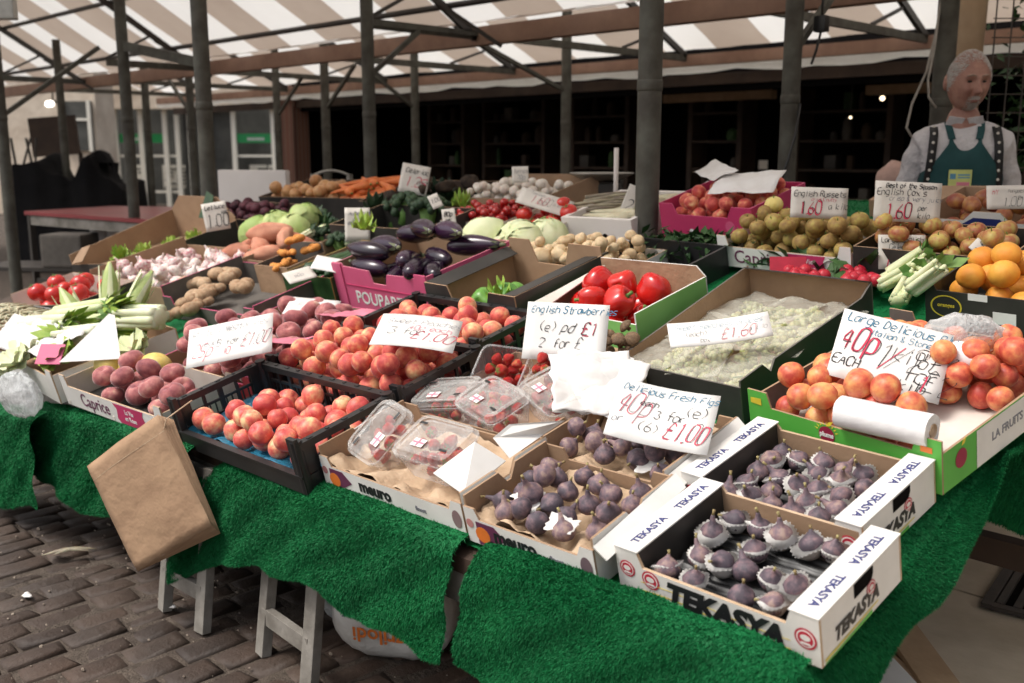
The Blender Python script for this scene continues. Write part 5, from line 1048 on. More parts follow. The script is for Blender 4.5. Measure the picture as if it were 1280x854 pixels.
sheet('wrapping_paper', 'white wrapping paper round the celery at the front left', FV @ T(.34, .07, .155) @ Matrix.Rotation(R(6), 4, 'Z') @ Matrix.Rotation(R(24), 4, 'X'), .56, .15, 'tissue', .03, 70, 'paper', 24)
q = at_surf(25, 490, .03); q = at_y(25, 493, 1.10); mb = MB(); mb.ball((0, 0, 0), (.13, .05, .07), 30, 18, 0, None, lambda p, a, t_: p*(1+.20*mnoise.noise(p*3)+.05*math.sin(9*a))); tag(mb.build('plastic_bag', 'bag_plastic', smooth=True, M=T(*q)), 'clear plastic bag hanging over the front of the celery box', 'plastic bag')
mb = MB(); mb.box((0, 0, .05), (.05, .22, .10), 0, None, .004); tag(mb.build('orange_carton', 'orange_print', M=sframe(-4.01, 1.33, -3, .006)), 'orange carton edge at the far left beside the celery box', 'carton')
# beans heap at far left
FB = sframe(-4.62, 1.26, 6, .006); tray('bean_tray', 'shallow tray of dry brown beans below the tomatoes', FB, .58, .20, .09, 'brown_card', 'kraft', cat='vegetable box')
mb = MB(); rn = random.Random(4)
for _ in range(320):
    x, y = rn.uniform(.03, .55), rn.uniform(.02, .18); z = .085+.05*math.sin(math.pi*x/.58)*math.sin(math.pi*y/.2)-rn.uniform(0, .02); a = rn.uniform(0, 3.14); L = .045
    mb.tube([(x-L*math.cos(a), y-L*math.sin(a), z), (x, y, z+.008), (x+L*math.cos(a), y+L*math.sin(a), z)], [.002, .005, .002], 5)
o = mb.build('bean_pods', 'bean_skin', smooth=True); o.matrix_world = FB; tag(o, 'heap of dry bean pods in the tray below the tomatoes', 'beans', kind='stuff')
# tomatoes
FT = sframe(-4.60, 1.50, 4, .006); tt_ = tray('tomato_box', 'dark green printed box of vine tomatoes at the far left', FT, .56, .30, .12, 'black_card', 'white_liner', front=slope(.56, .07, .12), cat='vegetable box')
mb = MB(); 
for k in range(6): mb.box((.30+.01*(k % 2), -.0006, .088-k*.012), (.16-.02*(k % 3), .001, .0035)); mb.box((.45, -.0006, .094-k*.010), (.06-.01*(k % 2), .001, .003))
mb.build('small_print', 'white_ink', tt_)
tm = ball_fruit('tomato', 'tomato_skin', True, .86, .16, 'stalk_green', 0, True)
fill(tm, 'tomato', 'ripe red vine tomato in the far left box', 'tomato', 'vine tomatoes in the far left box', FT, pack(20, .041, .50, .27, .02, .015, .014, .06, 40, seed=17), 30)
# ================================================================== MIDDLE AND REAR GOODS
# lettuce, garlic, sweet potato, ginger, cucumber boxes on the left
FL = sframe(-5.15, 1.97, 2, .006); tray('lettuce_box', 'long black edged cardboard box of lettuce with a tall back flap', FL, .62, .62, .10, 'black_card', 'brown_card', front=slope(.62, .05, .10), back=[(0, 0), (.62, 0), (.62, .16), (.50, .24), (.12, .24), (.0, .14)], left=slope(.61, .16, .10), right=slope(.61, .10, .12), cat='vegetable box')
def leaf_head(M, r, mat, seed, name, label, cat, grp=None, n=16, ruffle=.25):
    rn = random.Random(seed); mb = MB()
    for k in range(n):
        a = k*2.4; t0 = k/n; R1 = r*(1.05-.55*t0); up = .15+1.2*t0
        def fn(u, v, a=a, R1=R1, up=up, k=k):
            w = (u-.5)*2; b_ = a+w*(.75-.2*v); rad = R1*(.25+.85*v-.15*v*v); z = r*up*v*1.0-r*.25+r*ruffle*.5*math.sin(9*u+k)*v*v
            return (rad*math.cos(b_), rad*math.sin(b_), z)
        mb.grid(fn, 9, 6)
    o = mb.build(name, mat, smooth=True); o.matrix_world = M; return tag(o, label, cat, grp)
for i, (x, y) in enumerate(((.24, .16), (.36, .22), (.42, .34), (.46, .46))):
    leaf_head(FL @ T(x, y, .055) @ upright(25), .060, 'lettuce_leaf', i, 'lettuce', 'leafy green lettuce in the long black edged box', 'lettuce', 'lettuces in the long black edged box')
mb = MB(); mb.prism([(0, 0), (.13, 0), (.10, .12), (.03, .14)], (0, 0, 0), (1, 0, 0), (0, 1, 0), .002); tag(mb.build('green_leaflet', 'cucumber_skin', M=FL @ T(.40, .54, .15) @ Matrix.Rotation(R(60), 4, 'X')), 'dark green printed leaflet standing in the lettuce box', 'leaflet')
mb = MB(); mb.prism([(0, 0), (.10, .02), (.12, .11), (.04, .09), (.02, .05)], (0, 0, 0), (1, 0, 0), (0, 1, 0), .003); tag(mb.build('torn_flap', 'brown_card', M=FL @ T(.09, -.03, .07) @ Matrix.Rotation(R(50), 4, 'X')), 'torn cardboard flap at the front of the lettuce box', 'card')
FG = sframe(-4.46, 1.80, 4, .006); tray('garlic_box', 'brown cardboard box of pink and white garlic in nets', FG, .62, .50, .10, 'brown_card', 'brown_card', left=rect(.49, .14), cat='vegetable box')
def garlic(i):
    mb = MB(); mb.lathe([(.25, -.75), (.75, -.62), (1, -.15), (.92, .2), (.55, .6), (.22, .85), (.14, 1.3), (.10, 1.5)], 20, 0, None, lambda p, a, t: Vector((p.x*(1+.07*math.cos(9*a+i)*(1-t)), p.y*(1+.07*math.cos(9*a+i)*(1-t)), p.z))); return [('bulb', mb.mesh('garlic', ['garlic_skin']))]
ga = proto('garlic', garlic)
fill(ga, 'garlic_bulb', 'pink and white garlic bulb in the brown cardboard box', 'garlic', 'garlic bulbs in the brown cardboard box', FG, pack(48, .031, .58, .46, .02, .02, .05, .12, 25, bias=-.1, seed=22), 70)
FSW = sframe(-4.20, 2.22, 3, .012); tray('sweet_potato_box', 'low cardboard box of pink sweet potatoes', FSW, .50, .38, .08, 'brown_card', 'grey_card', cat='vegetable box')
def spud(mat, n_, a_, b_, amp=.1):
    def mk(i):
        mb = MB(); o = Vector((i*7.3, 1, 2)); mb.ball((0, 0, 0), (1, b_, b_), 18, 14, 0, Matrix.Rotation(R(90), 4, 'Y') if False else None, lambda p, a, t: Vector((p.x, p.y+.25*(p.x*p.x-.3)*a_, p.z))*(1+amp*1.6*mnoise.noise(p*1.3+o))); return [('body', mb.mesh(n_, [mat]))]
    return proto(n_, mk, 4)
sp = spud('sweet_potato_skin', 'sweet_potato', .8, .42, .12); rn = random.Random(31)
for i, (x, y, z, a, r) in enumerate(((.12, .07, .07, 20, .11), (.22, .16, .085, -35, .12), (.33, .10, .07, 50, .10), (.13, .20, .075, 75, .10), (.36, .24, .085, 10, .11), (.24, .29, .07, -20, .11), (.24, .20, .14, 30, .11), (.40, .17, .13, -50, .08))):
    put('sweet_potato', rn.choice(sp), 'pink skinned sweet potato in the low cardboard box', 'sweet potato', 'sweet potatoes in the low cardboard box', FSW @ T(x, y, z) @ Matrix.Rotation(R(a), 4, 'Z') @ Matrix.Rotation(R(rn.gauss(0, 8)), 4, 'Y') @ Matrix.Scale(r, 4))
FGI = sframe(-3.78, 1.80, 4, .006); tray('ginger_box', 'dark grey sided box of knobbly ginger roots', FGI, .62, .40, .10, 'grey_card', 'grey_card', left=rect(.39, .13), front=tabs(.62, .09, .06, .06), edge='pink_card', cat='vegetable box')
def ginger(i):
    rn = random.Random(i); mb = MB(); p = Vector((0, 0, 0))
    for k in range(7):
        r = rn.uniform(.32, .5); mb.ball(tuple(p), (r*1.3, r, r*.9), 12, 8, 0, Matrix.Rotation(rn.uniform(0, 3), 4, 'Z') if k == 0 else None); p = p+Vector((rn.uniform(-.4, .7), rn.uniform(-.55, .55), rn.uniform(-.08, .12)))
    return mb
def ging_parts(mat, key):
    out = []
    for i in range(3):
        mb = ginger(i); out.append([('root', mb.mesh(key, [mat]))])
    return out
gi = ging_parts('ginger_skin', 'ginger_root'); rn = random.Random(5)
for x, y, z in ((.10, .08, .07), (.20, .14, .09), (.14, .22, .10), (.30, .20, .09), (.24, .05, .07), (.06, .16, .09)):
    put('ginger_root', rn.choice(gi), 'knobbly tan ginger root in the dark grey box', 'ginger', 'ginger roots in the dark grey box', FGI @ T(x, y, z) @ Matrix.Rotation(rn.uniform(0, 6), 4, 'Z') @ Matrix.Scale(.062, 4))
FTU = sframe(-3.60, 2.12, 4, .012); tray('turmeric_box', 'small tan card box of orange turmeric roots', FTU, .22, .20, .12, 'kraft', 'grey_card', back=rect(.22, .16), cat='vegetable box')
tu = ging_parts('turmeric_skin', 'turmeric_root')
for x, y, z in ((.06, .05, .10), (.13, .08, .12), (.09, .14, .13), (.16, .15, .14), (.12, .12, .19)): put('turmeric_root', rn.choice(tu), 'orange turmeric root in the small tan box', 'turmeric', 'turmeric roots in the small tan box', FTU @ T(x, y, z) @ Matrix.Rotation(rn.uniform(0, 6), 4, 'Z') @ Matrix.Scale(.036, 4))
FCU = sframe(-3.36, 2.10, 3, .006); tray('cucumber_box', 'dark green box of cucumbers and small cards beside the pink aubergine box', FCU, .30, .42, .12, 'cucumber_skin', 'brown_card', edge='pear_skin', cat='vegetable box')
def cuc(i):
    mb = MB(); mb.tube([(-1+2*t, .12*math.sin(3*t+i), .0) for t in np.linspace(0, 1, 12)], [.02]+[.15+.02*math.sin(t*9+i) for t in range(10)]+[.02], 12); return [('body', mb.mesh('courgette', ['cucumber_skin']))]
cu = proto('cuc', cuc)
for i in range(9): put('cucumber', cu[i % 3], 'dark green cucumber in the box beside the aubergines', 'cucumber', 'cucumbers in the box beside the aubergines', FCU @ T(.06+.045*(i % 5), .20+.02*(i % 2), .07+.035*(i//5)) @ Matrix.Rotation(R(86+rn.gauss(0, 6)), 4, 'Z') @ Matrix.Scale(.15, 4))
# pink aubergine box
FA = sframe(-3.06, 2.14, -1, .006); W, D, H = .545, .40, .17
t = tray('aubergine_box', 'tall pink cardboard box with white capital lettering full of aubergines', FA, W, D, H, 'pink_card', 'brown_card', front=[(0, 0), (W, 0), (W, H), (W-.06, H), (W-.06, H-.012), (W-.12, H-.012), (W-.22, H-.015), (W-.235, H-.055), (.235, H-.055), (.22, H-.01), (.065, H-.005), (.06, H+.005), (0, H+.005)], edge='pink_ink', cat='vegetable box')
for x in (.055, W-.06): mb = MB(); mb.box((x/2 if x < .1 else (W+x)/2, -.0025, H/2+.004), (x if x < .1 else W-x, .005, H)); mb.build('corner_wrap', 'pink_card', t)
mb = MB(); mb.box((W/2, -.0015, .096), (W-.125, .002, .003)); mb.build('fold_line', 'magenta_card', t)
printed('POUPARTS', .066, 'lettering', 'white_ink', t, FR(W*.49, .050), .0008, .98)
def aub(i):
    mb = MB(); n = 16; c = .25+.1*i; pts = []; rs = []
    for k in range(n):
        u = k/(n-1); pts.append((-1.2+2.4*u, c*(u-.5)**2*2.0, 0)); rs.append(max(.012, .48*(math.sin(math.pi*min(1, u*.92+.04))**.55)*(.62+.5*u)))
    mb.tube(pts, rs, 18); me = mb.mesh('aubergine', ['aubergine_skin'])
    s = MB(); p0 = Vector(pts[0]); s.tube([p0+Vector((-.25, .08, .03)), p0+Vector((-.02, 0, 0))], [.07, .10], 8)
    for k in range(6):
        a = k*1.047; s.add([p0+Vector((-.03, 0, 0)), p0+Vector((.12, .17*math.cos(a-.4), .17*math.sin(a-.4))), p0+Vector((.42, .30*math.cos(a), .30*math.sin(a))), p0+Vector((.12, .17*math.cos(a+.4), .17*math.sin(a+.4)))], [(0, 1, 2, 3)])
    return [('body', me), ('calyx', s.mesh('calyx', ['calyx_green']))]
au = proto('aub', aub, 3); rn = random.Random(9)
for (x, y, z, a, tl) in ((.11, .08, .20, 5, 5), (.14, .05, .15, 3, 4), (.33, .10, .18, -55, -12), (.40, .08, .16, -62, -8), (.47, .10, .15, -48, -6), (.12, .18, .19, 172, 6), (.26, .26, .24, 160, 5), (.40, .26, .24, 165, 5), (.22, .14, .11, 20, 0), (.36, .20, .16, -20, 0), (.15, .30, .20, 185, 0), (.47, .30, .18, 200, 0), (.27, .10, .12, -70, 0)):
    put('aubergine', rn.choice(au), 'glossy dark purple aubergine in the pink box', 'aubergine', 'aubergines in the pink box', FA @ T(x, y, z) @ Matrix.Rotation(R(a), 4, 'Z') @ Matrix.Rotation(R(tl), 4, 'Y') @ Matrix.Scale(.088*rn.uniform(.92, 1.08), 4))
# black box of green peppers
FB1 = sframe(-2.49, 2.10, -2, .006); W, D, H = .430, .40, .165
t = tray('pepper_box', 'tall black cardboard box holding a few green peppers', FB1, W, D, H, 'black_card', 'brown_card', front=notch(W, H, H-.065, .14, .29, .025), back=notch(W, H+.03, H-.05, .17, .30, .03), edge='kraft', cat='vegetable box')
mb = MB(); mb.box((W/2, -.0015, .098), (W, .0015, .002)); mb.build('fold_line', 'kraft', t)
flap(t, [(.002, .01, H), (.002, .38, H+.002), (.05, .38, H-.02), (.05, .01, H-.022)], 'side_flap', 'black_card'); flap(t, [(W-.002, .01, H), (W-.002, .38, H+.002), (W-.06, .38, H-.004), (W-.06, .01, H-.006)], 'side_flap', 'black_card')
def pepper(mat):
    def mk(i):
        mb = MB()
        def fn(p, a, t):
            k = 1+.09*math.cos(4*a+i)*(.4+.6*t)+.05*math.cos(3*a+2*i); top = math.exp(-(math.hypot(p.x, p.y)/.30)**2)*max(0, p.z)*.38; bt = math.exp(-(math.hypot(p.x, p.y)/.25)**2)*max(0, -p.z)*.25
            return Vector((p.x*k*(1-.10*(p.z < 0)*-p.z), p.y*k, p.z*1.12-top+bt))
        mb.ball((0, 0, 0), 1, 28, 18, 0, None, fn); s = MB(); s.lathe([(.26, .72), (.28, .78), (.13, .84), (.10, 1.02), (.13, 1.22)], 10, 0, None, lambda p, a, t: p*(1)+Vector((.06*t*t, 0, 0))); return [('body', mb.mesh('pepper', [mat])), ('stem', s.mesh('stem', ['stalk_green']))]
    return proto('pepper'+mat, mk, 3)
gp = pepper('green_pepper_skin'); rp = pepper('red_pepper_skin'); rn = random.Random(8)
for (x, y, z, ax, az) in ((.17, .10, .075, 70, 20), (.24, .13, .085, 80, 160), (.21, .20, .06, 60, 80), (.33, .24, .08, 75, 250), (.35, .17, .06, 80, 30)):
    put('green_pepper', rn.choice(gp), 'shiny green pepper in the black cardboard box', 'pepper', 'green peppers in the black cardboard box', FB1 @ T(x, y, z) @ Matrix.Rotation(R(az), 4, 'Z') @ Matrix.Rotation(R(ax), 4, 'X') @ Matrix.Scale(.052, 4))
leaf_head(FB1 @ T(.245, .10, .12), .05, 'lettuce_leaf', 77, 'leaf_tuft', 'bright green leaf tuft among the green peppers', 'leaf', n=8, ruffle=.5)
# lime green box of red peppers
FP = sframe(-2.035, 2.125, -3, .020); W, D, H = .405, .32, .14
t = tray('pepper_box', 'lime green cardboard box of glossy red peppers', FP, W, D, H, 'lime_card', 'kraft', left=slope(D-.01, H-.01, H-.02), front=rect(W, H-.03), back=[(0, 0), (W, 0), (W, H+.02), (.03, H+.03), (0, H)], edge='white_card', liner='brown_card', cat='vegetable box')
flap(t, [(.006, .01, H-.02), (.006, .30, H-.006), (.05, .28, H+.01), (.04, .02, H-.035)], 'side_flap', 'white_liner')
for (x, y, z, ax, az) in ((.07, .06, .05, 20, 0), (.16, .07, .05, 70, 40), (.25, .06, .05, 60, 200), (.31, .13, .05, 20, 90), (.07, .15, .055, 70, 130), (.17, .17, .05, 10, 0), (.26, .19, .05, 75, 300), (.09, .20, .115, 78, 190), (.20, .19, .125, 82, 20), (.27, .09, .115, 55, 100), (.30, .21, .115, 70, 250), (.155, .10, .105, 80, 320), (.06, .27, .055, 60, 60), (.25, .28, .06, 60, 150)):
    put('red_pepper', rn.choice(rp), 'glossy red pepper in the lime green box', 'pepper', 'red peppers in the lime green box', FP @ T(x, y, z+.01) @ Matrix.Rotation(R(az), 4, 'Z') @ Matrix.Rotation(R(ax), 4, 'X') @ Matrix.Scale(.046*rn.uniform(.9, 1.1), 4))
# grapes in their black box
FGR = sframe(-1.58, 1.95, -3, .006); W, D, H = .385, .60, .115
t = tray('grape_box', 'long black cardboard box of pale green grapes in clear bags', FGR, W, D, H, 'black_card', 'brown_card', back=rect(W, H+.03), right=[(0, 0), (D-.01, 0), (D-.01, H+.03), (D-.06, H+.005), (.14, H-.005), (.12, H-.03), (.09, H), (0, H-.005)], front=rect(W, H-.02), left=slope(D-.01, H+.04, H-.02), edge='grey_card', cat='fruit box')
flap(t, [(.0, D-.004, H+.032), (W, D-.004, H+.032), (W-.02, D-.05, H+.050), (.02, D-.05, H+.050)][::-1], 'flap', 'black_card')
def bunch(i):
    rn = random.Random(i); mb = MB()
    for _ in range(36):
        a = rn.uniform(0, 6.28); z = rn.uniform(-1, 1); r = .55*(1-.45*abs(z+.2))*math.sqrt(rn.random()); mb.ball((r*math.cos(a), z*.8, r*math.sin(a)*.6), .17*rn.uniform(.9, 1.1), 8, 6)
    s = MB(); s.tube([(0, -.7, 0), (0.03, .3, .1), (0, 1.0, .2)], [.02, .03, .04], 5); return [('berries', mb.mesh('grape_bunch', ['grape_skin'])), ('stalk', s.mesh('stalk', ['stalk_green']))]
gb = proto('bunch', bunch, 4); rn = random.Random(12)
for j in range(6):
    for i in range(4): put('grape_bunch', rn.choice(gb), 'pale green grape bunch bagged in the long black box', 'grapes', 'grape bunches in the long black box', FGR @ T(.068+.083*i+rn.gauss(0, .005), .06+.092*j, .050+rn.gauss(0, .004)) @ Matrix.Rotation(rn.uniform(0, 6.28), 4, 'Z') @ Matrix.Scale(.058, 4))
for i in range(3):
    for j in range(3): sheet('grape_bag', 'clear plastic bag over the grapes in the long black box', FGR @ T(.075+.118*i, .11+.18*j, .082+.003*((i+j) % 2)) @ Matrix.Rotation(R(rn.gauss(0, 14)), 4, 'Z'), .13, .20, 'film', .010, 80+3*i+j, 'plastic bag', 22, freq=14)['group'] = 'clear bags over the grapes'
# mushrooms in a wicker punnet
FW_ = sframe(-1.70, 1.97, 0, .01); mb = MB(); t = thing('wicker_basket', 'small wicker punnet of brown mushrooms beside the grape box', 'basket', FW_)
mb = MB()
for k in range(12):
    for z in range(5): mb.box((.012*k+.006, -.002*((k+z) % 2), .01+z*.014), (.011, .006, .012))
mb.build('weave', 'kraft_light', t); mb = MB(); mb.box((.07, .06, .03), (.14, .11, .05)); mb.build('basket_body', 'kraft', t)
def mush(i):
    mb = MB(); mb.lathe([(.001, .7), (.5, .62), (.9, .3), (1, 0), (.85, -.15), (.3, -.12), (.28, -.7), (.001, -.72)], 14); return [('cap', mb.mesh('mushroom', ['mushroom_skin']))]
ms = proto('mush', mush, 2)
for x, y, z, r, _a in [(p[0], p[1], p[2], p[3], 0) for p in pack(12, .02, .14, .11, 0, 0, .06, .15, 20, seed=2)]: put('mushroom', rn.choice(ms), 'small brown mushroom in the wicker punnet', 'mushroom', 'mushrooms in the wicker punnet', FW_ @ T(x, y, z) @ upright(40) @ Matrix.Scale(r, 4))
# cabbages, leeks, broccoli behind the sweet potatoes
def cabbage(M, r, mat, label, grp=None):
    rn = random.Random(label+str(M.translation.x)); mb = MB(); mb.ball((0, 0, 0), r*.93, 20, 14, 0, None, lambda p, a, t: p*(1+.04*math.sin(5*a+3*t)))
    for k in range(7):
        a = k*2.4+rn.random(); tl = .3+.25*k/7
        def fn(u, v, a=a, k=k): th = (v-.05)*1.75; b_ = a+(u-.5)*1.7*math.sin(max(th, .15)); rad = r*(1+.012*k+.04*v*v+.03*math.sin(8*u+k)*v); return (rad*math.sin(th+.2)*math.cos(b_), rad*math.sin(th+.2)*math.sin(b_), rad*math.cos(th+.2))
        mb.grid(fn, 9, 8, 0, Matrix.Rotation(rn.uniform(-.6, .6), 4, 'X'))
    o = mb.build('cabbage', mat, smooth=True); o.matrix_world = M; return tag(o, label, 'cabbage', grp)
for i, (px, py, off, r, lb) in enumerate(((322, 292, .11, .085, 'pointed green cabbage at the left of the cabbage row'), (347, 288, .11, .095, 'large pale green cabbage in the cabbage row'), (368, 290, .10, .085, 'pale green cabbage at the right of the cabbage row'), (381, 273, .14, .075, 'round darker green cabbage topping the cabbage row'))):
    cabbage(T(*at_surf(px, py, off)) @ upright(25), r, 'cabbage_leaf', lb)
for i, (p, q) in enumerate((((362, 303), (405, 268)), ((370, 306), (418, 277)), ((358, 308), (398, 285)))):
    a, b_ = at_surf(*p, .07), at_surf(*q, .13); leek(Matrix.Identity(4), a, b_, 'slim leek lying beside the row of cabbages', .022, 'pale_leaf', 'cucumber_skin', 1.0, 'leek', 'leek', 'leeks beside the cabbages')
def broccoli(i):
    rn = random.Random(i); mb = MB()
    for _ in range(60):
        a = rn.uniform(0, 6.28); e = rn.uniform(0, 1.2); r = rn.uniform(.85, 1); mb.ball((r*math.sin(e)*math.cos(a), r*math.sin(e)*math.sin(a), r*math.cos(e)-.2), rn.uniform(.16, .26), 7, 5)
    s = MB(); s.tube([(0, 0, -.9), (0, 0, .3)], [.25, .5], 10); return [('florets', mb.mesh('broccoli', ['dark_green_veg'])), ('stalk', s.mesh('stalk', ['stalk_green']))]
bc = proto('broc', broccoli)
for px, py in ((408, 300), (424, 306), (440, 303), (416, 288), (432, 290), (447, 312)): put('broccoli', rn.choice(bc), 'dark green broccoli head left of the aubergines', 'broccoli', 'broccoli heads left of the aubergines', T(*at_surf(px, py, .06)) @ upright(20) @ Matrix.Scale(.062, 4))
for i, px in enumerate((497, 520, 545, 510, 535)): put('broccoli', rn.choice(bc), 'dark green broccoli head behind the aubergines', 'broccoli', 'broccoli heads behind the aubergines', T(*at_surf(px, 268-6*(i % 2), .09+.03*(i > 2))) @ upright(20) @ Matrix.Scale(.085, 4))
def crate_at(px0, px1, py, D, H, label, out, inn, name='box', off=.004, rot=0, cat='vegetable box', **kw):
    a, b_ = at_surf(px0, py, off), at_surf(px1, py, off); x = a.x; y = (a.y+b_.y)/2
    F = sframe(x, y, rot, off); t = tray(name, label, F, b_.x-a.x, D, H, out, inn, cat=cat, **kw); return F, b_.x-a.x, t
# beetroot, onions, carrots and the foam board
FBt = sframe(-5.05, 2.66, 0, .006); tray('beetroot_box', 'dark crate of beetroots below the white foam board', FBt, .60, .30, .10, 'black_card', 'dark_wood', cat='vegetable box')
bt_ = ball_fruit('beet', 'beet_skin', False, .92, -.1); fill(bt_, 'beetroot', 'dark red beetroot in the crate below the white foam board', 'beetroot', 'beetroots below the white foam board', FBt, pack(64, .028, .56, .26, .02, .02, .02, .12, 25, bias=-.1, seed=23))
FCa = sframe(-4.98, 2.98, 4, .004); tray('carrot_crate', 'black crate of onions and carrots beside the white foam board', FCa, .95, .36, .12, 'black_card', 'black_card', cat='vegetable box')
on = ball_fruit('onion', 'onion_skin', True, .88, -.12, 'potato_skin'); fill(on, 'onion', 'golden brown onion left of the carrots', 'onion', 'onions left of the carrots', FCa, pack(34, .034, .50, .32, .02, .02, .04, .1, 20, bias=-.15, seed=24))
def carrot(i):
    mb = MB(); mb.tube([(-1+2*t, .10*math.sin(2*t+i), 0) for t in np.linspace(0, 1, 12)], [.03]+[.05+.016*k for k in range(1, 11)]+[.08], 10); s = MB(); s.tube([(.98, .1*math.sin(2+i), 0), (1.10, .1*math.sin(2+i), .03)], [.05, .04], 6); return [('root', mb.mesh('carrot', ['carrot_skin'])), ('top', s.mesh('top', ['stalk_green']))]
ca = proto('carrot', carrot)
for i in range(26): put('carrot', rn.choice(ca), 'bright orange carrot heaped beside the onions', 'carrot', 'carrots heaped beside the onions', FCa @ T(rn.uniform(.56, .86), rn.uniform(.06, .30), .06+.035*(i//9)+rn.uniform(0, .02)) @ Matrix.Rotation(R(rn.gauss(15, 22)), 4, 'Z') @ Matrix.Rotation(R(rn.gauss(0, 6)), 4, 'Y') @ Matrix.Scale(.115, 4))
p0, p1 = at_depth(277, 257, 6.35), at_depth(361, 250, 6.15); d = (p1-p0); L = Vector((d.x, d.y, 0)).length
t = thing('foam_box', 'white foam board box standing behind the beetroots', 'foam box', T((p0.x+p1.x)/2, (p0.y+p1.y)/2, p0.z-.03) @ Matrix.Rotation(math.atan2(d.y, d.x), 4, 'Z'))
mb = MB(); mb.box((0, 0, .125), (L, .05, .26), 0, None, .012); mb.build('side_panel', 'foam_white', t, smooth=True, angle=40); mb = MB(); mb.box((0, .16, .05), (L-.02, .26, .10), 0, None, .008); mb.build('base', 'foam_white', t, smooth=True, angle=40)
t = thing('wire_basket', 'pale wire basket handle behind the carrots', 'basket', T(*at_depth(415, 238, 6.9))); ya = Matrix.Rotation(R(45), 4, 'Z')
mb = MB(); mb.tube([ya @ Vector((-.13+.26*u, 0, .10+.035*math.sin(math.pi*u))) for u in np.linspace(0, 1, 12)], .009, 8); mb.build('handle', 'scale_metal', t, smooth=True)
mb = MB(); mb.box(tuple(ya @ Vector((.125, 0, .0))), (.03, .03, .22)); mb.build('side_arm', 'scale_metal', t); mb = MB(); mb.box(tuple(ya @ Vector((-.125, 0, .0))), (.03, .03, .22)); mb.build('side_arm', 'scale_metal', t)
# dark root vegetables
FY = sframe(-4.05, 2.98, 2, .01); tray('root_crate', 'dark crate of brown root vegetables under the tilted sign', FY, .62, .40, .12, 'black_card', 'dark_wood', cat='vegetable box')
ym = spud('yam_dark', 'yam', .5, .62, .22); fill(ym, 'celeriac', 'rough dark brown celeriac under the tilted sign', 'celeriac', 'celeriac roots under the tilted sign', FY, pack(13, .055, .58, .36, .02, .02, .04, .15, 20, bias=-.1, seed=25))
FD = sframe(-3.75, 2.60, 2, .006); tray('greens_crate', 'black crate of broccoli behind the aubergine box', FD, .62, .32, .14, 'black_card', 'black_card', cat='vegetable box')
leaf_head(T(*at_surf(455, 283, .20)), .06, 'lettuce_leaf', 9, 'sprout_greens', 'yellow green leafy tuft in front of the white sign', 'leaf', n=10, ruffle=.5); leaf_head(T(*at_surf(578, 255, .12)), .06, 'lettuce_leaf', 11, 'sprout_greens', 'yellow green leafy tuft left of the cherry tomatoes', 'leaf', n=10, ruffle=.6)
leaf_head(T(*at_surf(553, 250, .10)), .10, 'dark_green_veg', 15, 'dark_cabbage', 'dark leafy cabbage left of the cherry tomatoes', 'cabbage', n=16); leaf_head(T(*at_surf(470, 262, .10)), .08, 'dark_green_veg', 16, 'dark_cabbage', 'dark leafy cabbage in front of the root crate', 'cabbage', n=16)
# mushrooms pile, tomatoes
FTn = sframe(-3.45, 3.10, 2, .004); tray('turnip_box', 'brown box heaped with white turnips under two signs', FTn, .50, .42, .13, 'brown_card', 'brown_card', cat='vegetable box')
tn = ball_fruit('turnip', 'turnip_skin', True, .90, .05, 'leek_white'); fill(tn, 'turnip', 'small white turnip heaped in the brown box', 'turnip', 'white turnips heaped in the brown box', FTn, pack(120, .0225, .46, .38, .02, .02, .05, .1, 12, bias=-.3, seed=26))
FCh = sframe(-3.30, 2.86, 1, .006); tray('cherry_tomato_box', 'white and purple box of small dark red cherry tomatoes', FCh, .36, .24, .10, 'sign_card_dull', 'purple_ink', cat='vegetable box')
ch = ball_fruit('cherry', 'cherry_skin', False, .95, .1); fill(ch, 'cherry_tomato', 'small dark red cherry tomato in the white and purple box', 'tomato', 'cherry tomatoes in the white and purple box', FCh, pack(56, .019, .34, .22, .01, .01, .07, .1, 14, seed=27))
mb = MB(); mb.box((.26, -.003, .055), (.15, .006, .10)); mb.build('purple_panel', 'purple_ink', bpy.data.objects[[o.name for o in bpy.data.objects if o.name.startswith('cherry_tomato_box')][0]])
FTo = sframe(-2.92, 2.86, 1, .006); tt2 = tray('tomato_box', 'white printed box of red tomatoes under the lying price sign', FTo, .29, .26, .10, 'sign_card_dull', 'white_liner', cat='vegetable box')
fill(tm, 'tomato', 'bright red tomato in the white box under the lying sign', 'tomato', 'red tomatoes under the lying sign', FTo, pack(9, .036, .27, .24, .01, .01, .045, .06, 25, seed=28), 40)
mb = MB(); mb.box((.03, -.003, .05), (.03, .004, .07)); mb.build('side_label', 'sign_card', tt2); printed('TOMATOES', .032, 'lettering', 'black_ink', tt2, FR(.165, .082), .0008)
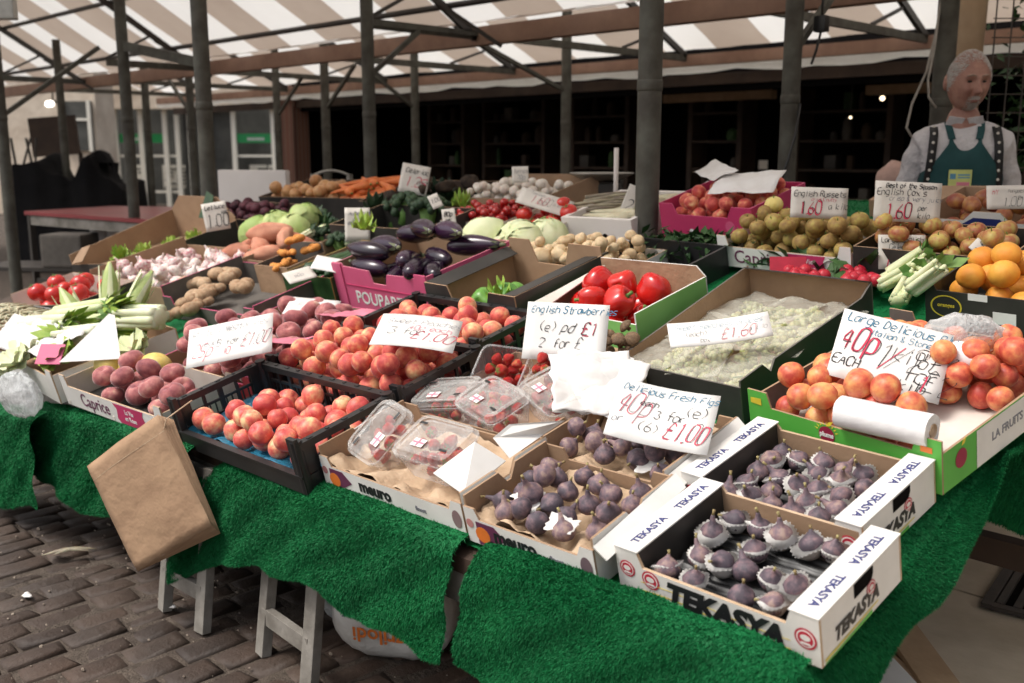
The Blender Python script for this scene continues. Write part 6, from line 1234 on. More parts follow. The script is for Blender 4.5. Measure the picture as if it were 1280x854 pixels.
# pale cabbages, potatoes, little potatoes
for i, (px, py, r, lb) in enumerate(((608, 305, .105, 'large pale white cabbage behind the black pepper box'), (650, 310, .10, 'pale ribbed cabbage behind the black pepper box'), (683, 300, .085, 'pale cabbage at the right of the white cabbages'))):
    cabbage(T(*at_surf(px, py, .09)) @ upright(20), r, 'pale_leaf', lb)
FPo = sframe(-2.50, 2.55, 0, .006); tray('potato_tray', 'shallow pale tray of small new potatoes beside the thick post', FPo, .42, .30, .06, 'white_card', 'white_liner', cat='vegetable box')
po = spud('potato_skin', 'new_potato', .1, .80, .08); fill(po, 'new_potato', 'small pale new potato in the shallow tray', 'potato', 'new potatoes in the shallow tray', FPo, pack(70, .025, .39, .27, .015, .015, .02, .15, 15, bias=-.15, seed=29))
for (px, py, r, lb) in ((675, 322, .045, 'large pink potato in the gap of the black box rim'), (668, 311, .035, 'yellow potato just above the pink one'), (700, 318, .035, 'pale potato right of the pink one')): put('potato', po[0], lb, 'potato', None, T(*at_surf(px, py, .11)) @ Matrix.Scale(r, 4))
# asparagus and parsnips in a polystyrene tray
FPs = sframe(-2.66, 2.94, 2, .006); W = .34; t = tray('foam_tray', 'white foam tray of parsnips in front of the weighing scale', FPs, W, .40, .12, 'foam_white', 'foam_white', th=.02, edge='foam_white', cat='vegetable box')
mb = MB(); mb.lathe([(.012, 0), (.013, .001)], 12, 0, FR(W*.62, .05)); mb.build('drain_hole', 'void_dark', t)
pn = []
for i in range(3):
    mb = MB(); mb.tube([(-1+2*t_, .08*math.sin(3*t_+i), 0) for t_ in np.linspace(0, 1, 10)], [.02]+[.05+.016*k for k in range(1, 9)]+[.04], 10); pn.append([('root', mb.mesh('parsnip', ['parsnip_skin']))])
for i in range(12): put('parsnip', rn.choice(pn), 'long pale parsnip in the white foam tray', 'parsnip', 'parsnips in the white foam tray', FPs @ T(rn.uniform(.12, .24), rn.uniform(.06, .34), .085+.02*(i//6)) @ Matrix.Rotation(R(rn.gauss(20, 14)), 4, 'Z') @ Matrix.Scale(.12, 4))
for i in range(9): 
    mb = MB(); mb.tube([(0, 0, 0), (.13, .02, .004), (.26, .03, .0)], [.009, .008, .004], 6); o = mb.build('asparagus_spear', 'asparagus_skin', smooth=True); o.matrix_world = FPs @ T(-.06+rn.uniform(-.02, .03), .10+.02*i, .105+.010*(i % 3)) @ Matrix.Rotation(R(rn.gauss(24, 8)), 4, 'Z'); tag(o, 'brown green asparagus spear left of the parsnips', 'asparagus', 'asparagus spears beside the parsnips')
# weighing scale
q = at_depth(752, 230, 4.6); t = thing('weighing_scale', 'old metal weighing scale with a shallow pan behind the parsnips', 'scale', T(q.x, q.y, 0) @ Matrix.Rotation(R(45), 4, 'Z')); z = q.z
mb = MB(); mb.lathe([(.02, z+.015), (.09, z+.02), (.145, z+.045), (.15, z+.05), (.145, z+.052), (.09, z+.028), (.001, z+.022)], 28); mb.build('pan', 'scale_metal', t, smooth=True)
mb = MB(); mb.box((0, 0, z-.045), (.17, .14, .10), 0, None, .02); mb.build('body', 'dark_steel', t, smooth=True, angle=40)
mb = MB(); mb.tube([(-.11, 0, z-.1), (-.10, 0, z+.0), (-.07, 0, z+.02)], .008, 8); mb.build('arm', 'scale_metal', t, smooth=True)
mb = MB(); mb.box((0, 0, (z-.1)/2+.36), (.3, .22, z-.095-.72)); mb.build('plinth', 'dark_wood', t)
q = at_depth(770, 218, 4.2); mb = MB(); mb.tube([(0, 0, -.15), (0, 0, .11)], .010, 10); tag(mb.build('white_rod', 'foam_white', smooth=True, M=T(*q)), 'upright white rod standing beside the scale pan', 'rod')
# pink box right of the post
FPk = sframe(-2.235, 3.02, -3, .006); W, D, H = .40, .34, .17
t = tray('apricot_box', 'magenta cardboard box of apricots right of the thick post', FPk, W, D, H, 'magenta_card', 'magenta_card', front=notch(W, H, H-.04, .08, W-.10, .02), edge='pink_card', cat='fruit box')
patch(t, 'white_mark', 'white_ink', FR(.14, .07), disc(.012, 6), .0003); patch(t, 'round_print', 'pink_card', FR(.31, .10), disc(.020), .0003)
for x in (.06, .22): patch(t, 'vent_hole', 'void_dark', FR(x, .06), disc(.012, 3), .0004)
ap = fruit_parts('apricot', 'peach_skin', cleft=.12); fill(ap, 'apricot', 'small orange apricot in the magenta box', 'apricot', 'apricots in the magenta box', FPk, pack(44, .026, .36, .30, .02, .02, .09, .08, 18, seed=30))
for (x, y, z, a, w_, h_, lb) in ((.28, .16, .215, 14, .24, .16, 'white paper sheet lying on the apricots'), (.10, .22, .235, -30, .20, .10, 'pink rimmed white paper at the back of the apricots')):
    sheet('paper_sheet', lb, FPk @ T(x, y, z) @ Matrix.Rotation(R(a), 4, 'Z') @ Matrix.Rotation(R(14), 4, 'X'), w_, h_, 'tissue', .012, int(a)+90, 'paper', 14)
mb = MB(); mb.box((0, 0, .06), (.30, .2, .12), 0, None, .004); tag(mb.build('white_carton', 'white_card', M=sframe(-2.20, 3.44, 10, .0)), 'white carton standing behind the magenta apricot box', 'carton')
mb = MB(); mb.box((0, 0, .035), (.44, .2, .07), 0, None, .004); tag(mb.build('brown_carton', 'brown_card', M=sframe(-1.45, 3.60, 4, .0)), 'brown carton standing behind the russet sign', 'carton')
# pears ("russets") in the second purple lettered box
FPe = sframe(-1.865, 2.83, -4, .03); slat_box(FPe, .49, .25, .085, 'white card box lettered in purple with russet apples on the rear table', 'Caprice', 'La Vie\nen Rose')
rs = ball_fruit('russet', 'pear_skin', True, .90, .2); fill(rs, 'russet_apple', 'golden brown russet apple in the purple lettered box on the rear table', 'apple', 'russet apples on the rear table', FPe, pack(54, .0285, .46, .23, .015, .012, .018, .06, 20, bias=-.15, seed=33), 40)
put('green_apple', ball_fruit('greenap', 'melon_skin')[0], 'single yellow green apple topping the russet apples', 'apple', None, FPe @ T(.10, .19, .16) @ Matrix.Scale(.031, 4))
FAp = sframe(-1.37, 2.80, -3, .03); t = tray('apple_crate', 'dark crate of red and yellow apples under the season sign', FAp, .44, .27, .11, 'black_card', 'black_card', cat='fruit box'); printed('FRESH', .055, 'lettering', 'kraft_light' if False else 'yellow_print', t, FR(.30, .05), .0005)
aa = ball_fruit('apple', 'apple_skin', True, .88, .22); fill(aa, 'apple', 'red and yellow apple in the dark crate under the season sign', 'apple', 'apples under the season sign', FAp, pack(46, .029, .41, .24, .015, .015, .02, .08, 20, bias=-.1, seed=34), 50)
FMg = sframe(-1.33, 3.16, -4, .02); W = .40; t = tray('mango_box', 'white red and blue box of mangoes beside the trader', FMg, W, .30, .12, 'white_card', 'brown_card', front=[(0, 0), (W, 0), (W, .10), (.28, .10), (.25, .13), (.17, .13), (.14, .10), (0, .10)], cat='fruit box')
patch(t, 'blue_panel', 'navy_ink', FR(0, 0), [(.13, .03), (.28, .03), (.28, .085), (.25, .11), (.17, .11), (.13, .085)], .0003); patch(t, 'red_panel', 'red_print', FR(0, 0), [(.02, .03), (.12, .03), (.12, .09), (.02, .09)], .0003)
mg = spud('mango_skin', 'mango', .2, .72, .05); fill(mg, 'mango', 'red brown mango in the white red and blue box', 'mango', 'mangoes in the white red and blue box', FMg, pack(18, .038, .37, .27, .015, .015, .02, .08, 20, bias=-.1, seed=35), 60)
FWb = sframe(-.83, 3.06, -4, .02); t = tray('printed_box', 'white box with red diamond marks at the right edge behind the oranges', FWb, .50, .30, .11, 'white_card', 'brown_card', cat='fruit box'); patch(t, 'diamond_mark', 'red_print', FR(.06, .065), [(-.008, 0), (0, -.012), (.008, 0), (0, .012)], .0003); patch(t, 'diamond_mark', 'red_print', FR(.06, .040), [(-.008, 0), (0, -.010), (.008, 0), (0, .010)], .0003)
gw = spud('dark_green_veg', 'avocado', .2, .75, .05); fill(gw, 'avocado', 'dark green avocado in the white box at the right edge', 'avocado', 'avocados at the right edge', FWb, pack(14, .04, .47, .27, .015, .015, .02, .08, 12, seed=36))
# oranges
FO = sframe(-1.05, 2.56, -3, .030); W = .52; t = tray('orange_box', 'black cardboard box of oranges at the right edge', FO, W, .30, .095, 'black_card', 'black_card', front=tabs(W, .115, .095, .02), edge='black_card', cat='fruit box')
patch(t, 'oval_print', 'yellow_print', FR(.055, .055), [(x*1.35, y) for x, y in disc(.030)], .0003); patch(t, 'oval_core', 'black_card', FR(.055, .055), [(x*1.35, y) for x, y in disc(.027)], .0003, .0003); printed('oranges', .014, 'oval_lettering', 'yellow_print', t, FR(.055, .058, -.0016), .0003)
patch(t, 'stuck_label', 'sign_card', FR(.20, .040), [(-.028, -.016), (.028, -.016), (.028, .016), (-.028, .016)], .0003); patch(t, 'stuck_label', 'sign_card', FR(.135, .088), [(-.024, -.009), (.024, -.009), (.024, .009), (-.024, .009)], .0003)
og = ball_fruit('orange', 'orange_skin', False, .96, .05); fill(og, 'orange', 'round orange in the black box at the right edge', 'orange', 'oranges at the right edge', FO, pack(34, .035, W-.03, .27, .015, .015, .025, .06, 20, bias=-.1, seed=37))
# celery on the green turf, radishes, spring greens
for i, (p, q) in enumerate((((1122, 378), (1140, 345)), ((1096, 358), (1132, 338)), ((1110, 346), (1140, 326)), ((1140, 332), (1165, 330)), ((1160, 348), (1150, 340)), ((1138, 362), (1165, 342)))):
    a, b_ = at_surf(*p, .05+.015*i), at_surf(*q, .08+.02*i); d = (b_-a).normalized(); b_ = a+d*.15; leek(Matrix.Identity(4), a, b_, 'celery heart with its cut butt facing out on the green turf', .026, 'pale_leaf', 'stalk_green', 1.1, 'celery', 'celery', 'celery hearts on the green turf')
rd = ball_fruit('radish', 'radish_skin', False, .95, -.1); rn = random.Random(77)
for i in range(34):
    px = rn.choice([rn.uniform(970, 1035), rn.uniform(1058, 1100)]); put('radish', rn.choice(rd), 'small bright red radish behind the grape box', 'radish', 'radishes behind the grape box', T(*at_surf(px, rn.uniform(338, 352), .05+rn.uniform(0, .04))) @ upright(60) @ Matrix.Scale(.020, 4))
for px, py, nm in ((1012, 345, 'bunch of radish leaves behind the grape box'), (1075, 350, 'second bunch of radish leaves right of the radishes')):
    leafy('radish_leaves', nm, T(*at_surf(px, py, .02)), (.16, .10, .06), 60, .08, 'leaf_dark', 'leaves', int(px))
for px, py, nm in ((845, 322, 'dark spring greens in a black crate right of the thick post'), (895, 325, 'feathery dark greens in front of the russet box')):
    leafy('spring_greens', nm, T(*at_surf(px, py, .02)), (.17, .09, .08), 260, .05, 'leaf_dark', 'greens', int(px))
FBk = sframe(-2.22, 2.62, -3, .0); t = thing('plastic_crate', 'small black plastic crate right of the foot of the thick post', 'crate', FBk)
for nm, c, s in (('side_panel', (.19, 0, .05), (.38, .01, .10)), ('side_panel', (.19, .24, .05), (.38, .01, .10)), ('side_panel', (0, .12, .05), (.01, .229, .10)), ('side_panel', (.38, .12, .05), (.01, .229, .10)), ('base_panel', (.19, .12, .008), (.368, .228, .01))): mb = MB(); mb.box(c, s); mb.build(nm, 'black_plastic', t)
mb = MB()
for i in range(4):
    for j in range(2): mb.box((.03+i*.012, -.0055, .065+.016*j), (.007, .001, .008))
mb.build('slot_print', 'sign_card_dull', t)
mb = MB(); mb.box((0, 0, 0), (.11, .003, .07), 0, None, .001); t = tag(mb.build('picture_card', 'red_print', M=T(*at_surf(985, 335, .08)) @ Matrix.Rotation(R(40), 4, 'Z') @ Matrix.Rotation(R(-20), 4, 'X')), 'small red and white printed card among the radishes', 'card')
# ================= brown paper bags hanging from the purple lettered box
pl_ = [(203, 533), (111, 598), (171, 700), (262, 640)]; q = [at_plane(a, b_, at_y(232, 640, 1.150), Vector((.30, -.95, .04))) for a, b_ in pl_]; c = (q[0]+q[1]+q[2]+q[3])/4; U = ((q[0]-q[1])+(q[3]-q[2])).normalized(); V0 = (q[1]-q[2])+(q[0]-q[3]); V = (V0-U*V0.dot(U)).normalized(); S1 = .325; S2 = .325
for i in range(9):
    mb = MB(); mb.grid(lambda u, v: ((u-.5)*S1, (v-.5)*S2, .014*math.sin(2.6*u+.6)*math.sin(1.8*v+.4)+.006*mnoise.noise(Vector((u*3, v*3, 3)))+.0015*mnoise.noise(Vector((u*4, v*4, i*3)))), 14, 14)
    M = faceM(c+Vector((.0012*i, .0020*i, -.001*i)), U, V) @ Matrix.Rotation(R(-i*.6), 4, 'Z') @ Matrix.Rotation(R(i*.35), 4, 'Y')
    o = mb.build('paper_bag', 'kraft', smooth=True); o.matrix_world = M; solid(o, .0014); tag(o, 'front brown paper bag of the stack hanging at the table edge' if i == 0 else 'brown paper bag in the stack hanging behind the front one', 'paper bag', 'brown paper bags hanging at the table edge')
    if i == 0: mb = MB(); mb.grid(lambda u, v: ((u-.5)*S1*.98, (v-.5)*.002+S2*.36, .014*math.sin(2.6*u+.6)*math.sin(1.8*.86+.4)+.006*mnoise.noise(Vector((u*3, 2.58, 3)))+.0015), 8, 2); mb.build('fold_crease', 'kraft_light', o)
q = q[0]+Vector((0, -.003, 0)); mb = MB(); mb.tube([q+Vector((0, 0, -.03)), q+Vector((0.01, .01, .02)), q+Vector((.02, .08, .06))], .002, 5); tag(mb.build('bag_string', 'kraft_light'), 'short string holding the hanging brown paper bags', 'string')
# ================================================================== PRICE SIGNS (TL, TR, BR, BL in photo pixels)
B_ = lambda s=.25: dict(slant=s, wide=.60)
sign('price_sign', [(667, 378), (760, 381), (758, 455), (645, 447)], 'white sign for English strawberries standing behind the punnets', [('English Strawberries', .05, .82, .12, 'b', .012, B_()), ('(e)', .16, .50, .16, 'k', .012), ('pd', .44, .50, .17, 'k', .014, B_(.4)), ('£1', .68, .46, .22, 'k', .014), ('£1', .685, .455, .22, 'r', .014), ('2', .18, .22, .15, 'k', .012), ('for', .36, .22, .15, 'k', .012), ('£', .62, .20, .18, 'k', .012)], hb=.16, lean=28, yaw=32)
sign('price_sign', [(780, 474), (908, 503), (876, 567), (750, 545)], 'white sign for fresh figs lying back over the fig box', [('Delicious Fresh Figs', .06, .82, .115, 'b', .010, B_()), ('40p', .02, .42, .40, 'r', .012, dict(slant=.3, wide=.4)), ('40p', .03, .44, .40, 'g', .007, dict(slant=.3, wide=.4)), ('each', .26, .62, .10, 'k', .010), ('3 for', .42, .45, .14, 'k', .010), ('(e)', .70, .56, .16, 'k', .010), ('or', .03, .26, .12, 'g', .009), ('(6)', .28, .20, .16, 'k', .009), ('£1.00', .54, .14, .31, 'r', .016, dict(slant=.3, wide=.40)), ('£1.00', .545, .155, .31, 'k', .007, dict(slant=.3, wide=.42))], hb=.14, lean=52, curl=.04)
sign('price_sign', [(1052, 385), (1198, 420), (1168, 505), (1036, 468)], 'large white sign for delicious plums standing in the bright green box', [('Large Delicious Plums', .05, .84, .12, 'b', .010, B_()), ('Italian & Stoned', .28, .71, .085, 'b', .007, B_()), ('40p', .03, .42, .36, 'r', .024, dict(slant=.2, wide=.42)), ('40p', .035, .43, .36, 'k', .008, dict(slant=.2, wide=.42)), ('EACH', .01, .20, .13, 'k', .012), ('1/2', .36, .30, .36, 'k', .010, B_(.3)), ('kilo', .52, .42, .20, 'k', .009), ('or', .72, .52, .16, 'k', .009), ('£1', .84, .38, .30, 'k', .012), ('/', .42, .26, .34, 'r', .02), ('for', .64, .20, .22, 'k', .010), ('£2', .80, .10, .30, 'k', .010), ('1', .78, .10, .24, 'r', .02), ('1 kilo', .52, .06, .15, 'k', .010)], hb=.13, lean=40, yaw=34)
q = at_surf(1163, 478, .2); 
sign('price_sign', [(235, 412), (340, 392), (341, 438), (234, 462)], 'white sign leaning on the dusky peaches in the red edged box', [('White Flesh', .04, .74, .17, 'g', .006, B_()), ('Nectarines', .42, .76, .16, 'g', .006, B_()), ('25p', .05, .22, .34, 'r', .012, dict(slant=.3, wide=.42)), ('each', .20, .46, .14, 'g', .008), ('5 for', .34, .40, .17, 'k', .008), ('10', .42, .18, .16, 'r', .010), ('or', .54, .46, .12, 'k', .007), ('£1.00', .62, .28, .32, 'k', .010, dict(slant=.4, wide=.42)), ('£1.00', .63, .26, .32, 'r', .007, dict(slant=.4, wide=.42))], hb=.185, lean=44, yaw=30)
sign('price_sign', [(492, 392), (596, 402), (548, 436), (448, 425)], 'white sign lying flat over the rearmost crate of peaches', [('Sweet Peaches', .10, .70, .15, 'g', .007, B_()), ('3 for', .15, .36, .20, 'k', .009), ('£1.00', .44, .22, .25, 'r', .012, B_(.4)), ('40p each', .38, .52, .14, 'p', .009)], hb=.235, lean=68, curl=-.03)
sign('price_sign', [(838, 408), (964, 391), (962, 422), (834, 436)], 'white sign lying on the bagged pale green grapes', [('Sweet Seedless Grapes', .06, .66, .22, 'b', .009, B_()), ('(each)', .16, .38, .18, 'k', .009), ('£1.60', .50, .16, .42, 'r', .016, B_(.3)), ('£1.60', .505, .17, .42, 'k', .008, B_(.3)), ('a kilo', .78, .34, .18, 'k', .008), ('box', .30, .12, .16, 'k', .010)], hb=.15, lean=50, yaw=30, curl=.03)
sign('price_sign', [(989, 233), (1061, 236), (1058, 274), (988, 272)], 'white sign for English russets above the russet apples', [('English Russets', .05, .70, .18, 'k', .016, dict(slant=.1)), ('crisp & nutty', .36, .56, .10, 'r', .010), ('1.60', .16, .12, .40, 'r', .03, dict(slant=.1, wide=.5)), ('1.60', .17, .13, .40, 'k', .018, dict(slant=.1, wide=.5)), ('a kilo', .66, .30, .20, 'k', .012)], hb=.21, lean=8, mat='sign_card_dull', yaw=42)
sign('price_sign', [(1095, 225), (1178, 230), (1174, 279), (1091, 276)], 'white sign reading best of the season above the red apples', [('Best of the Season', .16, .84, .11, 'k', .016, dict(slant=.1)), ("English Cox's", .03, .66, .16, 'k', .014, dict(slant=.1)), ('crisp & very juicy', .22, .52, .12, 'g', .011), ('1.60', .18, .08, .36, 'r', .03, dict(slant=.1, wide=.5)), ('1.60', .19, .09, .36, 'k', .018, dict(slant=.1, wide=.5)), ('per', .66, .30, .12, 'k', .012), ('kilo', .66, .10, .14, 'k', .012)], hb=.20, lean=8, mat='sign_card_dull', yaw=42)
sign('price_sign', [(1101, 295), (1160, 293), (1154, 338), (1095, 335)], 'white sign for English celery standing behind the celery', [('Large English', .06, .78, .15, 'k', .014, dict(slant=.1)), ('Celery', .22, .58, .15, 'k', .013), ('1.50', .12, .08, .40, 'r', .03, dict(slant=.2, wide=.5)), ('1.50', .13, .09, .40, 'k', .016, dict(slant=.2, wide=.5))], hb=.08, lean=14, mat='sign_card_dull', yaw=42)
sign('price_sign', [(1227, 234), (1300, 230), (1300, 262), (1240, 260)], 'white sign at the right edge beside the mangoes', [('MY', .10, .62, .20, 'r', .018), ('1.00', .30, .12, .36, 'k', .016), ('EA', .58, .40, .16, 'k', .012), ('Mangoes', .40, .70, .14, 'k', .010)], hb=.19, lean=12, mat='sign_card_dull', yaw=42)
sign('price_sign', [(1212, 306), (1226, 296), (1242, 316), (1232, 330)], 'small tilted white card at the left of the oranges', [('4 for', .1, .55, .25, 'k', .03), ('1.00', .1, .15, .3, 'k', .03)], hb=.13, lean=20, mat='sign_card_dull')
sign('price_sign', [(247, 256), (279, 252), (291, 284), (262, 290)], 'white sign tilted at the corner of the lettuce box flap', [('Lettuce', .10, .76, .15, 'k', .02), ('1.00', .10, .15, .45, 'k', .028, dict(slant=.1, wide=.5)), ('each', .74, .56, .12, 'k', .018)], hb=.22, lean=14, mat='sign_card_dull')
sign('price_sign', [(511, 204), (547, 215), (524, 240), (490, 238)], 'white sign tilted above the dark root vegetables', [('Celeriac', .15, .70, .16, 'k', .016), ('1.25', .20, .25, .32, 'r', .022), ('each', .60, .34, .16, 'k', .014)], hb=.20, lean=20, mat='sign_card_dull')
sign('price_sign', [(437, 262), (475, 262), (450, 300), (425, 300)], 'white sign with faint blue writing left of the aubergines', [('Aubergine', .16, .78, .12, 'g', .014), ('80p', .3, .52, .18, 'g', .016), ('each', .12, .5, .12, 'g', .014)], hb=.12, lean=14, mat='sign_card_dull')
sign('price_sign', [(531, 246), (545, 243), (555, 255), (545, 262)], 'tiny white card on the broccoli behind the aubergines', [('1.00', .1, .4, .3, 'k', .03)], hb=.20, lean=30, mat='sign_card_dull')
sign('price_sign', [(557, 263), (574, 260), (566, 289), (550, 290)], 'narrow white sign right of the aubergines', [('80p', .15, .68, .18, 'k', .03), ('per', .2, .45, .14, 'k', .025), ('2', .2, .1, .25, 'r', .03)], hb=.13, lean=16, mat='sign_card_dull')
sign('price_sign', [(645, 208), (664, 210), (657, 226), (635, 229)], 'small white sign standing behind the white turnips', [('Turnips', .1, .6, .2, 'g', .02), ('70p', .3, .2, .25, 'g', .025)], hb=.26, lean=16, mat='sign_card_dull')
sign('price_sign', [(656, 234), (720, 254), (708, 271), (641, 252)], 'white sign lying across the turnips above the red tomatoes', [('1.60', .24, .25, .5, 'r', .018, dict(wide=.5)), ('1.60', .36, .27, .42, 'k', .014, dict(wide=.5)), ('a kilo', .66, .4, .2, 'k', .011), ('Tomatoes', .2, .76, .14, 'g', .01)], hb=.15, lean=40, mat='sign_card_dull')
sign('price_sign', [(795, 232), (808, 240), (780, 274), (763, 271)], 'white sign partly hidden behind the thick post', [('2.00', .2, .30, .3, 'k', .02), ('kilo', .3, .1, .14, 'k', .016)], hb=.10, lean=16, mat='sign_card_dull')
sign('price_sign', [(393, 318), (428, 325), (424, 341), (391, 336)], 'blank white card lying on the cucumbers at the back', [], hb=.16, lean=60, mat='sign_card')
sign('price_sign', [(355, 341), (385, 333), (399, 345), (360, 356)], 'white card lying at the front of the cucumbers', [('60p', .3, .4, .25, 'g', .02)], hb=.15, lean=60, mat='sign_card_dull')
sign('price_sign', [(366, 371), (432, 377), (410, 397), (352, 392)], 'white sheet lying flat behind the dusky peaches', [('Flat Peaches', .2, .5, .2, 'g', .01)], hb=.12, lean=72, mat='sign_card')
# ================================================================== THE TRADER
def person():
    P0 = at_depth(1208, 105, 4.02); face = math.atan2(CAM.y-P0.y, CAM.x-P0.x)+R(8)
    t_M = T(P0.x, P0.y, 0) @ Matrix.Rotation(face+R(90), 4, 'Z')   # local -y looks at us
    eye = P0.z+.008; S = eye/1.63; root = thing('person', 'elderly white haired trader in white shirt, dark green apron and braces', 'person', t_M @ Matrix.Scale(S, 4))
    def skin_mesh(name, pts, edges, root_i, mat, sub=3, parent=root, remesh=None):
        me = bpy.data.meshes.new(name); me.from_pydata([p[:3] for p in pts], edges, []); o = link(name, me, parent); me.materials.append(MATS[mat])
        o.modifiers.new('skin', 'SKIN'); sv = me.skin_vertices[0].data
        for i, p in enumerate(pts): sv[i].radius = (p[3], p[4] if len(p) > 4 else p[3]); sv[i].use_root = (i == root_i)
        md = o.modifiers.new('sub', 'SUBSURF'); md.levels = md.render_levels = sub
        dg = bpy.context.evaluated_depsgraph_get(); m2 = bpy.data.meshes.new_from_object(o.evaluated_get(dg)); bpy.data.objects.remove(o); return m2
    # body as one skinned figure
    pts = [(0, 0, .98, .135, .10), (0, -.005, 1.12, .135, .10), (0, -.01, 1.28, .14, .095), (0, 0, 1.36, .11, .07), (0, .0, 1.46, .066), (0, -.012, 1.55, .064),
           (.14, .005, 1.35, .044), (.20, .03, 1.14, .040), (.19, -.10, .93, .036), (-.14, .005, 1.35, .044), (-.20, .03, 1.14, .040), (-.19, -.10, .93, .036),
           (.10, 0, .88, .095), (.10, -.01, .50, .062), (.10, .02, .10, .042), (.10, -.10, .04, .035), (-.10, 0, .88, .095), (-.10, -.01, .50, .062), (-.10, .02, .10, .042), (-.10, -.10, .04, .035)]
    ed = [(0, 1), (1, 2), (2, 3), (3, 4), (4, 5), (3, 6), (6, 7), (7, 8), (3, 9), (9, 10), (10, 11), (0, 12), (12, 13), (13, 14), (14, 15), (0, 16), (16, 17), (17, 18), (18, 19)]
    body = skin_mesh('body_skin', pts, ed, 0, 'skin')
    # head: sculpted ball
    HY, HZ = -.045, 1.632; yaw = R(15)
    def headfn(p, a, t):
        x, y, z = p.x, p.y, p.z; fr = max(0, -y)
        w = 1.02-.09*max(0, -z)**1.6-.06*max(0, z)**2
        q = Vector((x*w, y, z))
        if z < 0: q.y += -.10*(-z)*fr
        g = lambda cx, cz, s, sz=None: math.exp(-((x-cx)/s)**2-((z-cz)/(sz or s))**2)*(1 if y < 0 else 0)
        q.y += .15*g(.34, .03, .18, .10)+.15*g(-.34, .03, .18, .10)          # eye sockets
        q.y -= .07*g(.32, .20, .26, .07)+.07*g(-.32, .20, .26, .07)          # brows
        q.y -= .36*g(0, -.26, .13, .11)+.20*g(0, -.08, .10, .20)             # nose
        q.y -= .06*g(.12, -.30, .08)+.06*g(-.12, -.30, .08)
        q.y -= .07*g(0, -.52, .24, .05)+.07*g(0, -.62, .20, .05); q.y += .05*g(0, -.565, .26, .022)   # lips
        q.y -= .10*g(0, -.84, .24, .12)                                       # chin
        q.y += .012*math.sin(z*46)*g(0, .48, .4, .16)-.03*abs(x)*g(0,-.2,.9,.05)*0
        q.y += .045*g(.25, -.36, .05, .16)+.045*g(-.25, -.36, .05, .16)-.03*g(.40, -.30, .14)-.03*g(-.40, -.30, .14)+.03*g(.30, -.10, .14, .03)+.03*g(-.30, -.10, .14, .03)
        q.y -= .05*g(.48, -.22, .18)+.05*g(-.48, -.22, .18); q.y += .04*g(.30, -.45, .08, .2)+.04*g(-.30, -.45, .08, .2)
        return q
    hd = MB(); hd.ball((0, 0, 0), (.079, .100, .122), 72, 56, 0, None, headfn)
    for s in (-1, 1):
        hd.ball((s*.082, .012, -.012), (.012, .024, .034), 14, 10, 0, Matrix.Rotation(s*.25, 4, 'Z')); 
    HM = T(0, HY, HZ) @ Matrix.Rotation(-yaw, 4, 'Z') @ Matrix.Rotation(R(-4), 4, 'X')
    HM = T(0, HY, HZ) @ Matrix.Rotation(yaw, 4, 'Z') @ Matrix.Rotation(R(9), 4, 'X') 
    def hand(s):
        mb = MB(); o = Vector((s*.19, -.10, .93)); mb.ball((o.x, o.y-.03, o.z-.04), (.020, .040, .046), 12, 8)
        for k, (L, a) in enumerate(((.062, -.5), (.074, -.2), (.070, .1), (.056, .4))):
            b0 = o+Vector((0, -.062+.02*k, -.075)); mb.tube([b0, b0+Vector((-s*.008, -.004, -L*.5)), b0+Vector((-s*.022, .0, -L))], [.009, .008, .006], 8)
        b0 = o+Vector((0, -.066, -.03)); mb.tube([b0, b0+Vector((-s*.012, -.025, -.025)), b0+Vector((-s*.018, -.03, -.055))], [.010, .009, .007], 8); return mb
    tot = MB(); tot.add([v.co.copy() for v in body.vertices], [tuple(p.vertices) for p in body.polygons]); tot.add(hd.v, hd.f, 0, HM)
    for s in (-1, 1): h = hand(s); tot.add(h.v, h.f)
    bo = tot.build('body', 'skin', root, smooth=True); md = bo.modifiers.new('one_surface', 'REMESH'); md.mode = 'VOXEL'; md.voxel_size = .0032; md.use_smooth_shade = True
    # hair, brows, beard, eyes, mouth
    def cap(fn, nu, nv, name, mat, th=.008): mb = MB(); mb.grid(fn, nu, nv, 0, HM); return solid(mb.build(name, mat, root, smooth=True), th, 1)
    def scalp(a, e):
        d = Vector((math.sin(e)*math.cos(a), math.sin(e)*math.sin(a), math.cos(e))); q = headfn(d, a, 0); return Vector((.079*q.x, .100*q.y, .122*q.z)), d
    def strands(name, mat, pick, n, ln, w, comb, seed):
        rn_ = random.Random(seed); mb = MB()
        for _ in range(n):
            r_ = pick(rn_)
            if r_ is None: continue
            p, d = r_; L = ln*rn_.uniform(.6, 1.2); c = Vector(comb(d))+Vector((rn_.gauss(0, .55), rn_.gauss(0, .55), rn_.gauss(0, .55))); t_ = (c-d*c.dot(d)).normalized(); sd_ = d.cross(t_)*w
            p1 = p+d*L*.25+t_*L*.5; p2 = p+d*L*.22+t_*L
            mb.add([p-sd_, p+sd_, p1+sd_, p1-sd_, p2], [(0, 1, 2, 3), (3, 2, 4)], 0, HM)
        mb.build(name, mat, root, smooth=True)
    def pick_hair(rn_):
        a = rn_.uniform(0, 6.283); front = max(0, -math.sin(a)); e = math.acos(rn_.uniform(-.35, 1)); lim = 1.88-1.12*front**1.3+rn_.gauss(0, .05)
        if e > lim or (e < .95 and rn_.random() > .45): return None
        return scalp(a, e)
    strands('hair', 'hair_white', pick_hair, 8000, .014, .0007, lambda d: (d.x*1.2, .9, -.55-.3*abs(d.x)), 1)
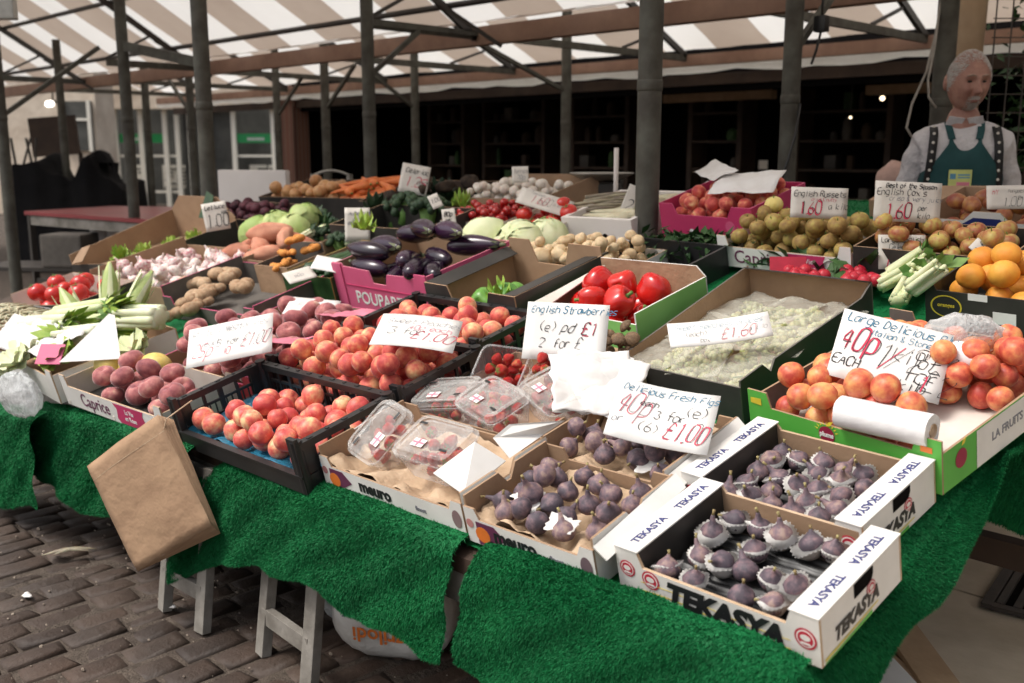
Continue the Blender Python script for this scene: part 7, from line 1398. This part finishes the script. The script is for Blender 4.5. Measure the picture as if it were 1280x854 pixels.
    def pick_beard(rn_):
        x, z = rn_.gauss(0, .22), rn_.uniform(-1.0, -.40)
        if abs(x) < .20 and -.66 < z < -.53: return None
        if z > -.53 and (abs(x) > .30 or z > -.42): return None
        if z <= -.53 and abs(x) > .34: return None
        yy = -math.sqrt(max(.02, 1-x*x-z*z*.98)); d = Vector((x, yy, z)).normalized(); q = headfn(d, 0, 0); return Vector((.079*q.x, .100*q.y, .122*q.z)), d
    strands('beard', 'hair_white', pick_beard, 1100, .009, .0007, lambda d: (d.x*.5, -.3, -1), 2)
    for s in (-1, 1):
        mb = MB(); mb.tube([HM @ Vector((s*.012, -.102, .027)), HM @ Vector((s*.028, -.101, .032)), HM @ Vector((s*.045, -.088, .025))], [.0025, .0040, .002], 6); mb.build('eyebrow', 'beard_grey', root, smooth=True)
        mb = MB(); mb.ball(tuple(HM @ Vector((s*.028, -.0815, .0035))), (.0105, .005, .0042), 12, 8); mb.build('eye', 'eye_dark', root, smooth=True)
    mb = MB(); mb.tube([HM @ Vector((-.022, -.096, -.0695)), HM @ Vector((0, -.105, -.068)), HM @ Vector((.022, -.096, -.0695))], [.0012, .0022, .0012], 6); mb.build('mouth', 'lip', root, smooth=True)
    # clothes
    sp_ = [(0, 0, .95, .160, .125), (0, -.005, 1.12, .164, .130), (0, -.01, 1.28, .178, .130), (0, 0, 1.385, .150, .105), (0, .0, 1.485, .078), (.152, .005, 1.372, .070), (.205, .03, 1.14, .054), (.205, -.06, .97, .05), (-.152, .005, 1.372, .070), (-.205, .03, 1.14, .054), (-.205, -.06, .97, .05)]
    sh = skin_mesh('shirt', sp_, [(0, 1), (1, 2), (2, 3), (3, 4), (3, 5), (5, 6), (6, 7), (3, 8), (8, 9), (9, 10)], 0, 'shirt_cloth'); so = link('shirt', sh, root); so.data.polygons.foreach_set('use_smooth', [True]*len(sh.polygons))
    for i, v in enumerate(sh.vertices): v.co += v.normal*(.010*mnoise.noise(v.co*11)+.006*abs(mnoise.noise(Vector((v.co.x*26, v.co.y*26, v.co.z*12))))+.003*math.sin(v.co.z*60+9*v.co.x))
    for s in (-1, 1):
        mb = MB(); mb.prism([(0, 0), (s*.060, .012), (s*.075, -.035), (s*.028, -.065)][::s], (s*.004, -.079, 1.478), (1, 0.28*s, 0), (0, -.45, .9), .004); mb.build('collar', 'shirt_cloth', so)
    tr_ = skin_mesh('trousers', [(0, 0, .96, .162, .125), (.10, 0, .86, .11), (.10, -.01, .50, .085), (.10, .02, .08, .075), (-.10, 0, .86, .11), (-.10, -.01, .50, .085), (-.10, .02, .08, .075)], [(0, 1), (1, 2), (2, 3), (0, 4), (4, 5), (5, 6)], 0, 'trouser_cloth'); link('trousers', tr_, root)
    dg = bpy.context.evaluated_depsgraph_get()
    from mathutils.bvhtree import BVHTree
    bv = BVHTree.FromPolygons([v.co.copy() for v in sh.vertices], [tuple(p.vertices) for p in sh.polygons])
    def onshirt(x, z, off=.006, back=False):
        h = bv.ray_cast(Vector((x, -1, z)), Vector((0, 1, 0)))
        return (x, (h[0].y if h[0] else -.10)-off, z)
    mb = MB()
    def apr(u, v):
        z = .62+(1.425-.62)*v; wt = .165 if z < 1.25 else max(.060, .165-.110*((z-1.25)/.14)**.8); x = (u-.5)*2*wt
        y = onshirt(x, max(z, 1.0), .010)[1]; y = min(y, -.115-.02*(1-abs(2*u-1))) if z < 1.15 else y
        return (x, y+.004*math.sin(16*u)*(z < 1.2), z if z < 1.32 else z - .055*(1-(abs(x)/.06)**2 if abs(x) < .06 else 0)*min(1, (z-1.32)/.09))
    mb.grid(apr, 21, 34); ao = solid(mb.build('apron', 'apron_cloth', root, smooth=True), .003)
    for s in (-1, 1):
        mb = MB(); pts = [(s*.052, 1.395), (s*.060, 1.43), (s*.064, 1.465)]; vs = []
        for x, z in pts: p = Vector(onshirt(x, z, .008)); vs += [p+Vector((-.014, 0, 0)), p+Vector((.014, 0, 0))]
        mb.add(vs, [(0, 1, 3, 2), (2, 3, 5, 4)]); solid(mb.build('apron_strap', 'apron_cloth', ao), .003)
        mb = MB(); vs = []; dots = []
        for k in range(14):
            z = .97+(1.455-.97)*k/13; x = s*(.150-.030*(k/13)); p = Vector(onshirt(x, min(z, 1.445), .016 if k < 13 else .01)); vs += [p+Vector((-.017, 0.002*s, 0)), p+Vector((.017, -.002*s, 0))]
            if k > 1: dots.append(p+Vector((0, -.004, 0)))
        mb.add(vs, [(2*i, 2*i+1, 2*i+3, 2*i+2) for i in range(13)]); br = solid(mb.build('braces', 'brace_cloth', root, smooth=True), .003)
        for p in dots: mb = MB(); mb.ball(tuple(p), (.006, .002, .006), 8, 6); mb.build('flower_print', 'sign_card_dull', br)
    bx, by, bz = onshirt(-.015, 1.232, .020); bx = -.015; by = min(apr(.45, (zz-.62)/.805)[1] for zz in (1.19, 1.21, 1.232, 1.255, 1.275))-.006
    mb = MB(); mb.box((bx, by, bz), (.088, .004, .078)); bd = mb.build('badge', 'badge_yellow', root)
    mb = MB(); mb.box((bx-.028, by-.0028, bz+.012), (.022, .001, .022)); mb.box((bx+.014, by-.0028, bz+.018), (.046, .001, .006)); mb.box((bx+.014, by-.0028, bz+.007), (.046, .001, .005)); mb.build('badge_print', 'badge_blue', bd); mb = MB(); mb.box((bx+.012, by-.0028, bz-.018), (.050, .001, .014)); mb.build('badge_print', 'pink_ink', bd)
person()
q = at_depth(1119, 226, 4.4); mb = MB(); mb.ball((0, 0, 0), (.085, .07, .085), 20, 14, 0, None, lambda p, a, t_: p*(1+.15*mnoise.noise(p*2)+.03*math.sin(7*a))); mb.box((0, 0, -.45), (.12, .12, .85)); tag(mb.build('pink_bundle', 'pink_cloth', smooth=True, angle=60, M=T(*q)), 'dusky pink cloth bundle standing left of the trader', 'bundle')
# ================================================================== CAMERA, LIGHT
cam = bpy.data.cameras.new('camera'); co = bpy.data.objects.new('camera', cam); COL.objects.link(co); scene.camera = co
cam.sensor_width = 36; cam.lens = FPX/1280*36; cam.clip_start = .05; cam.clip_end = 400
co.location = CAM; co.rotation_euler = (math.pi/2-PITCH, 0, YAW)
cam.dof.use_dof = True; cam.dof.focus_distance = 2.35; cam.dof.aperture_fstop = 4.0
w = bpy.data.worlds.new('World'); scene.world = w; w.use_nodes = True; nt = w.node_tree
bg = nt.nodes['Background']; sky = nt.nodes.new('ShaderNodeTexSky'); sky.sky_type = 'NISHITA'; sky.sun_disc = False
EL, AZ = R(58), R(-150)   # sun behind the photographer, high
sky.sun_elevation = EL; sky.sun_rotation = AZ; sky.air_density = 1.0; sky.dust_density = 6; sky.ozone_density = .3
hs = nt.nodes.new('ShaderNodeHueSaturation'); hs.inputs['Saturation'].default_value = .35; nt.links.new(sky.outputs[0], hs.inputs['Color']); nt.links.new(hs.outputs[0], bg.inputs[0]); bg.inputs[1].default_value = .12
sl = bpy.data.lights.new('sun', 'SUN'); sl.energy = 1.3; sl.angle = R(20); sl.color = (1, .95, .88); so = bpy.data.objects.new('sun', sl); COL.objects.link(so)
sd = Vector((math.sin(AZ)*math.cos(EL), math.cos(AZ)*math.cos(EL), math.sin(EL))); so.rotation_euler = sd.to_track_quat('Z', 'Y').to_euler(); so.location = (0, -3, 8)
vs = scene.view_settings; scene.display_settings.display_device = 'sRGB'; vs.view_transform = 'Standard'; vs.look = 'None'; vs.exposure = 0.62; vs.gamma = 1
scene.cycles.max_bounces = 8; scene.cycles.transparent_max_bounces = 24; scene.cycles.use_denoising = True
